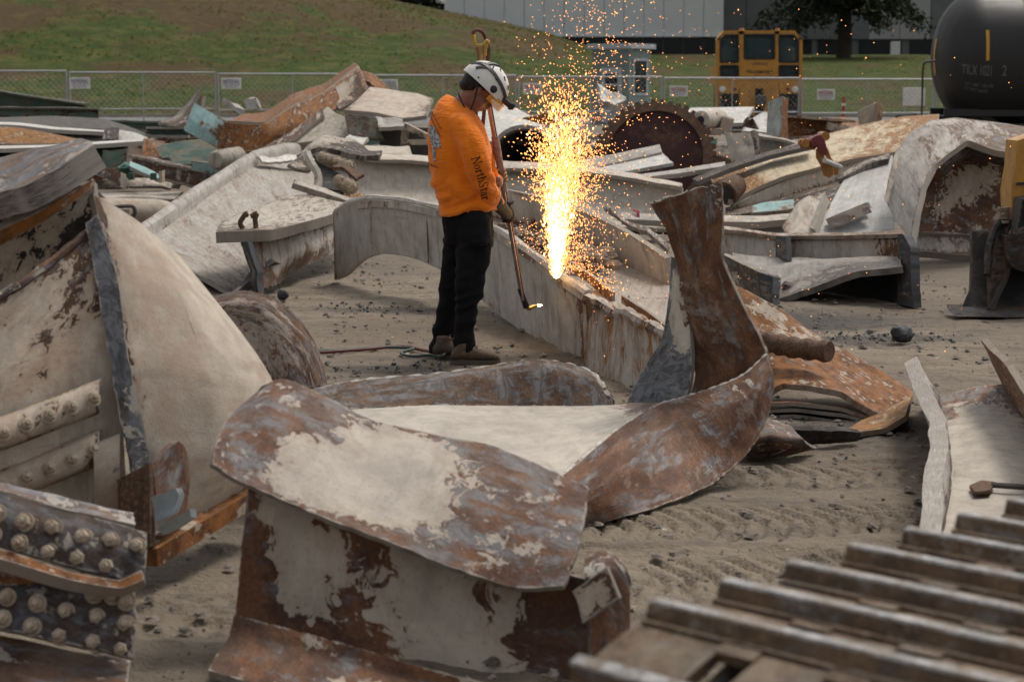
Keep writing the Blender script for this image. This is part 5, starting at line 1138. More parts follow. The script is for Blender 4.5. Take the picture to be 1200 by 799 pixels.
S1('red_strap', 'red webbing strap hanging on the girder behind the tray', 'strap', [[p(742, 246, 20.5), p(745, 246, 20.5)], [p(746, 250, 20.3), p(749, 248, 20.3)], [p(747, 262, 20.2), p(750, 261, 20.2)]], plain('strap_red', (.28, .02, .03), .7, 0, .2, 10), t=.02, dent=0)
S1('ledge_bar', 'short pale bar lying behind the tray of the arched beam', 'bar', [[p(728, 252, 20.6), p(770, 254, 20.4), p(800, 258, 20.2)], [p(728, 260, 20.2), p(770, 262, 20.0), p(800, 266, 19.8)]], M['grey'], t=.06, wear=.3)
S1('twisted_cable_strip', 'thin twisted grey strip lying along the rear wall of the arched beam', 'scrap strip', [[p(706, 242, 16), p(730, 256, 15), p(760, 272, 14), p(785, 292, 13.2)], [p(708, 246, 15.8), p(730, 261, 14.8), p(758, 277, 13.8), p(783, 297, 13)]], M['grey'], t=.03, wear=.5, dent=.03, rag=.03)

# ------------------------------------------------------------------ cut I-beam end, right of centre
def cut_ibeam():
    T = thing('cut_i_beam', 'grey I-beam lying on its side with burnt cut end and sagging web', 'girder', g(1000, 355))
    sheet('far_flange', [[p(846, 268, 16.6, .3), p(880, 272, 16.4, .25), p(915, 278, 16.1, .3), p(970, 277, 15.6, .25), p(1020, 276, 15.1, .3), p(1062, 275, 14.7, .5)],
                         [p(846, 300, 16.5, .4), p(880, 304, 16.3, .3), p(915, 310, 16.0, .35), p(970, 312, 15.5, .3), p(1020, 312, 15.0, .4), p(1062, 312, 14.65, .7)],
                         [p(846, 330, 16.4, .5), p(880, 334, 16.2, .5), p(915, 338, 15.9, .5), p(970, 344, 15.4, .6), p(1020, 350, 14.9, .7), p(1062, 356, 14.55, .9)]], M['conc'], T, t=.06, dent=.01, cell=.05)
    sheet('inner_shade_sheet', [[p(905, 316, 15.85), p(970, 316, 15.35), p(1056, 316, 14.6)], [p(905, 345, 15.8), p(970, 349, 15.3), p(1056, 357, 14.52)]], M['black'], T, t=.02, wear=0)  # black sheet that paints in the deep shade under the web
    sheet('web', [[p(858, 300, 16.3, .3), p(900, 305, 15.95, .3), p(950, 308, 15.5, .3), p(1005, 306, 15.0, .4), p(1056, 306, 14.6, .6)],
                  [p(868, 322, 15.6, .3), p(905, 322, 15.3, .3), p(945, 312, 15.2, .25), p(1000, 306, 14.8, .4), p(1056, 308, 14.45, .6)],
                  [p(888, 352, 14.85, .5), p(912, 354, 14.75, .5), p(948, 342, 14.7, .6), p(1000, 322, 14.5, .7), p(1058, 314, 14.3, .9)]], M['web_ash'], T, t=.05, dent=.018, cell=.05, rag=.02)
    sheet('near_flange', [[p(846, 296, 15.6, .6), p(868, 306, 15.2, .6), p(890, 316, 14.85, .6), p(906, 322, 14.6, .8)], [p(846, 322, 15.5, .5), p(868, 330, 15.15, .5), p(890, 338, 14.8, .6), p(907, 343, 14.55, .8)], [p(848, 342, 15.4, .6), p(868, 347, 15.05, .6), p(890, 353, 14.7, .7), p(908, 357, 14.45, .9)]], M['cream_chip'], T, t=.09, dent=.012, rag=.02)
    sheet('burnt_end', [[p(1057, 275, 14.62), p(1064, 275, 14.5), p(1072, 290, 14.35)], [p(1057, 312, 14.55), p(1065, 312, 14.4), p(1073, 318, 14.28)], [p(1056, 357, 14.5), p(1064, 360, 14.3), p(1075, 360, 14.2)]], M['burnt'], T, t=.07, wear=.6, dent=.02, rag=.02)
    sheet('burnt_end', [[p(892, 318, 14.72), p(908, 324, 14.48)], [p(893, 340, 14.66), p(909, 343, 14.42)], [p(894, 356, 14.6), p(910, 358, 14.38)]], M['burnt'], T, t=.06, wear=.5, dent=.02, rag=.02)
    sheet('stiffener', [[p(911, 277, 16.0), p(924, 277, 15.6)], [p(911, 306, 15.9), p(925, 306, 15.5)]], M['burnt'], T, t=.04, wear=.5, dent=.01)
    mb = MB(); mb.box(p(923, 338, 14.9), (.09, .07, .09), Matrix.Rotation(.5, 3, 'X')@Matrix.Rotation(.4, 3, 'Y'), bev=.012); mb.build('block', M['burnt'], T, wear=.5)
    sheet('top_lip', [[p(846, 266, 16.62), p(915, 275.5, 16.12), p(1060, 273, 14.75)], [p(846, 270, 16.5), p(915, 279, 16.0), p(1060, 277, 14.62)]], M['conc_pale'], T, t=.03, wear=.4, dent=.01, rag=.02)
M['web_ash'] = steel('ashy_grey_steel', paint=(.36, .345, .325), rust=(.11, .10, .095), rust2=(.17, .15, .14), metal_amt=.8, metal=(.10, .105, .115), streak=1.6, grime=.5, dust=.4, scale=1.6)
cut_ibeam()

# ------------------------------------------------------------------ bent grey girder, right
def bent_girder():
    T = thing('bent_grey_girder', 'wide grey flange bent into an arch over a peeling web', 'girder', g(1130, 302))
    sheet('bent_flange', [
        [p(1040, 236, 17.2, .25), p(1046, 208, 17.4, .25), p(1052, 180, 17.7, .3), p(1066, 160, 18.0, .3), p(1090, 146, 18.4, .35), p(1120, 142, 18.7, .45), p(1160, 146, 18.9, .6), p(1215, 154, 19.1, .6)],
        [p(1052, 262, 16.8, .2), p(1060, 228, 17.0, .2), p(1068, 196, 17.3, .25), p(1084, 172, 17.6, .5), p(1106, 155, 17.9, .5), p(1132, 151, 18.2, .5), p(1168, 160, 18.4, .6), p(1215, 168, 18.6, .6)],
        [p(1071, 284, 16.45, .25), p(1076, 252, 16.6, .3), p(1083, 222, 16.8, .35), p(1096, 196, 17.1, .5), p(1116, 180, 17.4, .4), p(1134, 168, 17.7, .3), p(1166, 180, 17.9, .55), p(1215, 190, 18.1, .6)]], M['grey'], T, t=.06, dent=.012, cell=.04, ten=.85)
    sheet('flange_edge', [[p(1037, 234, 17.15), p(1044, 205, 17.4), p(1050, 180, 17.65)], [p(1042, 240, 17.05), p(1049, 210, 17.3), p(1055, 184, 17.6)]], M['conc_pale'], T, t=.05, wear=.3, dent=.02)
    sheet('web', [[p(1078, 196, 18.4, .8), p(1110, 178, 18.6, .75), p(1150, 180, 18.7, .8), p(1215, 186, 18.8, .6)], [p(1076, 222, 18.3, .78), p(1112, 210, 18.5, .42), p(1150, 210, 18.6, .45), p(1215, 215, 18.7, .75)], [p(1074, 250, 18.2, .6), p(1110, 246, 18.3, .35), p(1150, 246, 18.4, .8), p(1215, 246, 18.5, .6)], [p(1072, 274, 18.0, .92), p(1110, 276, 18.1, .9), p(1150, 278, 18.2, .8), p(1215, 280, 18.3, .6)]], M['brown_cream'], T, t=.04, dent=.02, cell=.05)
    sheet('base_flange', [[p(1072, 274, 18.2), p(1110, 277, 18.2), p(1160, 279, 18.2), p(1215, 281, 18.2)], [p(1072, 298, 17.9), p(1110, 301, 17.9), p(1160, 304, 17.9), p(1215, 306, 17.9)]], M['grey'], T, t=.07, wear=.45, dent=.012)
    sheet('inner_roll', [[p(1100, 198, 17.3), p(1118, 182, 17.6), p(1135, 171, 17.9), p(1165, 184, 18.1), p(1210, 194, 18.3)], [p(1104, 204, 17.8), p(1122, 188, 18.0), p(1138, 180, 18.2), p(1166, 190, 18.4), p(1210, 199, 18.5)]], M['dark'], T, t=.05, wear=.6, dent=.02, rag=.03)
bent_girder()
def slotted_plate():
    T = thing('slotted_plate', 'light grey plate with a rectangular slot leaning against the bent girder', 'scrap plate', g(980, 282))
    sheet('plate', [[p(996, 200, 18.6, .15), p(1020, 190, 18.9, .2), p(1046, 184, 19.1, .3)], [p(978, 232, 17.9, .1), p(1008, 225, 18.1, .1), p(1044, 218, 18.3, .15)], [p(962, 266, 17.3, .2), p(1000, 268, 17.3, .12), p(1048, 268, 17.3, .15)], [p(956, 284, 17.1, .3), p(1000, 284, 17.05, .25), p(1050, 284, 17.0, .25)]], M['web_cool'], T, t=.04, dent=.012)
    sheet('edge_strips', [[p(988, 206, 18.4), p(1020, 188, 18.8), p(1044, 180, 19.0)], [p(982, 214, 18.2), p(1016, 196, 18.6), p(1042, 188, 18.8)]], M['bluesteel_dark'], T, t=.05, wear=.45, dent=.02, rag=.03)
    mb = MB(); mb.prism([p(990, 250, 17.4), p(1018, 237, 17.6), p(1022, 244, 17.5), p(992, 257, 17.3)], (0, .02, 0)); mb.build('slot', M['black'], T)
    mb = MB(); mb.prism([p(970, 262, 17.18), p(1018, 242, 17.35), p(1022, 249, 17.3), p(974, 268, 17.1)], (.0, .12, .03)); mb.build('slot_bar', M['dark'], T, wear=.5)
    sheet('side_curl', [[p(918, 268, 17.6), p(934, 242, 17.9), p(948, 230, 18.1), p(962, 236, 18.2)], [p(926, 280, 17.2), p(942, 262, 17.5), p(956, 250, 17.7), p(972, 250, 17.8)], [p(950, 284, 17.05), p(956, 276, 17.2), p(964, 268, 17.3), p(976, 262, 17.5)]], M['conc_pale'], T, t=.03, wear=.35, dent=.015)
    sheet('rib', [[p(966, 232, 17.7), p(970, 233, 17.6)], [p(950, 270, 17.2), p(956, 272, 17.1)]], M['cream_chip'], T, t=.06, wear=.2)
M['web_cool'] = steel('cool_white_steel', paint=(.50, .495, .48), metal_amt=.9, metal=(.2, .205, .215), streak=2., grime=.3, stain=.15)
slotted_plate()

# ------------------------------------------------------------------ yellow digger attachment at the right edge
def digger():
    T = thing('digger_grapple', 'black digger bucket with yellow arm standing on the dirt', 'digger', g(1170, 370))
    Y0 = 13.75
    def pl(nm, poly, Y, th, mat, wear=.3):
        mb = MB(); mb.prism([p(a, b, Y) for a, b in poly], (0, th, 0)); return mb.build(nm, mat, T, wear=wear)
    bl = M['blade']
    sheet('back_blade', [[p(1137, 272, 14.3), p(1160, 273, 14.3), p(1230, 275, 14.3)], [p(1137, 310, 14.15), p(1160, 310, 14.15), p(1230, 312, 14.15)], [p(1136, 338, 14.0), p(1160, 340, 14.0), p(1230, 342, 14.0)], [p(1126, 364, 13.8), p(1160, 364, 13.8), p(1230, 366, 13.8)]], bl, T, t=.05, wear=.25, dent=.004)
    mb = MB(); mb.prism([p(1120, 365, 13.6), p(1240, 368, 13.6), p(1240, 373, 13.5), p(1120, 370.5, 13.5)], (0, .28, .02)); mb.build('cutting_edge', bl, T, wear=.55)
    sheet('hook_rib', [[p(1176, 258, 14.15), p(1166, 268, 14.05), p(1158, 290, 13.95), p(1156, 320, 13.85), p(1158, 345, 13.75), p(1160, 364, 13.7)], [p(1186, 262, 14.1), p(1180, 275, 14.0), p(1184, 300, 13.9), p(1184, 318, 13.82), p(1172, 342, 13.72), p(1162, 364, 13.68)]], bl, T, t=.06, wear=.4, dent=.004)
    mb = MB(); mb.tube(crpath([p(1178, 256, 14.1), p(1167, 266, 14.0), p(1159, 290, 13.9), p(1157, 322, 13.8)], 16), .026, 8); mb.build('rib_rim', bl, T, wear=.55)
    pl('pivot_block', [(1183, 278), (1230, 278), (1230, 315), (1190, 316), (1183, 308)], 13.7, .5, bl, .35)
    mb = MB(); mb.cyl(p(1206, 292, 13.55), p(1206, 292, 14.3), .16, n=20); mb.build('pivot_pin', M['dark'], T, wear=.6)
    mb = MB(); 
    for k in range(4): mb.cyl(p(1176, 243+k*5, 14.05), p(1176, 246.5+k*5, 14.05), .045-.004*(k % 2), .038, n=12)
    mb.build('hose_fitting', M['bolt'], T, wear=.4)
    sheet('link', [[p(1193, 232, 13.9), p(1230, 226, 13.9)], [p(1189, 262, 13.9), p(1230, 262, 13.9)], [p(1188, 278, 13.85), p(1230, 280, 13.85)]], bl, T, t=.2, wear=.2, dent=0)
    mb = MB(); mb.prism([p(1192, 165, 14.0), p(1240, 150, 14.0), p(1240, 255, 14.0), p(1197, 250, 14.0), p(1186, 245, 14.0), p(1185, 225, 14.0), p(1190, 195, 14.0)], (0, .32, 0)); mb.build('arm', M['machine_yellow'], T)
    mb = MB(); mb.prism([p(1191, 214, 13.99), p(1240, 212, 13.99), p(1240, 215, 13.99), p(1190.5, 217, 13.99)], (0, -.02, 0)); mb.build('arm_seam', M['black'], T)
digger()
TEN[0] = .75
# ------------------------------------------------------------------ the heaps between the yard and the fence
def Q(name, label, c, Y, mat, cat='scrap plate', t=.05, wear=.35, dent=.010, rag=.015):
    """a bent plate from an outline of 4 corners (top-left, top-right, bottom-right, bottom-left); Y one depth or four"""
    Ys = Y if isinstance(Y, (list, tuple)) else [Y]*4
    tl, tr, br, bl = [np.array(p(a, b, y)) for (a, b), y in zip(c, Ys)]
    rows = []
    for s_ in (0, .5, 1):
        A, B = tl*(1-s_)+bl*s_, tr*(1-s_)+br*s_
        rows.append([tuple(A), tuple((A*2+B)/3+RNG.normal(0, .012, 3)), tuple((A+B*2)/3+RNG.normal(0, .012, 3)), tuple(B)])
    return tag(sheet(name, rows, mat, t=t, wear=wear, dent=dent, rag=rag), label, cat)
def BEAM(name, label, a, b, h, Ya, Yb, mat, mat2=None, cat='girder', w=.28, wear=.3, foot=True):
    """I-girder on edge: web between two flanges; a, b = pixel ends of the top edge, h = (left, right) pixel heights"""
    A, B = Vector(p(*a, Ya)), Vector(p(*b, Yb)); A2, B2 = Vector(p(a[0], a[1]+h[0], Ya)), Vector(p(b[0], b[1]+h[1], Yb))
    d = (B-A); d.z = 0; d.normalize(); n_ = Vector((d.y, -d.x, 0))
    if n_.y > 0: n_ = -n_
    T = thing(name, label, cat, tuple((A2+B2)/2))
    m = lambda U, V: tuple((U+V)/2+Vector((0, 0, random.uniform(-.01, .01))))
    sheet('web', [[tuple(A), m(A, B), tuple(B)], [tuple(A2), m(A2, B2), tuple(B2)]], mat, T, t=.03, wear=wear, dent=.02)
    for U, V in ((A, B), (A2, B2)):
        e = n_*w/2
        sheet('flange', [[tuple(U-e), m(U-e, V-e), tuple(V-e)], [tuple(U+e), m(U+e, V+e), tuple(V+e)]], mat2 or mat, T, t=.035, wear=wear, dent=.015, rag=.015)
    return T

# left: dark and teal girders
BEAM('dark_green_girder', 'dark green girder on top of the left heap, tapering down toward the fence', (-40, 101), (100, 122), (24, 8), 42, 41, M['darkgreen'], wear=.4)
BEAM('teal_girder', 'faded teal girder with a rusty patch below the dark green girder', (-40, 125), (116, 128), (14, 12), 38, 38, M['teal'], M['darkgreen'], wear=.42)
S1('dark_curved_sheet', 'long black curved sheet sagging over the left heap', 'scrap sheet', [[p(-40, 141, 36), p(60, 138, 36), p(120, 141, 35), p(150, 150, 34), p(176, 161, 33)], [p(-40, 156, 34), p(60, 154, 34), p(115, 153, 33.5), p(145, 158, 33), p(172, 165, 32.5)]], M['dark'], t=.06, wear=.3)
def grey_ib():
    T = thing('grey_long_girder', 'long pale grey girder with white flange edge in the left heap', 'girder', p(60, 180, 31))
    sheet('web', [[p(-40, 148, 31.5), p(60, 153, 31.5), p(122, 157, 31.3), p(170, 164, 31)], [p(-40, 168, 31), p(60, 168, 31), p(122, 168, 30.8), p(170, 168, 30.5)]], M['grey'], T, t=.04, wear=.25)
    sheet('flange', [[p(-40, 144, 31.8), p(20, 146, 31.8), p(65, 151, 31.8), p(122, 155, 31.5)], [p(-40, 147, 31.0), p(20, 149, 31.0), p(65, 154, 31.0), p(122, 157, 30.8)]], M['white_edge'], T, t=.06, wear=.2)
    sheet('splice', [[p(122, 152, 31), p(140, 150, 31)], [p(123, 166, 30.6), p(138, 164, 30.6)]], M['bluesteel_dark'], T, t=.04, wear=.6, rag=.04)
    sheet('end_flange', [[p(140, 154, 31.2), p(158, 157, 31), p(172, 163, 30.8)], [p(140, 166, 30.8), p(158, 166, 30.6), p(172, 167, 30.5)]], M['white_edge'], T, t=.05, wear=.2)
M['white_edge'] = steel('whitish_edge_steel', paint=(.56, .55, .52), metal_amt=.3, scale=1.5, grime=.3)
grey_ib()
S1('ochre_rusty_beam', 'ochre and brown rusty beam poking out above the teal white-edged girder', 'beam', [[p(-40, 151, 30.2, .6), p(20, 154, 30.2, .55), p(60, 161, 30, .8), p(92, 168, 29.8, .85)], [p(-40, 172, 29.6, .6), p(20, 173, 29.6, .6), p(60, 173, 29.5, .8), p(90, 172, 29.4, .9)]], M['yellow'], t=.12)
def teal_white():
    T = thing('white_edged_teal_girder', 'long teal girder with a clean white flange edge across the left heap', 'girder', p(70, 200, 29))
    sheet('flange', [[p(-40, 174, 29.6), p(60, 172, 29.5), p(168, 165, 29.3)], [p(-40, 178, 28.8), p(60, 175, 28.8), p(168, 168, 28.6)]], M['white_edge'], T, t=.06, wear=.2)
    sheet('web', [[p(-40, 178, 29.3), p(60, 176, 29.2), p(150, 172, 29)], [p(-40, 203, 28.5), p(60, 203, 28.5), p(118, 203, 28.5)]], M['darkgreen'], T, t=.05, wear=.35)
teal_white()
Q('green_square_plate', 'dull green square panel under the white-edged girder', [(120, 176), (149, 175), (149, 194), (121, 196)], 28.4, M['teal'], wear=.4)
Q('cream_stub', 'short upright cream stub standing at the end of the white-edged girder', [(150, 172), (168, 170), (167, 197), (150, 198)], 28.2, M['cream'], t=.12, wear=.3)
Q('rusty_corner_plate', 'torn orange rusty plate beside the upright cream stub', [(168, 163), (176, 164), (190, 184), (168, 196)], [29, 29, 28, 28], M['rust'], wear=.8)
BEAM('brown_plank_beam', 'long brown beam lying in front of the dark green plates', (155, 183), (247, 202), (17, 21), 27.5, 26.5, M['brown'], wear=.62, w=.16)
Q('brown_wedge', 'brown wedge-shaped plate beside the grey cap of the shell', [(112, 195), (145, 203), (144, 221), (113, 204)], [26, 25.6, 25.5, 26], M['brown'], wear=.75, t=.09)
Q('small_green_block', 'small bright green block under the brown beam', [(139, 195), (162, 195), (161, 202), (139, 201)], 26, plain('green_paint', (.04, .14, .11), .6, 0, .3, 4), t=.2)
def pale_rail():
    T = thing('pale_notched_rail', 'pale teal rail with dark square notches below the brown beam', 'rail', p(170, 212, 25.5))
    sheet('bar', [[p(152, 191, 26), p(170, 198, 25.8), p(190, 208, 25.6)], [p(152, 197, 25.8), p(170, 205, 25.6), p(189, 213, 25.4)]], M['lightteal'], T, t=.05, wear=.15)
    for a, b in ((150, 203), (176, 203)): mb = MB(); mb.prism([p(a, b, 25.3), p(a+6, b, 25.3), p(a+6, b+8, 25.3), p(a, b+8, 25.3)], (0, .1, 0)); mb.build('notch_block', M['darkgreen'], T)
    mb = MB(); mb.prism([p(186, 201, 25.3), p(190, 200, 25.3), p(190, 214, 25.3), p(186, 213, 25.3)], (0, .2, 0)); mb.build('end_post', M['cream'], T)
pale_rail()
S1('dark_green_ripped_plate', 'dark green plate with curled torn rim in the left heap', 'scrap plate', [[p(178, 180, 29), p(190, 172, 29.2), p(215, 167, 29.4), p(250, 163, 29.6)], [p(186, 188, 28.5), p(200, 186, 28.6), p(220, 184, 28.8), p(250, 182, 29)]], M['darkgreen'], t=.05, wear=.35)
S1('dark_green_second_plate', 'second dark green plate lying just below the ripped one', 'scrap plate', [[p(198, 184, 28), p(205, 179, 28.2), p(225, 177, 28.4), p(255, 175, 28.6)], [p(202, 195, 27.6), p(212, 194, 27.7), p(232, 194, 27.8), p(255, 194, 27.9)]], M['darkgreen'], t=.05, wear=.4)
BEAM('teal_far_beam', 'thin teal beam far back in the heap below the fence', (128, 142), (226, 144), (9, 8), 36, 35, M['teal'], wear=.3, w=.2)
BEAM('white_capped_rail', 'thin rail with white rusted cap leading to the teal box end', (172, 150), (222, 150), (9, 10), 33, 33, M['darkgreen'], M['white_edge'], wear=.3, w=.2)
Q('green_low_plate', 'pale green plate lying low beside the beige drum', [(224, 188), (256, 192), (262, 206), (224, 200)], 26.5, M['lightteal'], wear=.35)
S1('brown_horn_strip', 'curved brown strip sticking up like a horn in front of the fence', 'scrap strip', [[p(186, 146, 33), p(205, 138, 33), p(222, 120, 33), p(232, 105, 33), p(238, 96, 33)], [p(204, 146, 32.6), p(216, 136, 32.8), p(227, 121, 32.9), p(235, 107, 33), p(239, 97, 33)]], M['grey'], t=.05, wear=.45)
S1('brown_horn_second', 'shorter curved brown strip beside the tall horn-like one', 'scrap strip', [[p(196, 148, 32), p(215, 141, 32), p(230, 130, 32), p(237, 112, 32)], [p(206, 150, 31.8), p(222, 144, 31.8), p(236, 131, 31.8), p(240, 113, 31.9)]], M['brown'], t=.06, wear=.6)

# big rusty box girder with pale teal end
def rusty_box():
    T = thing('rusty_box_girder', 'big rusty bent box girder with pale teal end plate on the heap', 'girder', p(330, 190, 27))
    sheet('end_plate', [[p(229, 122, 27.6, .15), p(248, 133, 27.2, .2), p(266, 143, 26.9, .35)], [p(222, 140, 27.4, .1), p(240, 150, 27.0, .5), p(261, 158, 26.8, .55)], [p(217, 154, 27.3, .2), p(235, 163, 27.0, .3), p(255, 174, 26.8, .4)]], M['lightteal'], T, t=.05, dent=.01)
    sheet('side', [[p(264, 144, 26.8, .9), p(290, 146, 26.6, .85), p(312, 146, 26.6, .9), p(345, 124, 27.2, .85), p(380, 110, 27.8, .9), p(420, 79, 28.6, .8)], [p(260, 160, 26.8, .85), p(288, 162, 26.5, .8), p(315, 158, 26.5, .95), p(350, 142, 27.0, .9), p(384, 122, 27.6, .9), p(426, 94, 28.4, .6)], [p(255, 175, 26.8, .85), p(285, 179, 26.4, .9), p(308, 176, 26.4, .95), p(352, 156, 26.9, .8), p(388, 132, 27.5, .8), p(431, 106, 28.2, .7)]], M['rust'], T, t=.05, dent=.02)
    sheet('top', [[p(284, 138, 28.0, .8), p(310, 134, 27.8, .8), p(345, 112, 28.4, .75), p(380, 100, 28.9, .7), p(416, 76, 29.6, .8)], [p(266, 144, 26.9, .9), p(311, 146, 26.6, .8), p(347, 123, 27.2, .7), p(381, 109, 27.8, .6), p(421, 79, 28.6, .8)]], M['rust'], T, t=.06, dent=.02)
    sheet('open_end', [[p(386, 110, 27.9, .3), p(404, 96, 28.1, .35), p(420, 84, 28.3, .5)], [p(392, 122, 27.7, .35), p(408, 112, 27.9, .4), p(424, 100, 28.1, .6)], [p(398, 130, 27.5, .6), p(415, 120, 27.8, .6), p(430, 108, 28.0, .8)]], M['cream'], T, t=.05)
    sheet('bottom_lip', [[p(300, 180, 26.2), p(340, 158, 26.4), p(378, 128, 27.0)], [p(312, 180, 26.0), p(346, 166, 26.2), p(380, 136, 26.8)]], M['brown'], T, t=.06, wear=.55)
rusty_box()
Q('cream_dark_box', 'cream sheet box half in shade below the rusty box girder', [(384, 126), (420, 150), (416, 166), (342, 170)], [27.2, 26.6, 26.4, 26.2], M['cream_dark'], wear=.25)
Q('white_bar', 'short white bar sticking out above the teal box end', [(262, 114), (286, 128), (284, 138), (260, 119)], 28.4, M['white_edge'], t=.1, wear=.15)
Q('white_block_plate', 'small white tilted plate resting on the rusty box girder', [(285, 117), (300, 114), (306, 127), (290, 130)], 28.6, M['white_edge'], t=.08, wear=.25)
Q('cream_bracket', 'bent cream bracket under the rusty box girder beside the wreck', [(418, 146), (422, 142), (420, 164), (408, 168)], 26, M['cream'], wear=.2)
Q('pale_flat_offcut', 'pale flat offcut lying behind the riveted wreck', [(408, 160), (432, 163), (424, 172), (402, 168)], [25, 25, 24.4, 24.4], M['white_edge'], wear=.25)
def drum():
    mb = MB(); a, b = Vector(p(252, 188, 25.9)), Vector(p(286, 186, 26.6)); d = (b-a)
    mb.lathe([(0, .02), (.01, .10), (.05, .13), (d.length-.05, .17), (d.length-.01, .14), (d.length, .02)], a, d, 20)
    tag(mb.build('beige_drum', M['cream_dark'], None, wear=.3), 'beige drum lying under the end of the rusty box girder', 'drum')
drum()
# behind the worker
S1('rust_toothed_ring', 'curved rusty flange with toothed rim on top of the heap left of the worker', 'scrap flange', [[p(420, 84, 29), p(436, 88, 28.8), p(450, 100, 28.6), p(456, 112, 28.5)], [p(418, 94, 28.6), p(430, 98, 28.4), p(441, 107, 28.2), p(446, 115, 28.1)]], M['rust'], t=.06, wear=.9, rag=.06)
Q('white_paper_plate', 'small white plate behind the toothed rusty flange', [(442, 92), (464, 100), (470, 112), (450, 108)], 30, M['white_edge'], wear=.2)
S1('broad_cream_plate', 'broad cream plate with a dark tear sloping beside the worker', 'scrap plate', [[p(434, 104, 28, .3), p(462, 108, 27.8, .25), p(490, 112, 27.6, .25), p(508, 118, 27.4, .5)], [p(420, 118, 27.0, .25), p(450, 120, 26.8, .2), p(482, 126, 26.6, .3), p(504, 128, 26.5, .5)], [p(404, 131, 26.2, .4), p(440, 134, 26, .2), p(472, 141, 25.8, .3), p(500, 138, 25.8, .5)]], M['cream'], t=.05)
Q('dark_teal_box', 'dark teal box plate below the broad cream plate', [(404, 134), (442, 140), (450, 164), (408, 158)], [26, 25.6, 25.2, 25.6], M['darkgreen'], wear=.5)
Q('grey_cover_plate', 'grey lid plate between the teal box and the cream stub', [(440, 138), (472, 142), (474, 150), (444, 152)], [26, 25.6, 25.0, 25.2], M['grey'], wear=.3)
def cream_boxes():
    T = thing('cream_boxes', 'torn cream box section with dark hollow next to the worker', 'scrap steel', p(485, 182, 25))
    for c, Y in (([(471, 146), (478, 147), (476, 178), (468, 178)], 25.2), ([(474, 144), (502, 158), (500, 163), (474, 152)], 25.1), ([(474, 164), (502, 164), (502, 170), (474, 170)], 25.0)):
        mb = MB(); mb.prism([p(a, b, Y) for a, b in c], (0, .35, 0)); mb.build('box_wall', M['cream'], T, wear=.45)
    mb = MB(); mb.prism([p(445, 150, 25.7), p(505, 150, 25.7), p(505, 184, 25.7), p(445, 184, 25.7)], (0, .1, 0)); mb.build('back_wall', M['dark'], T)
cream_boxes()
Q('flat_cream_offcut', 'flat cream offcut lying on the beige girder left of the worker', [(425, 172), (480, 174), (484, 186), (428, 184)], [24.8, 24.8, 23.9, 23.9], M['beige'], wear=.3)
S1('white_slope_plate', 'large white plate sloping down behind the worker and the pipe', 'scrap plate', [[p(556, 112, 29, .15), p(590, 122, 28.6, .1), p(622, 138, 28.2, .15), p(652, 146, 28, .3)], [p(540, 140, 27.4, .2), p(580, 140, 27.2, .1), p(618, 148, 27, .15), p(648, 156, 27, .3)], [p(530, 168, 26.2, .3), p(562, 168, 26, .2), p(600, 168, 26, .2), p(640, 168, 26, .3)]], M['white_edge'], t=.05)
def pipe():
    T = thing('open_pipe', 'wide dark pipe with pale rim opening toward the yard behind the sparks', 'pipe', p(616, 225, 25))
    c = Vector(p(614, 190, 25)); r = .43; d = Vector((.25, .97, 0)).normalized(); mb = MB()
    prof = [(0, r), (2.2, r), (2.2, r-.04), (0, r-.04), (0, r)]
    n = 36; x = d.orthogonal().normalized(); x = Vector((0, 0, 1)); y = d.cross(x)
    V = [c+d*h+x*(q*math.cos(2*math.pi*k/n))+y*(q*math.sin(2*math.pi*k/n)) for h, q in prof[:4] for k in range(n)]
    fc = [(i*n+k, i*n+(k+1) % n, ((i+1) % 4)*n+(k+1) % n, ((i+1) % 4)*n+k) for i in range(4) for k in range(n)]
    mb.add(V, fc); mb.build('pipe_wall', M['dark'], T, wear=.4, angle=50)
    mb = MB(); V = [c-d*.02+d*h+x*(q*math.cos(2*math.pi*k/n))+y*(q*math.sin(2*math.pi*k/n)) for h, q in ((0, r+.035), (.06, r+.035), (.06, r-.015), (0, r-.015)) for k in range(n)]
    mb.add(V, fc); mb.build('rim', M['grey'], T, wear=.35)
    mb = MB(); mb.lathe([(2.1, .02), (2.1, r-.045), (2.14, r-.045), (2.14, .02)], c, d, n); mb.build('end_wall', M['black'], T)
    mb = MB(); mb.box((c.x+.3, c.y+1, (c.z-r)/2), (.7, 1.4, c.z-r)); mb.build('chock', M['dark'], T)
pipe()
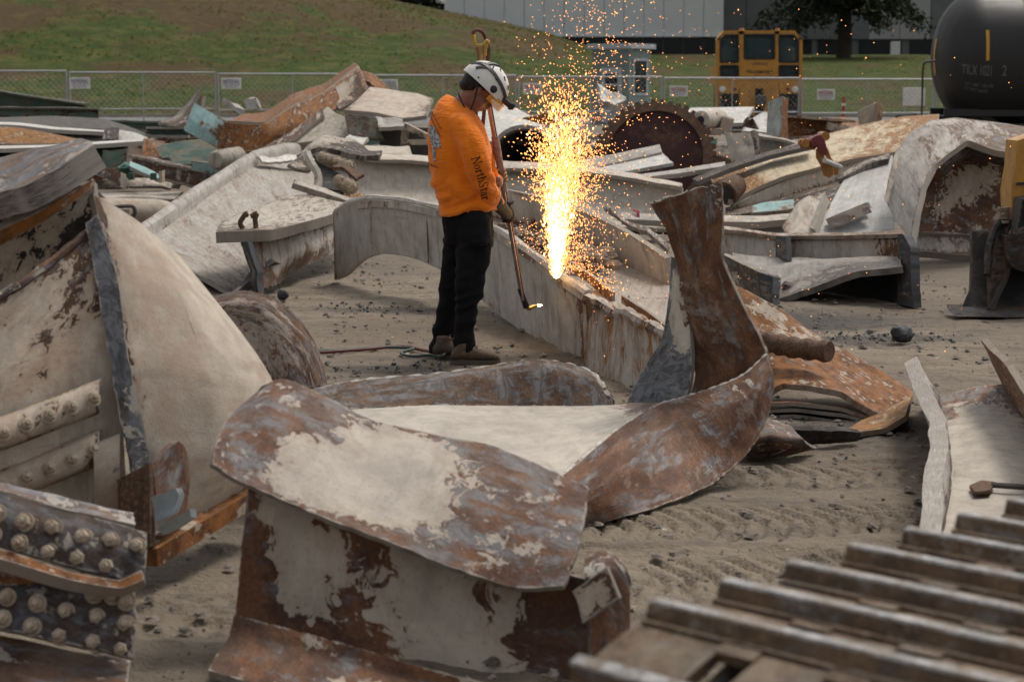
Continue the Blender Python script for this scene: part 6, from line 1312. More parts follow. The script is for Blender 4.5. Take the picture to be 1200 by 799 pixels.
def toothed_disc():
    Y = 26.5; c = Vector(p(768, 184, Y)); r = 70/F*Y; ti = R(24); nrm = Vector((-.12, -math.cos(ti), math.sin(ti))).normalized()
    T = thing('toothed_disc', 'large maroon disc with toothed bolted rim standing in the heap', 'disc', (c.x, c.y, 0))
    mb = MB(); mb.lathe([(-.05, r*.80), (.02, r*.80), (.021, r*.02)], c, nrm, 48); mb.build('face', M['maroon'], T, wear=.3, angle=30)
    mb = MB(); mb.lathe([(-.12, r*.86), (-.12, r*.95), (.05, r*.95), (.06, r*.80), (-.12, r*.80)], c, nrm, 48); mb.build('rim', M['dirtyrust'], T)
    x = Vector((1, 0, 0)); x = (x-nrm*x.dot(nrm)).normalized(); y = nrm.cross(x)
    tm = None
    for k in range(44):
        a = 2*math.pi*k/44; e = x*math.cos(a)+y*math.sin(a); tg = nrm.cross(e)
        if tm is None:
            mb = MB(); mb.add([(-.055, -.035, -.10), (.055, -.035, -.10), (.055, .035, -.10), (-.055, .035, -.10), (-.03, -.02, .09), (.03, -.02, .09), (.035, .03, .07), (-.035, .03, .07)], [(3, 2, 1, 0), (4, 5, 6, 7), (0, 1, 5, 4), (1, 2, 6, 5), (2, 3, 7, 6), (3, 0, 4, 7)])
            q = finish('tooth', mb.v, mb.f, M['dirtyrust'], None, origin=(0, 0, 0)); tm = q.data; bpy.data.objects.remove(q)
        o = bpy.data.objects.new('tooth', tm); COL.objects.link(o); o.parent = T; o.rotation_mode = 'QUATERNION'
        o.rotation_quaternion = Matrix((tg, nrm, e)).transposed().to_quaternion(); o.location = c+e*(r*.975)-Vector(T.location); s_ = random.uniform(.6, 1.0); o.scale = (s_, s_, s_*random.uniform(.5, .9))
toothed_disc()
def front_of_disc():
    T = thing('white_channel_offcut', 'white channel offcut lying in front of the toothed disc', 'scrap steel', p(735, 205, 24))
    sheet('wall', [[p(676, 190, 24.6), p(725, 181, 24.8), p(773, 171, 25)], [p(684, 200, 24.3), p(728, 191, 24.5), p(776, 180, 24.7)]], M['grey'], T, t=.04, wear=.2)
    sheet('floor', [[p(684, 200, 24.5), p(728, 191, 24.7), p(776, 180, 24.9)], [p(694, 207, 23.6), p(738, 202, 23.7), p(790, 193, 23.8)]], M['white_edge'], T, t=.04, wear=.25, rag=.04)
front_of_disc()
S1('long_thin_strip', 'long thin pale strip running below the disc toward the yellow beam', 'scrap strip', [[p(740, 208, 22.8), p(800, 200, 23), p(850, 192, 23.2)], [p(742, 212, 22.4), p(800, 205, 22.6), p(850, 197, 22.8)]], M['grey'], t=.05, wear=.3)
S1('dark_long_strip', 'long dark strip leaning up over the heap beside the brown plate', 'scrap strip', [[p(812, 212, 22), p(850, 196, 22.4), p(900, 180, 22.8), p(950, 168, 23.2)], [p(818, 215, 21.7), p(856, 200, 22.1), p(905, 184, 22.5), p(952, 173, 22.9)]], M['dark'], t=.05, wear=.5)
S1('white_clump', 'crumpled whitish plates seen through the sparks', 'scrap plate', [[p(698, 104, 33), p(706, 108, 33), p(716, 114, 33), p(732, 120, 33)], [p(702, 122, 32.5), p(712, 124, 32.5), p(720, 128, 32.5), p(734, 126, 32.5)]], M['white_edge'], t=.12, wear=.3, dent=.08, rag=.08)
Q('red_brown_heap_plate', 'rusty brown plate low behind the pipe', [(606, 140), (640, 132), (660, 150), (622, 156)], 27.5, M['rust'], wear=.8)
# right of the disc
Q('white_flat_panel', 'white flat panel with a square patch right of the disc', [(800, 128), (884, 127), (872, 146), (830, 150)], [30, 30, 28, 28], M['white_edge'], wear=.12, dent=.006)
Q('white_second_panel', 'second white panel behind the brown triangle', [(876, 142), (900, 134), (900, 158), (868, 156)], [29, 29, 28, 28], M['white_edge'], wear=.15)
Q('brown_triangle_plate', 'brown triangular plate between two white panels', [(874, 141), (882, 138), (890, 152), (868, 148)], 27.6, M['brown'], wear=.7)
def motor():
    T = thing('beige_motor', 'beige cylindrical motor housing among the plates right of the disc', 'motor', p(838, 165, 27))
    a, b = Vector(p(821, 141, 26.6)), Vector(p(843, 139, 27.2)); d = b-a
    mb = MB(); mb.lathe([(0, .06), (0, .10), (.02, .125), (d.length, .12), (d.length+.02, .05)], a, d, 20); mb.build('cylinder', M['beige'], T)
    mb = MB(); mb.lathe([(-.005, .005), (-.005, .055), (.002, .055)], a, d, 14); mb.build('bore', M['black'], T)
    mb = MB(); mb.box(p(850, 147, 27), (.16, .3, .24), Matrix.Rotation(.3, 3, 'Y'), bev=.02); mb.box(p(832, 154, 27), (.3, .3, .1), bev=.02); mb.build('housing', M['cream'], T, wear=.3)
    mb = MB(); mb.box(p(836, 134, 26.9), (.10, .12, .03), Matrix.Rotation(-.2, 3, 'Y')); mb.build('terminal_box', M['bluesteel_dark'], T)
motor()
Q('tan_square_plate', 'tan upright plate with dark strap right of the disc', [(849, 155), (883, 158), (888, 184), (858, 192)], [25.5, 25.3, 25, 25.2], M['conc_pale'], wear=.3)
Q('tan_plate_bar', 'narrow grey bar along the edge of the tan upright plate', [(882, 153), (887, 154), (890, 182), (885, 184)], 25, M['bluesteel_dark'], t=.06, wear=.4)
BEAM('low_grey_beam', 'low grey beam running behind the tan plate to the grey upright', (884, 158), (940, 170), (14, 10), 25.8, 25.2, M['grey'], wear=.3, w=.2)
def upright():
    T = thing('upright_grey_plate', 'upright grey green plate with rusty edge standing in front of the rail mover', 'scrap plate', p(908, 175, 27))
    sheet('plate', [[p(900, 120, 27), p(917, 113, 27)], [p(899, 142, 26.9), p(916, 142, 26.9)], [p(898, 166, 26.8), p(914, 160, 26.8)]], M['lightgrey_green'], T, t=.04, wear=.3, dent=.006)
    sheet('edge', [[p(916, 113, 26.98), p(922, 116, 27.4)], [p(915, 140, 26.9), p(921, 142, 27.3)], [p(914, 162, 26.8), p(922, 172, 27.2)]], M['rust'], T, t=.04, wear=.8)
M['lightgrey_green'] = steel('grey_green_steel', paint=(.36, .38, .36), metal_amt=.2, grime=.5, scale=1.6)
upright()
BEAM('rusty_far_box', 'orange rusty beam with dark underside behind the shackle', (922, 137), (986, 142), (24, 12), 27.6, 28.6, M['rust'], M['rust'], wear=.8, w=.5)
Q('cream_far_corner', 'cream corner piece on the end of the orange rusty beam', [(968, 142), (994, 148), (996, 156), (968, 152)], 28, M['cream'], wear=.4)
Q('rust_far_plate', 'rusty flat plate behind the cream upright', [(976, 140), (1010, 144), (1000, 158), (984, 150)], [30, 30, 28.5, 28.5], M['rust'], wear=.8)
def cream_upright():
    T = thing('cream_upright_plate', 'cream upright plate with rusty side left of the tank wagon', 'scrap plate', p(1018, 155, 27))
    sheet('plate', [[p(1005, 130, 27), p(1028, 120, 27)], [p(1006, 140, 27), p(1027, 135, 27)], [p(1008, 152, 27), p(1020, 150, 27)]], M['cream'], T, t=.05, wear=.2)
    sheet('side', [[p(1027, 121, 26.97), p(1032, 123, 27.3)], [p(1026, 136, 26.95), p(1032, 136, 27.3)], [p(1019, 151, 26.95), p(1030, 148, 27.3)]], M['rust'], T, t=.05, wear=.8)
cream_upright()
def yellow_beam():
    T = thing('ochre_rolled_beam', 'ochre rust-stained beam with rolled end carrying an orange shackle', 'girder', g(900, 252))
    sheet('top', [[p(832, 210, 22.6, .7), p(862, 196, 23.0, .6), p(900, 181, 23.4, .26), p(950, 164, 24, .3), p(1010, 149, 24.6, .42), p(1060, 140, 25.2, .5), p(1100, 137, 25.6, .7)],
                  [p(840, 222, 21.9, .75), p(870, 210, 22.3, .6), p(908, 194, 22.7, .15), p(958, 180, 23.2, .28), p(1015, 166, 23.8, .42), p(1062, 156, 24.4, .5), p(1100, 150, 24.8, .7)],
                  [p(856, 238, 21.4, .85), p(880, 226, 21.8, .7), p(918, 209, 22.2, .2), p(965, 196, 22.7, .3), p(1020, 184, 23.2, .48), p(1064, 178, 23.7, .55), p(1100, 172, 24.1, .9)]], M['yellow'], T, t=.05, dent=.02, cell=.05)
    sheet('web', [[p(858, 239, 21.5, .4), p(885, 226, 21.9, .2), p(920, 211, 22.3, .15), p(968, 198, 22.8, .2), p(1022, 186, 23.3, .3), p(1066, 181, 23.8, .3)], [p(852, 250, 21.6, .7), p(884, 242, 21.9, .4), p(922, 232, 22.3, .45), p(970, 218, 22.8, .5), p(1024, 204, 23.3, .6), p(1068, 198, 23.8, .6)]], M['beige'], T, t=.04, dent=.015)
    sheet('lower_flange', [[p(850, 246, 21.8), p(885, 240, 22), p(925, 230, 22.4), p(975, 216, 22.9), p(1030, 202, 23.4)], [p(852, 256, 21.0), p(890, 250, 21.2), p(930, 240, 21.6), p(980, 226, 22.1), p(1032, 210, 22.6)]], M['cream_chip'], T, t=.05, wear=.6, rag=.04)
    mb = MB(); c = Vector(p(852, 226, 21.5)); mb.lathe([(-.03, .08), (-.03, .135), (.05, .14), (.22, .12)], c, Vector((.55, .75, .35)), 20); mb.build('rolled_end', M['dirtyrust'], T)
    mb = MB(); mb.lathe([(-.036, .005), (-.036, .10), (-.03, .10)], c, Vector((.55, .75, .35)), 20); mb.build('hollow', M['black'], T)
yellow_beam()
def shackle():
    T = thing('orange_shackle_hook', 'orange hook and red shackle hanging over the ochre beam', 'hook', p(958, 205, 22))
    om = plain('hook_orange', (.42, .17, .04), .5, .1, .3, 6, .1, dirt=.4, dirtcol=(.15, .07, .03)); rm = plain('shackle_red', (.20, .03, .04), .5, 0, .4, 5, .1)
    def plate(nm, poly, Y, th, m): mb = MB(); mb.prism([p(a, b, Y) for a, b in poly], (.02, th, 0)); return mb.build(nm, m, T)
    plate('cheek', [(956, 175), (962, 172), (966, 185), (975, 195), (977, 204), (972, 209), (965, 206), (962, 195), (956, 185)], 22.1, .07, om)
    plate('cheek', [(964, 172), (969, 173), (974, 186), (983, 196), (982, 205), (977, 205), (970, 192)], 22.35, .07, om)
    plate('lug', [(937, 164), (944, 162), (950, 166), (954, 160), (958, 158), (959, 170), (954, 176), (944, 174), (938, 174)], 22.15, .10, om)
    plate('shackle_body', [(955, 160), (961, 158), (967, 166), (970, 178), (968, 183), (962, 180), (958, 170)], 22.05, .28, rm)
    for a, b, rr in ((944, 168, .045), (955, 166, .05), (967, 160, .05)):
        mb = MB(); mb.lathe([(-.02, rr*.3), (-.02, rr), (.30, rr), (.30, rr*.3)], p(a, b, 22.08), (0, 1, 0), 16); mb.build('pin', om if a != 955 else rm, T)
    mb = MB(); mb.cyl(p(966, 188, 22.0), p(985, 196, 22.2), .03, n=8); mb.build('cross_bar', M['white_edge'], T)
shackle()
Q('pale_green_strip', 'narrow dull green strip below the ochre beam', [(882, 243), (930, 236), (934, 246), (880, 252)], [20.6, 20.8, 20.4, 20.2], M['lightteal'], wear=.4)
S1('pale_grey_bars', 'pale bar lying above the cut I-beam below the ochre beam', 'bar', [[p(848, 256, 18.6), p(890, 257, 18.4), p(926, 254, 18.2)], [p(848, 264, 18.2), p(890, 264, 18.0), p(926, 261, 17.8)]], M['conc_pale'], t=.06, wear=.3)
S1('dark_gap_plate', 'dark rusty plate wedged between the ochre beam and the slotted plate', 'scrap plate', [[p(930, 240, 20), p(980, 222, 20.5), p(1030, 206, 21)], [p(930, 256, 19.4), p(984, 244, 19.8), p(1034, 226, 20.2)]], M['cream_dark'], t=.04, wear=.55)
# dusty flats and a machine part left
S1('dusty_flat_plates', 'dusty broken flat plates on the dirt behind the grey cap', 'scrap plate', [[g(110, 212, .18), g(150, 210, .22), g(190, 211, .15), g(215, 213, .2)], [g(112, 222, .05), g(150, 221, .12), g(190, 220, .1), g(210, 222, .05)]], M['cream_chip'], t=.03, wear=.45, rag=.06, dent=.03)
S1('dusty_long_flat', 'long dusty pale flat lying on the dirt in front of the brown wedge', 'scrap plate', [[g(115, 226, .04), g(160, 225, .05), g(215, 226, .06)], [g(125, 236, .04), g(165, 236, .05), g(205, 235, .04)]], M['conc_pale'], t=.03, wear=.3, rag=.06)
def roller():
    T = thing('beige_roller_housing', 'beige cylindrical housing with recessed handle slot lying on the dirt', 'machine part', g(160, 268))
    a, b = Vector(p(112, 250, 20.6)), Vector(p(196, 250, 21.4)); d = b-a; r = .155
    mb = MB(); mb.lathe([(0, .02), (0, r*.92), (.02, r), (d.length*.78, r*.98), (d.length*.80, r*1.02), (d.length-.02, r*.86), (d.length, r*.8), (d.length, .02)], a, d, 28); mb.build('cylinder', M['cream'], T, wear=.22)
    mb = MB(); mb.tube(crpath([p(128, 244, 20.45), p(142, 242, 20.45), p(155, 242, 20.5), p(158, 248, 20.5), p(155, 254, 20.5), p(140, 256, 20.45), p(128, 257, 20.45)], 20), .02, 6); mb.build('slot_rim', M['dark'], T)
    mb = MB(); mb.prism([p(130, 247, 20.5), p(152, 245, 20.55), p(153, 252, 20.55), p(130, 255, 20.5)], (0, -.03, 0)); mb.build('handle', M['cream'], T)
roller()
# small offcuts that fill the heaps
rn = random.Random(5)
WORD = dict(cream='cream', grey='grey', dark='blackish', brown='brown', teal='teal', beige='beige', rust='orange rusty', darkgreen='dark green', conc_pale='pale dusty', cream_dark='sooty cream')
def where(px):
    for lim, wd in ((130, 'under the white-edged teal girder'), (260, 'beside the long brown beam'), (360, 'below the rusty box girder'), (470, 'round the riveted wreck'), (600, 'behind the worker'), (700, 'behind the spark jet'), (850, 'at the foot of the toothed disc')):
        if px < lim: return wd
    return 'beside the tan upright plate'
mats = ['cream', 'grey', 'dark', 'brown', 'teal', 'beige', 'rust', 'darkgreen', 'conc_pale', 'cream_dark']
spots = [(rn.uniform(100, 520), rn.uniform(196, 214)) for _ in range(14)]+[(rn.uniform(0, 260), rn.uniform(176, 192)) for _ in range(10)]+[(rn.uniform(640, 1000), rn.uniform(178, 206)) for _ in range(18)]+[(rn.uniform(380, 700), rn.uniform(160, 180)) for _ in range(10)]
for k, (px, py) in enumerate(spots):
    c = np.array(g(px, py, 0)); L, W_ = rn.uniform(.5, 1.6), rn.uniform(.15, .5); a = rn.uniform(-.7, .7); up = rn.uniform(.05, .5)
    d = np.array([math.cos(a), math.sin(a)*.6, 0]); e = np.array([-math.sin(a)*.4, rn.uniform(.1, .5), rn.uniform(.5, 1.)])*W_
    A = c-d*L/2+[0, 0, .03]; B = c+d*L/2+[0, 0, .03+up*rn.random()*.6]; bend = np.array([0, 0, rn.uniform(-.02, .12)])
    mk = rn.choice(mats)
    tag(sheet('scrap_offcut', [[tuple(A+e), tuple((A+B)/2+e+bend), tuple(B+e)], [tuple(A), tuple((A+B)/2+bend), tuple(B)]], M[mk], t=.04, wear=rn.uniform(.2, .8), dent=.02, rag=.04),
        'short bent %s offcut %s' % (WORD[mk], where(px)), 'scrap plate', 'offcuts filling the far heap')

# a back row of girder stubs and plates that closes the heap in front of the fence
KIND = [('girder stub', 'girder'), ('long flat plate', 'scrap plate'), ('curled plate', 'scrap plate')]
def where2(px):
    for lim, wd in ((60, 'behind the dark green girder'), (130, 'behind the black curved sheet'), (215, 'behind the horn-like strips'), (300, 'behind the teal box end'), (400, 'behind the rusty box girder'), (505, 'behind the broad cream plate'), (600, 'behind the worker'), (690, 'behind the open pipe'), (840, 'behind the toothed disc'), (930, 'behind the grey upright plate'), (1020, 'behind the cream upright plate')):
        if px < lim: return wd
    return 'between the bent girder and the tank wagon'
used = {}
for k in range(58):
    px = -30+1120*(k+rn.random())/58; Yb = rn.uniform(31, 43); hgt = rn.uniform(.22, .62)*(1.25 if px < 480 else .9); L = rn.uniform(1.0, 3.2); a = rn.uniform(-.5, .5)
    if 540 < px < 720: hgt *= .8
    x0 = (px-600)/F*Yb; c = np.array([x0, Yb, 0]); d = np.array([math.cos(a), math.sin(a), 0]); A, B = c-d*L/2, c+d*L/2; tl = rn.uniform(-.12, .25)
    mk = rn.choice(['cream', 'grey', 'dark', 'brown', 'teal', 'beige', 'rust', 'darkgreen', 'conc_pale', 'white_edge', 'teal', 'darkgreen'])
    kd = rn.randrange(3); up = np.array([0, 0, hgt]); wd = WORD.get(mk, 'whitish')
    lab = '%s %s %s' % (wd, KIND[kd][0], where2(px))
    used[lab] = used.get(lab, 0)+1
    n_ = np.array([-d[1], d[0], 0])
    if used[lab] > 1: lab = lab.replace(wd, ('low ' if hgt < .4 else 'tall ')+wd, 1)
    grp = 'stubs and plates along the back of the heap'
    if kd == 0:
        T = thing('girder_stub', lab, 'girder', tuple(c), grp); t_ = np.array([0, 0, tl])
        sheet('web', [[tuple(A+up), tuple(B+up+t_)], [tuple(A+[0, 0, .02]), tuple(B+[0, 0, .02]+np.maximum(t_, 0))]], M[mk], T, t=.035, wear=rn.uniform(.25, .6), dent=.01)
        for q, tt in ((up, t_), (np.array([0, 0, .02]), np.maximum(t_, 0))):
            sheet('flange', [[tuple(A+q-n_*.15), tuple(B+q+tt-n_*.15)], [tuple(A+q+n_*.15), tuple(B+q+tt+n_*.15)]], M[mk], T, t=.035, wear=rn.uniform(.25, .6), dent=.01, rag=.01)
    elif kd == 1:
        tag(sheet('long_plate', [[tuple(A+up+n_*hgt*.7), tuple((A+B)/2+up*1.1+n_*hgt*.7), tuple(B+up+[0, 0, tl]+n_*hgt*.7)], [tuple(A), tuple((A+B)/2), tuple(B+[0, 0, max(0, tl)])]], M[mk], t=.04, wear=rn.uniform(.2, .6), dent=.012, rag=.02), lab, 'scrap plate', grp)
    else:
        tag(sheet('curled_plate', [[tuple(A+up*1.1+n_*.5), tuple((A+B)/2+up*1.4+n_*.4), tuple(B+up*1.1+n_*.5)], [tuple(A+up*.9+n_*.1), tuple((A+B)/2+up*1.2), tuple(B+up*.8+n_*.1)], [tuple(A-n_*.1), tuple((A+B)/2-n_*.2+up*.2), tuple(B-n_*.1)]], M[mk], t=.04, wear=rn.uniform(.2, .7), dent=.012, rag=.02), lab, 'scrap plate', grp)
# ------------------------------------------------------------------ the worker
def remesh(mb, voxel, smooth=3):
    me = bpy.data.meshes.new('tmp'); me.from_pydata(mb.v, [], mb.f); ob = bpy.data.objects.new('tmp', me); COL.objects.link(ob)
    m = ob.modifiers.new('r', 'REMESH'); m.mode = 'VOXEL'; m.voxel_size = voxel
    s = ob.modifiers.new('s', 'SMOOTH'); s.iterations = smooth; s.factor = .5
    dg = bpy.context.evaluated_depsgraph_get(); e = bpy.data.meshes.new_from_object(ob.evaluated_get(dg))
    V = np.empty(len(e.vertices)*3); e.vertices.foreach_get('co', V); V = V.reshape(-1, 3)
    N = np.empty(len(e.vertices)*3); e.vertices.foreach_get('normal', N); N = N.reshape(-1, 3)
    Fc = [tuple(q.vertices) for q in e.polygons]
    bpy.data.objects.remove(ob); bpy.data.meshes.remove(me); bpy.data.meshes.remove(e)
    return V, N, Fc
def limb(mb, pts, n=14, res=14):
    """tapered limb through (x, y, z, r) points with rounded ends"""
    C = crom(np.array(pts, float), res); P = [tuple(q[:3]) for q in C]; rr = [float(q[3]) for q in C]
    d0 = (Vector(P[0])-Vector(P[1])).normalized(); d1 = (Vector(P[-1])-Vector(P[-2])).normalized()
    P = [tuple(Vector(P[0])+d0*rr[0]*k) for k in (.9, .6)]+P+[tuple(Vector(P[-1])+d1*rr[-1]*k) for k in (.6, .9)]
    rr = [rr[0]*.45, rr[0]*.82]+rr+[rr[-1]*.82, rr[-1]*.45]
    mb.tube(P, rr, n); return mb
def ellipsoid(mb, c, rad, mtx=None, n=16, m=10):
    V = []; fc = []; mtx = mtx or Matrix.Identity(3); c = Vector(c)
    for i in range(m+1):
        th = math.pi*i/m; th = min(max(th, .02), math.pi-.02)
        for k in range(n):
            ph = 2*math.pi*k/n; V.append(c+mtx@Vector((rad[0]*math.sin(th)*math.cos(ph), rad[1]*math.sin(th)*math.sin(ph), rad[2]*math.cos(th))))
    fc = [(i*n+k, (i+1)*n+k, (i+1)*n+(k+1) % n, i*n+(k+1) % n) for i in range(m) for k in range(n)]
    fc += [tuple(range(n)), tuple(range((m+1)*n-1, m*n-1, -1))]
    return mb.add(V, fc)
def loft(mb, secs, n=28, ex=2.4):
    """secs: (left px, left py, right px, right py, Y, half depth) horizontal rings"""
    rings = []
    for lx, ly, rx, ry, Y, hd in secs:
        A, B = np.array(p(lx, ly, Y)), np.array(p(rx, ry, Y)); c, h = (A+B)/2, (B-A)/2
        ring = []
        for k in range(n):
            a = 2*math.pi*k/n; ca, sa = math.cos(a), math.sin(a); q = (abs(ca)**ex+abs(sa)**ex)**(-1/ex)
            ring.append(c+h*ca*q+np.array([0, hd*sa*q, 0]))
        rings.append(ring)
    V = [tuple(v) for r_ in rings for v in r_]
    fc = [(i*n+k, i*n+(k+1) % n, (i+1)*n+(k+1) % n, (i+1)*n+k) for i in range(len(rings)-1) for k in range(n)]
    fc += [tuple(range(n-1, -1, -1)), tuple(range((len(rings)-1)*n, len(rings)*n))]
    return mb.add(V, fc)

YW = 11.45
def cloth(name, col, var, sheen=.15, rough=.85, spec=.2, folds=False):
    n = NT(name); tc = n.n('ShaderNodeTexCoord').outputs['Object']; a = n.noise(tc, 5, 4, .6); b = n.noise(tc, 420, 2, .5)
    c = n.mix(n.rng(a, .3, .7), col, tuple(q*(1-var) for q in col)); n.set(Base_Color=c, Roughness=rough)
    n.b.inputs['Sheen Weight'].default_value = sheen; n.b.inputs['Specular IOR Level'].default_value = spec
    hgt = n.math('ADD', n.math('MULTIPLY', b, .15), n.noise(tc, 26, 3, .5)); nb = n.bump(hgt, .35, .006)
    if folds:
        r1 = n.n('ShaderNodeMapping'); n.l(tc, r1.inputs[0]); r1.inputs['Rotation'].default_value = (0, .7, 0); r1.inputs['Scale'].default_value = (3.2, 3, 11)
        f = n.noise(r1.outputs[0], 1.6, 3, .55, dist=1.2); cr = n.math('ABSOLUTE', n.math('SUBTRACT', f, .5)); nb = n.bump(n.math('MULTIPLY', n.rng(cr, 0, .09), 1.), .34, .012, nb)
    n.set(Normal=nb); return n.m
M['shirt'] = cloth('orange_cotton', (.92, .225, .012), .10, folds=True)
M['trouser'] = cloth('black_work_cloth', (.012, .0115, .0125), .4, sheen=0, spec=.1)
M['leather'] = plain('tan_boot_leather', (.105, .066, .038), .75, 0, .4, 14, .3, dirt=.4, dirtcol=(.17, .13, .095))
M['glove'] = plain('dark_leather_glove', (.018, .014, .013), .8, 0, .4, 30, .4)
M['glove_tan'] = plain('tan_leather_glove', (.40, .27, .16), .8, 0, .3, 30, .4)
M['hair'] = plain('black_hair', (.010, .008, .007), .6, 0, .3, 60, .6)
sk = NT('tanned_skin'); _tc = sk.n('ShaderNodeTexCoord').outputs['Object']; sk.set(Base_Color=sk.mix(sk.noise(_tc, 22, 3), (.30, .135, .085), (.24, .10, .065)), Roughness=.5); M['skin'] = sk.m
M['helmet'] = plain('white_helmet_shell', (.74, .72, .67), .35, 0, .1, 6, .03)
vz = NT('amber_visor'); vz.set(Base_Color=(.85, .42, .06), Roughness=.08, Alpha=.62); M['visor'] = vz.m

def worker():
    base = g(545, 424)
    T = thing('person', 'worker in orange long-sleeved shirt and white helmet cutting steel with a long torch', 'person', base)
    J = lambda px, py, Y, r: p(px, py, Y)+(r,)
    HEAD = Vector(p(560.5, 106, 11.42)); hr = Matrix.Rotation(R(6), 3, 'Z')@Matrix.Rotation(R(43), 3, 'Y')
    hp = lambda x, y, z: HEAD+hr@Vector((x, y, z))
    near_arm = [J(541, 148, 11.27, .088), J(553, 172, 11.21, .085), J(561, 200, 11.22, .076), J(570, 224, 11.32, .064), J(582, 237, 11.46, .050)]
    far_arm = [J(550, 148, 11.66, .070), J(564, 172, 11.72, .060), J(573, 196, 11.74, .050), J(580, 210, 11.71, .042)]
    legN = [J(556, 262, 11.34, .104), J(554, 300, 11.31, .104), J(550, 340, 11.31, .082), J(545, 378, 11.33, .066), J(542.5, 414, 11.35, .074)]
    legF = [J(541, 262, 11.55, .105), J(538, 300, 11.58, .098), J(530, 342, 11.62, .080), J(522, 380, 11.66, .070), J(518.5, 411, 11.68, .074)]
    # body: one continuous surface under the clothes
    mb = MB()
    thin = lambda L, k: [q[:3]+(q[3]*k,) for q in L]
    limb(mb, thin(near_arm, .62)+[J(588, 242, 11.62, .030)]); limb(mb, thin(far_arm, .62)+[J(583, 211, 11.70, .028)])
    limb(mb, thin(legN, .7)+[J(545, 424, 11.35, .04)]); limb(mb, thin(legF, .7)+[J(521, 420, 11.68, .04)])
    loft(mb, [(524, 270, 572, 270, YW, .12), (514, 215, 572, 216, YW, .14), (510, 165, 570, 172, YW, .16), (518, 128, 560, 142, YW, .13), (530, 114, 552, 130, YW, .06)])
    limb(mb, [J(541, 126, YW, .066), J(548, 118, 11.44, .062), J(556, 110, 11.42, .060)], res=8)
    for c, rad in (((-.012, 0, .042), (.098, .076, .092)), ((.033, 0, -.035), (.063, .058, .085)), ((.046, 0, -.098), (.040, .038, .030)), ((.100, 0, -.028), (.020, .014, .026)), ((.094, 0, -.040), (.018, .018, .012)),
                   ((.076, 0, .018), (.020, .050, .014)), ((.086, 0, -.068), (.014, .024, .011)), ((.045, .04, -.035), (.035, .022, .03)), ((.045, -.04, -.035), (.035, .022, .03)),
                   ((-.006, -.077, -.004), (.022, .010, .034)), ((-.006, .077, -.004), (.022, .010, .034))):
        ellipsoid(mb, hp(*c), rad, hr)
    V, N, Fc = remesh(mb, .0065, 2)
    finish('body', V, Fc, M['skin'], T, angle=180)
    mb = MB()
    for e in (-1, 1): ellipsoid(mb, hp(.078, .030*e, -.004), (.010, .013, .007), hr)
    mb.build('eyes', M['hair'], T)
    # hair, goatee
    mb = MB()
    for c, rad in (((-.055, 0, .010), (.062, .082, .062)), ((-.078, 0, -.028), (.032, .064, .034)), ((-.02, -.070, .028), (.05, .016, .03)), ((-.02, .070, .028), (.05, .016, .03))): ellipsoid(mb, hp(*c), rad, hr)
    V, N, Fc = remesh(mb, .007, 1); V = V+N*(.005*fbm(V[:, 0]*60, V[:, 1]*60, V[:, 2]*25, o=2))[:, None]; finish('hair', V, Fc, M['hair'], T, angle=180)
    mb = MB()
    for c, rad in (((.066, 0, -.112), (.030, .030, .022)), ((.090, 0, -.056), (.008, .026, .005)), ((.06, 0, -.125), (.018, .02, .018))): ellipsoid(mb, hp(*c), rad, hr)
    V, N, Fc = remesh(mb, .005, 1); finish('beard', V, Fc, M['hair'], T, angle=180)
    # shirt
    mb = MB()
    loft(mb, [(519, 247, 577, 242, YW, .165), (515.5, 253.5, 580.5, 248, YW, .178), (511, 240, 580, 236, YW, .185), (505.5, 216, 578, 216, YW, .200), (501.5, 190, 577, 196, YW, .215), (500, 165, 576, 176, YW, .225), (502, 146, 574, 160, YW, .222), (506, 131, 569, 147, YW, .202), (512, 119.5, 563, 138, YW, .165), (518, 113, 559, 133, YW, .120), (524, 109.5, 556, 130, YW, .088), (528, 111, 552, 128, YW, .070)])
    limb(mb, near_arm, 16); limb(mb, far_arm, 14)
    V, N, Fc = remesh(mb, .0085, 5)
    # folds: strongest at the waist, inside the elbow and under the arm
    sx, sy = V[:, 0]*F/YW+600, (H-V[:, 2])
    Z = V[:, 2]
    zr = lambda py: p(560, py, YW)[2]
    low = sstep(zr(185), zr(235), Z); mid_ = np.exp(-((Z-zr(212))/.10)**2)
    X = V[:, 0]-p(540, 200, YW)[0]
    fold = (np.abs(vnoise(X*6+Z*9, Z*17-X*8, V[:, 1]*3, s=3))-.35)*.030*low + (np.abs(vnoise(X*11-Z*14, Z*9+X*7, V[:, 1]*4, s=9))-.3)*.022*mid_
    fold += .009*fbm(X*9+Z*5, Z*7-X*9, V[:, 1]*5, o=3, s=12)
    dr = np.abs(vnoise(X*7+Z*3.2, Z*2.0-X*2, V[:, 1]*2, s=21)); fold += -.010*np.exp(-(dr/.10)**2)*sstep(zr(225), zr(140), Z)
    fold -= fold.mean()+.004
    V2 = V+N*fold[:, None]
    shirt = finish('shirt', V2, Fc, M['shirt'], T, angle=180)
    bv = BVHTree.FromPolygons([tuple(q) for q in V2], Fc)
    def onshirt(px, py, off=.0025):
        d = ray(px, py).normalized(); loc, nr, i, dist = bv.ray_cast(Vector((0, 0, H)), d)
        if loc is None: loc, nr, i, dist = bv.find_nearest(Vector(p(px, py, 11.25)))
        nn = nr if nr.dot(d) < 0 else -nr
        return tuple(loc+nn*off)
    def print_on(Vt, Fct, fn, mat, nm):
        W = [onshirt(*fn(a, b)) for a, b in Vt]; finish(nm, W, Fct, mat, shirt, smooth=False)
    ink = plain('black_print', (.012, .006, .005), .8, 0, .2, 20, 0)
    # sleeve lettering, letter tops to the right, running down the arm
    Vt, Ft = serif('NorthStar'); w_ = Vt[:, 0].max()
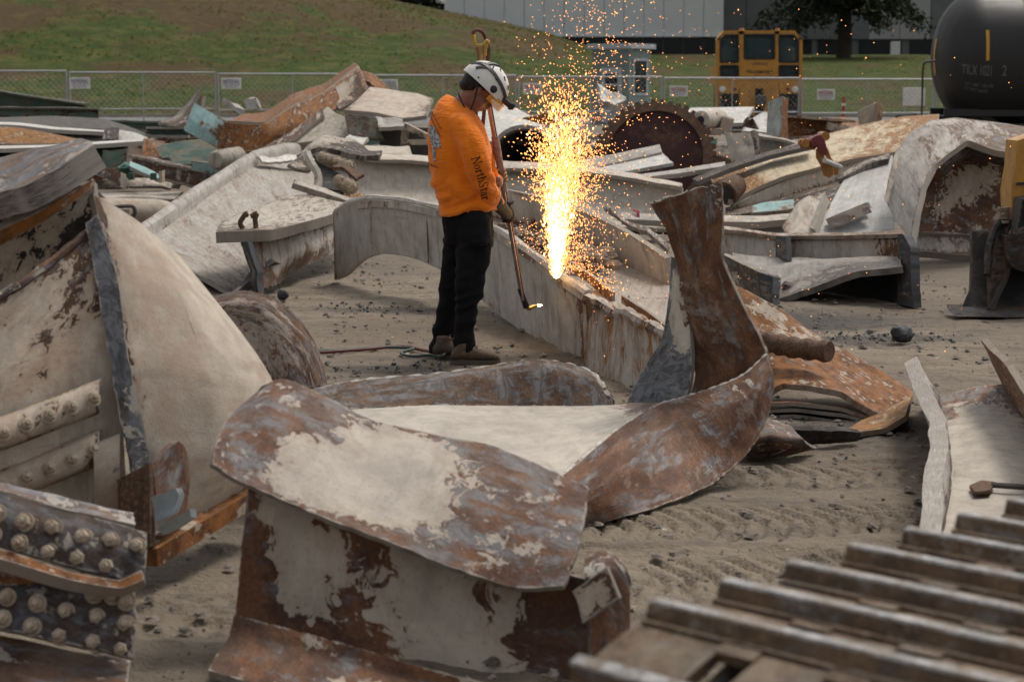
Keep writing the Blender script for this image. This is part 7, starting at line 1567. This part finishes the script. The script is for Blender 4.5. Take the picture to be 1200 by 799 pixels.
    def fn(a, b):
        s_ = a/w_; cx = 557+13*s_+1.5*math.sin(s_*3.1); cy = 184+50*s_
        dx, dy = 14, 48; L = math.hypot(dx, dy); nx, ny = dy/L, -dx/L
        return cx+nx*b*10.5, cy+ny*b*10.5
    print_on([(a, b) for a, b in Vt], Ft, fn, ink, 'sleeve_lettering')
    # back print: silver shape with dark lettering above
    def grid(poly_l, poly_r, n=10, m=6):
        VV = []; 
        for i in range(n+1):
            f = i/n*(len(poly_l)-1); k = min(int(f), len(poly_l)-2); t = f-k
            a = np.array(poly_l[k])*(1-t)+np.array(poly_l[k+1])*t; b = np.array(poly_r[k])*(1-t)+np.array(poly_r[k+1])*t
            for j in range(m+1): VV.append(tuple(a*(1-j/m)+b*j/m))
        return VV, [(i*(m+1)+j, i*(m+1)+j+1, (i+1)*(m+1)+j+1, (i+1)*(m+1)+j) for i in range(n) for j in range(m)]
    n = NT('silver_map_print'); tc = n.n('ShaderNodeTexCoord').outputs['Object']; a = n.noise(tc, 75, 3, .7)
    n.set(Base_Color=n.mix(n.rng(a, .42, .56), (.10, .10, .11), (.50, .50, .52)), Roughness=.7)
    VV, ff = grid([(502.5, 147), (503, 158), (505.5, 166), (506.5, 176), (508, 188)], [(508, 147), (515, 160), (517.5, 174), (510.5, 172), (511, 190)], 12, 5); print_on(VV, ff, lambda a, b: (a, b), n.m, 'back_print')
    for k, (x0, y0, x1, y1, txt) in enumerate(((506, 132, 517, 152, 'BRIDGE'), (504, 136, 516, 160, 'DEMOLITION'), (502, 192, 514, 197, 'CREW'))):
        Vt, Ft = text_mesh(txt, 1.); Vt[:, 0] -= Vt[:, 0].min(); ww = Vt[:, 0].max()
        def fb(a, b): s_ = a/ww; L = math.hypot(x1-x0, y1-y0); return x0+(x1-x0)*s_+(y1-y0)/L*b*3.0, y0+(y1-y0)*s_-(x1-x0)/L*b*3.0
        print_on([(a, b) for a, b, _ in Vt], Ft, fb, ink, 'back_lettering')
    # trousers
    mb = MB(); loft(mb, [(519, 243, 577, 240, YW, .150), (517.5, 256, 578, 254, YW, .162), (518, 270, 579, 272, YW, .165), (521, 286, 578, 290, YW, .155)])
    limb(mb, legN, 16); limb(mb, legF, 16)
    V, N, Fc = remesh(mb, .008, 4)
    X = V[:, 0]; Z = V[:, 2]
    kn = np.exp(-((Z-zr(345))/.12)**2); an = 1-sstep(.02, .26, Z)
    hp_ = np.exp(-((Z-zr(285))/.10)**2)
    fo = (.4-np.abs(vnoise(X*4+Z*6, Z*17-X*7, V[:, 1]*4, s=4)))*(.030*kn+.042*an+.014*hp_)+(.3-np.abs(vnoise(X*9-Z*9, Z*11+X*5, V[:, 1]*6, s=14)))*.012+.006*fbm(X*10+Z*3, Z*7, V[:, 1]*9, o=3, s=6)
    fo -= fo.mean()+.004
    tr = finish('trousers', V+N*fo[:, None], Fc, M['trouser'], T, angle=180)
    mb = MB(); mb.prism([p(556, 288, 11.20), p(575, 286, 11.225), p(575, 288, 11.225), p(556, 290, 11.20)], (0, .02, 0)); mb.build('pocket_flap', M['trouser'], tr)
    # boots
    for (hx, hy, tx, ty, Y, nm) in ((529, 426, 586, 426, 11.33, 'boot'), (509, 419, 553, 421, 11.66, 'boot')):
        A, B = Vector(g(hx, hy, 0)), Vector(g(tx, ty, 0)); d = (B-A); L = d.length; d.normalize(); s_ = Vector((d.y, -d.x, 0)); up = Vector((0, 0, 1))
        mb = MB()
        prof = [(0, .05, .036, .0), (.10, .085, .04, .0), (.28, .10, .043, .0), (.45, .085, .043, 0), (.62, .066, .048, 0), (.80, .056, .050, 0), (.93, .044, .040, 0), (1.0, .022, .02, 0)]
        V = []; n = 14
        for f_, hh, ww, _ in prof:
            for k in range(n):
                a = 2*math.pi*k/n; ca, sa = math.cos(a), math.sin(a)
                V.append(A+d*(L*f_)+s_*(ww*ca)+up*(.018+(hh*.5)*(1+sa) if True else 0))
        fc = [(i*n+k, i*n+(k+1) % n, (i+1)*n+(k+1) % n, (i+1)*n+k) for i in range(len(prof)-1) for k in range(n)]+[tuple(range(n-1, -1, -1)), tuple(range((len(prof)-1)*n, len(prof)*n))]
        mb.add(V, fc); c = A+d*(L*.26); mb.tube([c+up*.05, c+up*.10, c+up*.13], [.046, .046, .044], 14)
        V, N, Fc = remesh(mb, .006, 3); b = finish(nm, V, Fc, M['leather'], T, angle=180)
        mb = MB(); out = [A+d*(L*f_)+s_*(w2) for f_, w2 in ((-.01, .02), (.05, .037), (.3, .043), (.6, .05), (.82, .051), (.95, .036), (1.01, .0))]+[A+d*(L*f_)-s_*(w2) for f_, w2 in ((.95, .036), (.82, .051), (.6, .05), (.3, .043), (.05, .037), (-.01, .02))]
        mb.prism(out, (0, 0, .024)); mb.build('sole', plain('boot_sole', (.11, .085, .06), .9, 0, .3, 9), b)
        mb = MB()
        for k in range(4): q = c+d*(.035+.02*k)+up*(.135-.018*k); mb.cyl(q-s_*.022, q+s_*.022, .004, n=5)
        mb.build('laces', M['hair'], b)
    # helmet: shell with rim, vents, strap, goggles lamp and amber visor
    mb = MB(); n = 28; V = []; C = (.004, 0, .040)
    th = np.linspace(.03, math.pi/2+.10, 11); rx, ry, rz = .150, .120, .138
    outer = [[hp(C[0]+rx*math.sin(t)*math.cos(2*math.pi*k/n)*(1.02 if math.cos(2*math.pi*k/n) > 0 else .96), C[1]+ry*math.sin(t)*math.sin(2*math.pi*k/n), C[2]+rz*math.cos(t)) for k in range(n)] for t in th]
    inner = [[hp(C[0]+(rx-.012)*math.sin(t)*math.cos(2*math.pi*k/n)*(1.02 if math.cos(2*math.pi*k/n) > 0 else .96), C[1]+(ry-.012)*math.sin(t)*math.sin(2*math.pi*k/n), C[2]+(rz-.012)*math.cos(t)) for k in range(n)] for t in th[::-1]]
    rings = outer+inner; V = [q for r_ in rings for q in r_]
    fc = [(i*n+k, i*n+(k+1) % n, (i+1)*n+(k+1) % n, (i+1)*n+k) for i in range(len(rings)-1) for k in range(n)]+[tuple(range(n-1, -1, -1)), tuple(range((len(rings)-1)*n, len(rings)*n))]
    mb.add(V, fc); hel = mb.build('helmet', M['helmet'], T, angle=60)
    def onh(t, ph, k=1.0): return hp(C[0]+rx*k*math.sin(t)*math.cos(ph)*(1.02 if math.cos(ph) > 0 else .96), C[1]+ry*k*math.sin(t)*math.sin(ph), C[2]+rz*k*math.cos(t))
    for t, ph in ((.62, -1.0), (.85, -.55), (.62, -2.0), (.95, -1.5), (1.1, -.9), (.35, -1.5), (.8, -2.5)):
        mb = MB(); a, b = onh(t, ph, 1.003), onh(t+.16, ph+.12, 1.003); mb.cyl(a, b, .0055, .003, n=6); mb.build('vent', M['black'], hel)
    # straps: round the rim from back to front, and over the top
    def strap(pts, wd, nm, mat):
        L = crom(np.array([tuple(q) for q in pts]), 24); cen = hp(*C); V = []
        for i in range(24):
            q = Vector(L[i]); tg = Vector(L[min(i+1, 23)]-L[max(i-1, 0)]).normalized(); o_ = (q-cen).normalized(); sd = tg.cross(o_).normalized()
            V += [q+sd*wd/2, q-sd*wd/2, q-sd*wd/2+o_*.006, q+sd*wd/2+o_*.006]
        fc = [(i*4+k, i*4+(k+1) % 4, (i+1)*4+(k+1) % 4, (i+1)*4+k) for i in range(23) for k in range(4)]+[(3, 2, 1, 0), (92, 93, 94, 95)]
        MB().add(V, fc).build(nm, mat, hel)
    strap([onh(1.25, -3.0, 1.01), onh(.95, -2.4, 1.015), onh(.92, -1.75, 1.015), onh(1.1, -1.1, 1.015), onh(1.32, -.55, 1.015), onh(1.4, -.1, 1.02)], .020, 'lamp_strap', M['black'])
    strap([onh(.95, -2.3, 1.012), onh(.6, -2.3, 1.012), onh(.25, -2.2, 1.012), onh(.2, 1.2, 1.012)], .022, 'crown_strap', M['black'])
    strap([onh(1.30, -2.4, 1.01), onh(1.05, -2.2, 1.01), onh(.9, -2.0, 1.012)], .016, 'clip_strap', M['rubber'])
    mb = MB(); ellipsoid(mb, onh(1.45, -1.25, 1.0), (.022, .010, .022), hr); mb.build('visor_pivot', M['black'], hel)
    # visor: amber curved shield below the brim
    VV = []; m = 12
    for z_ in (.040, .012, -.012):
        for k in range(m+1):
            a = -1.25+2.5*k/m; VV.append(hp(.005+(.164-.10*abs(min(0, z_)))*math.cos(a), .112*math.sin(a), z_))
    ff = [(i*(m+1)+k, i*(m+1)+k+1, (i+1)*(m+1)+k+1, (i+1)*(m+1)+k) for i in range(2) for k in range(m)]
    MB().add(VV, ff).build('visor', M['visor'], hel, angle=180)
    lb = plain('lamp_housing', (.055, .022, .020), .4, 0, .3, 20, .05)
    mb = MB(); mb.box(hp(.150, -.035, .058), (.085, .062, .034), hr, bev=.008); lm = mb.build('headlamp', lb, hel)
    mb = MB(); mb.box(hp(.198, -.035, .060), (.026, .068, .044), hr, bev=.008); mb.build('lamp_bezel', M['black'], lm)
    mb = MB(); mb.box(hp(.2125, -.035, .060), (.004, .05, .026), hr); mb.build('lens', plain('lamp_lens', (.25, .05, .04), .15, 0, .2, 9, 0), lm)
    mb = MB(); mb.tube(crpath([hp(-.075, -.066, -.095), hp(-.03, -.070, -.115), hp(.01, -.062, -.128), hp(.04, -.03, -.132)], 12), .0045, 6); mb.build('neck_cord', M['rubber'], T)
    strap([onh(1.5, -2.0, .99), hp(-.02, -.088, .0), hp(.012, -.076, -.05), hp(.04, -.05, -.115)], .008, 'chin_strap', M['rubber'])
    # hands closed round the torch
    TA, TB = Vector(p(562.5, 58, 11.60)), Vector(p(613, 352, 11.93)); ax = (TB-TA).normalized()
    def fist(c, side, mat, wrist, scale=1.):
        """c on the torch axis; fingers wrap it; side = unit vector from axis to the palm"""
        mb = MB(); side = (side-ax*side.dot(ax)).normalized(); o_ = ax.cross(side); c = Vector(c)
        ellipsoid(mb, c+side*.030, (.020, .034, .043), Matrix((side, o_, ax)).transposed())
        limb(mb, [tuple(wrist)+(.034,), tuple((Vector(wrist)+c+side*.03)/2)+(.032,), tuple(c+side*.032)+(.026,)], res=8)
        for k in range(4):
            zc = (-.033+.0215*k); r0 = .0098-.0008*abs(k-1.5); reach = (2.75, 3.05, 3.1, 2.9)[k]
            pts = []
            for i in range(7):
                a = .5+reach*i/6; rad = .028-.002*i/6
                pts.append(tuple(c+ax*(zc+.004*math.sin(i))+side*(rad*math.cos(a))+o_*(rad*math.sin(a)))+(r0*(1-.04*i),))
            limb(mb, pts, 8, 14)
        pts = [tuple(c+ax*-.046+side*(.030*math.cos(a))+o_*(.030*math.sin(a)))+(.0115-.001*i,) for i, a in enumerate((-.2, -.7, -1.2, -1.7))]
        limb(mb, pts, 8, 10)
        V, N, Fc = remesh(mb, .0042, 1); V = np.array(c)+(V-np.array(c))*scale; return finish('glove', V, Fc, mat, T, angle=180)
    at = lambda py: TA+(TB-TA)*((py-58)/(352-58))
    w1 = Vector(p(583, 238, 11.50)); c1 = at(246); fist(c1, (w1-c1)+Vector((.0, -.06, 0)), M['glove'], w1, 1.3)
    w2 = Vector(p(583, 214, 11.71)); c2 = at(203); fist(c2, Vector((-.3, .2, 0)), M['glove_tan'], w2)
    return TA, TB, ax

# hand-made roman capitals for the sleeve print: strokes with thick stems and thin serifs
def serif(txt):
    G = {}
    def stem(x, y0, y1, w=.13): return [(x-w/2, y0), (x+w/2, y0), (x+w/2, y1), (x-w/2, y1)]
    def ser(x, y, w=.30, h=.05): return [(x-w/2, y), (x+w/2, y), (x+w/2, y+h), (x-w/2, y+h)]
    def arc(cx, cy, rx, ry, a0, a1, wx=.12, wy=.05, n=9):
        out = []
        for i in range(n):
            a, b = a0+(a1-a0)*i/n, a0+(a1-a0)*(i+1)/n
            q = lambda t, k: (cx+(rx-k*wx)*math.cos(t), cy+(ry-k*wy)*math.sin(t))
            out.append([q(a, 0), q(b, 0), q(b, 1), q(a, 1)])
        return out
    P = math.pi
    G['N'] = (.86, [stem(.14, 0, 1, .07), stem(.72, 0, 1, .07), [(.08, 1), (.24, 1), (.76, 0), (.66, 0)], ser(.14, 0), ser(.12, .95), ser(.72, .95)])
    G['o'] = (.60, arc(.29, .33, .27, .34, 0, 2*P))
    G['r'] = (.46, [stem(.15, 0, .66), ser(.15, 0), ser(.08, .61, .18)]+arc(.33, .44, .16, .21, P*.25, P*.95, .05, .10, 6)+[[(.36, .5), (.46, .5), (.46, .62), (.36, .62)]])
    G['t'] = (.42, [stem(.18, .06, .86, .12), ser(.20, .60, .38, .06)]+arc(.28, .14, .16, .14, P, P*1.75, .10, .06, 6))
    G['h'] = (.66, [stem(.13, 0, 1), ser(.13, 0), ser(.07, .95, .18), stem(.50, 0, .45), ser(.50, 0)]+arc(.32, .42, .24, .24, 0, P*.9, .10, .08, 8))
    G['S'] = (.62, arc(.30, .74, .24, .27, P*.15, P*1.25, .10, .05, 9)+arc(.30, .26, .26, .27, -P*.85, P*.5, .11, .05, 10)+[[(.09, .62), (.18, .70), (.50, .36), (.40, .30)], [(.50, .74), (.55, .74), (.55, 1), (.51, 1)], [(.05, .0), (.09, 0), (.09, .28), (.05, .28)]])
    G['a'] = (.56, [stem(.42, .03, .48, .11), ser(.47, 0, .18)]+arc(.27, .46, .20, .21, 0, P*.9, .10, .06, 7)+arc(.23, .20, .19, .20, P*.3, P*2.0, .10, .05, 9)+[[(.25, .36), (.42, .40), (.42, .45), (.25, .40)]])
    V = []; Fc = []; x = 0
    for ch in txt:
        w_, polys = G[ch]
        for q in polys: Fc.append(tuple(range(len(V), len(V)+4))); V += [(a+x, b-.5) for a, b in q]
        x += w_+.02
    # finer cells so that the print follows the sleeve
    V2 = []; F2 = []
    for f in Fc:
        q = [np.array(V[i]) for i in f]; L = max(np.linalg.norm(q[1]-q[0]), np.linalg.norm(q[2]-q[3])); Hh = max(np.linalg.norm(q[3]-q[0]), np.linalg.norm(q[2]-q[1]))
        a, b = max(1, int(L/.12)), max(1, int(Hh/.12)); o = len(V2)
        for i in range(a+1):
            for j in range(b+1):
                s, t = i/a, j/b; V2.append(tuple(q[0]*(1-s)*(1-t)+q[1]*s*(1-t)+q[2]*s*t+q[3]*(1-s)*t))
        F2 += [(o+i*(b+1)+j, o+(i+1)*(b+1)+j, o+(i+1)*(b+1)+j+1, o+i*(b+1)+j+1) for i in range(a) for j in range(b)]
    return np.array(V2), F2
TA, TB, TAX = worker()

# ------------------------------------------------------------------ the cutting torch
def torch():
    T = thing('cutting_torch', 'long steel cutting torch with hoses held by the worker', 'torch', tuple(TB))
    tub = plain('torch_tube_steel', (.52, .46, .42), .35, .6, .3, 12, .1); brass = plain('brass', (.55, .33, .08), .35, .8, .2, 10, .05); redm = plain('red_tube_paint', (.22, .035, .03), .5, .1, .3, 20, .1)
    sx = Vector((1, 0, .17)).normalized()
    for e, m_, r_ in ((-.010, tub, .0075), (.008, redm, .0065), (.0, tub, .006)):
        mb = MB(); off = sx*e+Vector((0, -.012 if r_ == .006 else 0, 0)); mb.cyl(TA+TAX*.10+off, TB+off, r_, n=8); mb.build('tube', m_, T)
    mb = MB(); mb.cyl(TA+TAX*.52, TA+TAX*.86, .024, .020, n=12); mb.build('grip_sleeve', plain('worn_grip', (.36, .27, .25), .6, .2, .5, 40, .3), T)
    mb = MB(); mb.cyl(TA-TAX*.02, TA+TAX*.13, .026, .022, n=12); mb.build('valve_body', plain('body_bronze', (.33, .21, .10), .45, .6, .3, 20, .1), T)
    for (a, b, r_) in (((556.5, 52), (554.5, 41), .011), ((568.5, 66), (569.5, 52), .010)):
        mb = MB(); A, B = Vector(p(*a, 11.60)), Vector(p(*b, 11.60)); mb.cyl(A, B, r_, n=6); mb.cyl(B-(B-A)*.3, B, r_*1.45, n=6); mb.build('hose_nut', brass, T)
    mb = MB(); mb.cyl(p(557, 54, 11.6), p(569, 53, 11.6), .009, n=8); mb.lathe([(0, .013), (.03, .015), (.034, .006)], p(568, 52.5, 11.6), (.5, 0, .6), 8); mb.build('valve_knob', brass, T)
    mb = MB(); mb.tube(crpath([p(554.5, 41, 11.60), p(555, 37.5, 11.6), p(560, 35.5, 11.61), p(566, 39, 11.64), p(570, 50, 11.68), p(571, 66, 11.74), p(570, 90, 11.8), p(566, 150, 11.9), p(556, 230, 11.92), p(545, 330, 11.9), p(530, 395, 11.9), g(516, 412, .03), g(500, 411, .015), g(470, 406, .013), g(430, 409, .013), g(390, 412, .013), g(355, 414, .013)], 90), .0105, 8); mb.build('hose', plain('hose_red', (.13, .035, .032), .6, 0, .3, 10, .05), T)
    mb = MB(); mb.tube(crpath([p(569.5, 53, 11.6), p(571, 51, 11.63), p(573, 58, 11.7), p(572, 72, 11.78), p(569, 110, 11.86), p(560, 200, 11.95), p(548, 320, 11.95), p(534, 396, 11.95), g(520, 416, .03), g(506, 416, .014), g(480, 417, .012), g(470, 413, .012), g(484, 408, .014), g(440, 407, .013), g(400, 410, .013), g(355, 412, .013)], 90), .0095, 8); mb.build('hose', plain('hose_green', (.045, .07, .055), .6, 0, .3, 10, .05), T)
    hA = Vector(p(609, 338, 11.915)); hB = Vector(p(617, 360, 11.95)); tip = Vector(p(629.5, 358, 12.00))
    mb = MB(); mb.cyl(hA, hB, .016, .020, n=10); mb.build('head', M['black'], T)
    mb = MB(); mb.tube(crpath([hB-Vector((0, 0, .004)), Vector(p(621, 361, 11.96)), Vector(p(625, 359, 11.98)), tip], 10), [.013]*6+[.011, .010, .009, .008], 10); mb.build('nozzle', brass, T)
    fl = NT('torch_flame'); fl.set(Base_Color=(1, .5, .2), Emission_Color=(1, .62, .30)); fl.b.inputs['Emission Strength'].default_value = 14
    mb = MB(); d = Vector((1, .25, .05)).normalized(); mb.lathe([(0, .005), (.008, .009), (.02, .007), (.032, .002)], tip, d, 10); mb.build('flame', fl.m, T)
torch()
# ------------------------------------------------------------------ spark jet thrown up by the cut
def sparks():
    rnd = np.random.default_rng(11)
    Y0 = 11.95; base = np.array(p(652, 322, Y0)); s = F/Y0
    mats = []
    for nm, col, st in (('white_hot', (1, .66, .28), 6.), ('yellow_hot', (1, .44, .12), 2.3), ('orange_hot', (1, .33, .12), 1.4)):
        n = NT(nm+'_spark'); n.set(Base_Color=(0, 0, 0), Emission_Color=col); n.b.inputs['Emission Strength'].default_value = st; n.m.cycles.emission_sampling = 'NONE'; mats.append(n.m)
    V = []; Fc = []; MI = []
    def add(P, D, r, ln, mi):
        D = D/np.linalg.norm(D); x = np.cross(D, [.3, 1, .1]); x /= np.linalg.norm(x); y = np.cross(D, x); o = len(V)
        V.extend([tuple(P-D*ln), tuple(P+x*r), tuple(P+y*r), tuple(P-x*r), tuple(P-y*r), tuple(P+D*ln*.7)])
        for k in range(4): a, b = o+1+k, o+1+(k+1) % 4; Fc.append((o, b, a)); Fc.append((o+5, a, b)); MI.extend([mi, mi])
    up = np.array([0, 0, 1.]); X = np.array([1., 0, 0]); Yv = np.array([0, 1., 0])
    def at(h, dx, dy): return base+up*(h/s)+X*(dx/s)+Yv*(dy/s)
    # dense jet: narrow at the cut, opening as it rises
    for k in range(5200):
        h = rnd.beta(1.15, 2.3)*235
        wd = 5+h*.145; lean = .03*h
        dx = rnd.normal(0, .52)*wd+lean; dy = rnd.normal(0, .5)*wd
        v = np.array([dx*.5+rnd.normal(0, 14), rnd.normal(0, 14), 70])
        mi = 0 if (h < 55 and abs(dx-lean) < wd*.6) or rnd.random() < .10 else (1 if rnd.random() < .75 else 2)
        add(at(h, dx, dy), v, .0034+.0022*rnd.random(), .006+.010*rnd.random(), mi)
    for k in range(2300):                                   # solid root of the jet
        h = rnd.beta(1.0, 2.2)*115; wd = 3.0+h*.10; dx = rnd.normal(0, .5)*wd+.02*h
        add(at(h, dx, rnd.normal(0, .5)*wd), np.array([dx*.4, 0, 60.]), .006+.003*rnd.random(), .014+.014*rnd.random(), 0)
    # cloud of slower drops over the jet
    for k in range(2300):
        h = 85+abs(rnd.normal(0, 1))*58; wd = 16+h*.13
        dx = .04*h+rnd.normal(0, .62)*wd; dy = rnd.normal(0, .6)*wd
        add(at(h, dx, dy), np.array([dx+rnd.normal(0, 20), rnd.normal(0, 20), rnd.normal(25, 30)]), .0024+.0024*rnd.random(), .004+.006*rnd.random(), 1 if rnd.random() < .6 else 2)
    for k in range(1500):                                   # drops falling on the right side of the jet
        h = rnd.random()*150+5; dx = 8+rnd.gamma(1.5, 17)*(.6+.4*h/160); dy = rnd.normal(0, 20)
        add(at(h, dx, dy), np.array([dx*.3, rnd.normal(0, 10), -40]), .0022+.0022*rnd.random(), .004+.005*rnd.random(), 1 if rnd.random() < .5 else 2)
    for k in range(700):                                    # high strays
        h = 180+rnd.random()**1.3*150; dx = rnd.normal(35, 42); dy = rnd.normal(0, 45)
        add(at(h, dx, dy), np.array([dx, rnd.normal(0, 20), rnd.normal(0, 40)]), .0020+.0022*rnd.random(), .0035+.005*rnd.random(), 1 if rnd.random() < .4 else 2)
    for k in range(420):                                    # far strays over the yard to the right
        px = 690+rnd.gamma(1.7, 95); py = rnd.uniform(10, 420)
        if px > 1210 or py < 0: continue
        add(np.array(p(px, py, rnd.uniform(9.5, 13.5))), rnd.normal(0, 1, 3), .0018+.0020*rnd.random(), .003+.003*rnd.random(), 1 if rnd.random() < .5 else 2)
    for k in range(500):                                    # bouncing on the tray and along the edge of the cut
        t = rnd.random(); px = 610+t*110+rnd.normal(0, 8); py = 285+t*62+rnd.normal(0, 6)-rnd.random()*26
        add(np.array(p(px, py, 12.75-1.3*t+rnd.normal(0, .1))), rnd.normal(0, 1, 3), .0026+.002*rnd.random(), .005, 1 if rnd.random() < .5 else 2)
    V_ = np.array(V)
    o = finish('spark_jet', V_, Fc, mats, None, origin=tuple(base), smooth=False); o.data.polygons.foreach_set('material_index', MI)
    tag(o, 'fountain of white-hot and orange sparks rising from the cut', 'sparks', kind='stuff')
    ld = bpy.data.lights.new('spark_glow', 'POINT'); ld.energy = 2.2; ld.color = (1, .55, .22); ld.shadow_soft_size = .12
    lo = bpy.data.objects.new('spark_glow', ld); COL.objects.link(lo); lo.location = tuple(at(38, 2, -6)); lo.parent = None
sparks()

# ------------------------------------------------------------------ stones, slag and flakes on the dirt
def rubble():
    rnd = np.random.default_rng(4)
    st = plain('yard_stones', (.23, .195, .16), .95, 0, .5, 6, .4, col2=(.11, .095, .08))
    def stones(N, fx, fy, rmin, rmax, mat, name, label, flat=.6):
        V = []; Fc = []
        for k in range(N):
            x, y = fx(), fy(); r = rmin+(rmax-rmin)*rnd.random()**3.2; n = 6
            o = len(V); a0 = rnd.random()*6; e = rnd.uniform(.6, 1.3)
            V.append((x, y, -.006))
            for j in range(n): a = a0+j*2*math.pi/n; q = r*rnd.uniform(.75, 1.2); V.append((x+q*math.cos(a)*e, y+q*math.sin(a), r*flat*.15))
            for j in range(n): a = a0+.3+j*2*math.pi/n; q = r*rnd.uniform(.35, .75); V.append((x+q*math.cos(a)*e, y+q*math.sin(a), r*flat*rnd.uniform(.6, 1.1)))
            V.append((x, y, r*flat*1.0))
            for j in range(n):
                b = (j+1) % n; Fc += [(o, o+1+b, o+1+j), (o+1+j, o+1+b, o+1+n+b, o+1+n+j), (o+1+n+j, o+1+n+b, o+1+2*n)]
        ob = finish(name, V, Fc, mat, None, smooth=False, origin=(0, 8, 0)); tag(ob, label, 'stones', kind='stuff')
    stones(4200, lambda: rnd.uniform(-3.4, 3.6), lambda: 5.0+rnd.random()**1.6*13, .004, .030, st, 'loose_stones', 'small loose stones and dirt clods over the yard')
    c = [np.array(g(455, 361)), np.array(g(1010, 396)), np.array(g(470, 430)), np.array(g(905, 500)), np.array(g(690, 430)), np.array(g(1000, 395))]
    def pick():
        q = c[rnd.integers(len(c))]; return q
    cur = {}
    def fx(): cur['q'] = pick(); return cur['q'][0]+rnd.normal(0, .42)
    def fy(): return cur['q'][1]+rnd.normal(0, .20)
    stones(700, fx, fy, .003, .024, M['slag'], 'cutting_slag', 'dark blue grey slag crumbs left from earlier cuts', .7)
    # rust flakes and paint chips
    V = []; Fc = []; mi = []
    for k in range(380):
        x = rnd.uniform(-3, 3.4); y = 5.0+rnd.random()**1.4*10; r = rnd.uniform(.005, .020); a = rnd.random()*6; o = len(V); z = rnd.uniform(.006, .014)
        for j in range(4): q = r*rnd.uniform(.5, 1.3); V.append((x+q*math.cos(a+j*1.57), y+q*math.sin(a+j*1.57), z+rnd.uniform(-.004, .006)))
        Fc.append((o, o+1, o+2, o+3)); mi.append(int(rnd.integers(3)))
    o = finish('paint_flakes', V, Fc, [M['cream'], M['dirtyrust'], M['dirtyrust']], None, smooth=False, origin=(0, 8, 0)); o.data.polygons.foreach_set('material_index', mi); tag(o, 'scattered chips of pale paint and rust on the dirt', 'flakes', kind='stuff')
    # lumps that can be told apart
    def lump(name, label, c, r, mat, seed):
        mb = MB(); ellipsoid(mb, c, r, None, 14, 9); V = np.array(mb.v); d = V-np.array(c); V = V+d*(.55*fbm(V[:, 0]*26+seed, V[:, 1]*22, V[:, 2]*22, o=3, s=seed))[:, None]
        tag(finish(name, V, mb.f, mat, None, angle=30), label, 'slag lump')
    lump('slag_lump', 'blue grey slag lump on the dirt before the cut I-beam', g(1057, 392, .05), (.07, .045, .045), M['slag'], 3)
    lump('dirt_clod', 'lone dark clod on the dirt near the arched beam\'s raised end', g(331, 346, .04), (.04, .035, .04), M['slag'], 8)
    # slag and rubble heaped in the tray of the arched beam
    V = []; Fc = []
    for k in range(420):
        t = rnd.random(); px = 592+t*110+rnd.normal(0, 10); py = 262+t*34+abs(rnd.normal(0, 9)); Yq = 14.5-1.7*t-(py-262-t*34)*.028
        q = np.array(p(px, py, Yq)); r = .012+.055*rnd.random()**2.5; o = len(V); nn = 5; a0 = rnd.random()*6
        for z_, kk in ((-.8, .6), (0, 1), (.7, .6)):
            for j in range(nn): V.append(tuple(q+np.array([r*kk*rnd.uniform(.7, 1.3)*math.cos(a0+j*1.257), r*kk*rnd.uniform(.7, 1.3)*math.sin(a0+j*1.257), r*z_*.7])))
        for l in range(2):
            for j in range(nn): b = (j+1) % nn; Fc.append((o+l*nn+j, o+l*nn+b, o+(l+1)*nn+b, o+(l+1)*nn+j))
        Fc.append(tuple(o+2*nn+j for j in range(nn)))
    tag(finish('tray_rubble', V, Fc, plain('tray_crumbs', (.26, .20, .155), .95, 0, .5, 8, .3, col2=(.10, .075, .06)), None, smooth=False), 'crumbled slag and rubble heaped in the tray of the arched beam', 'rubble', kind='stuff')
rubble()
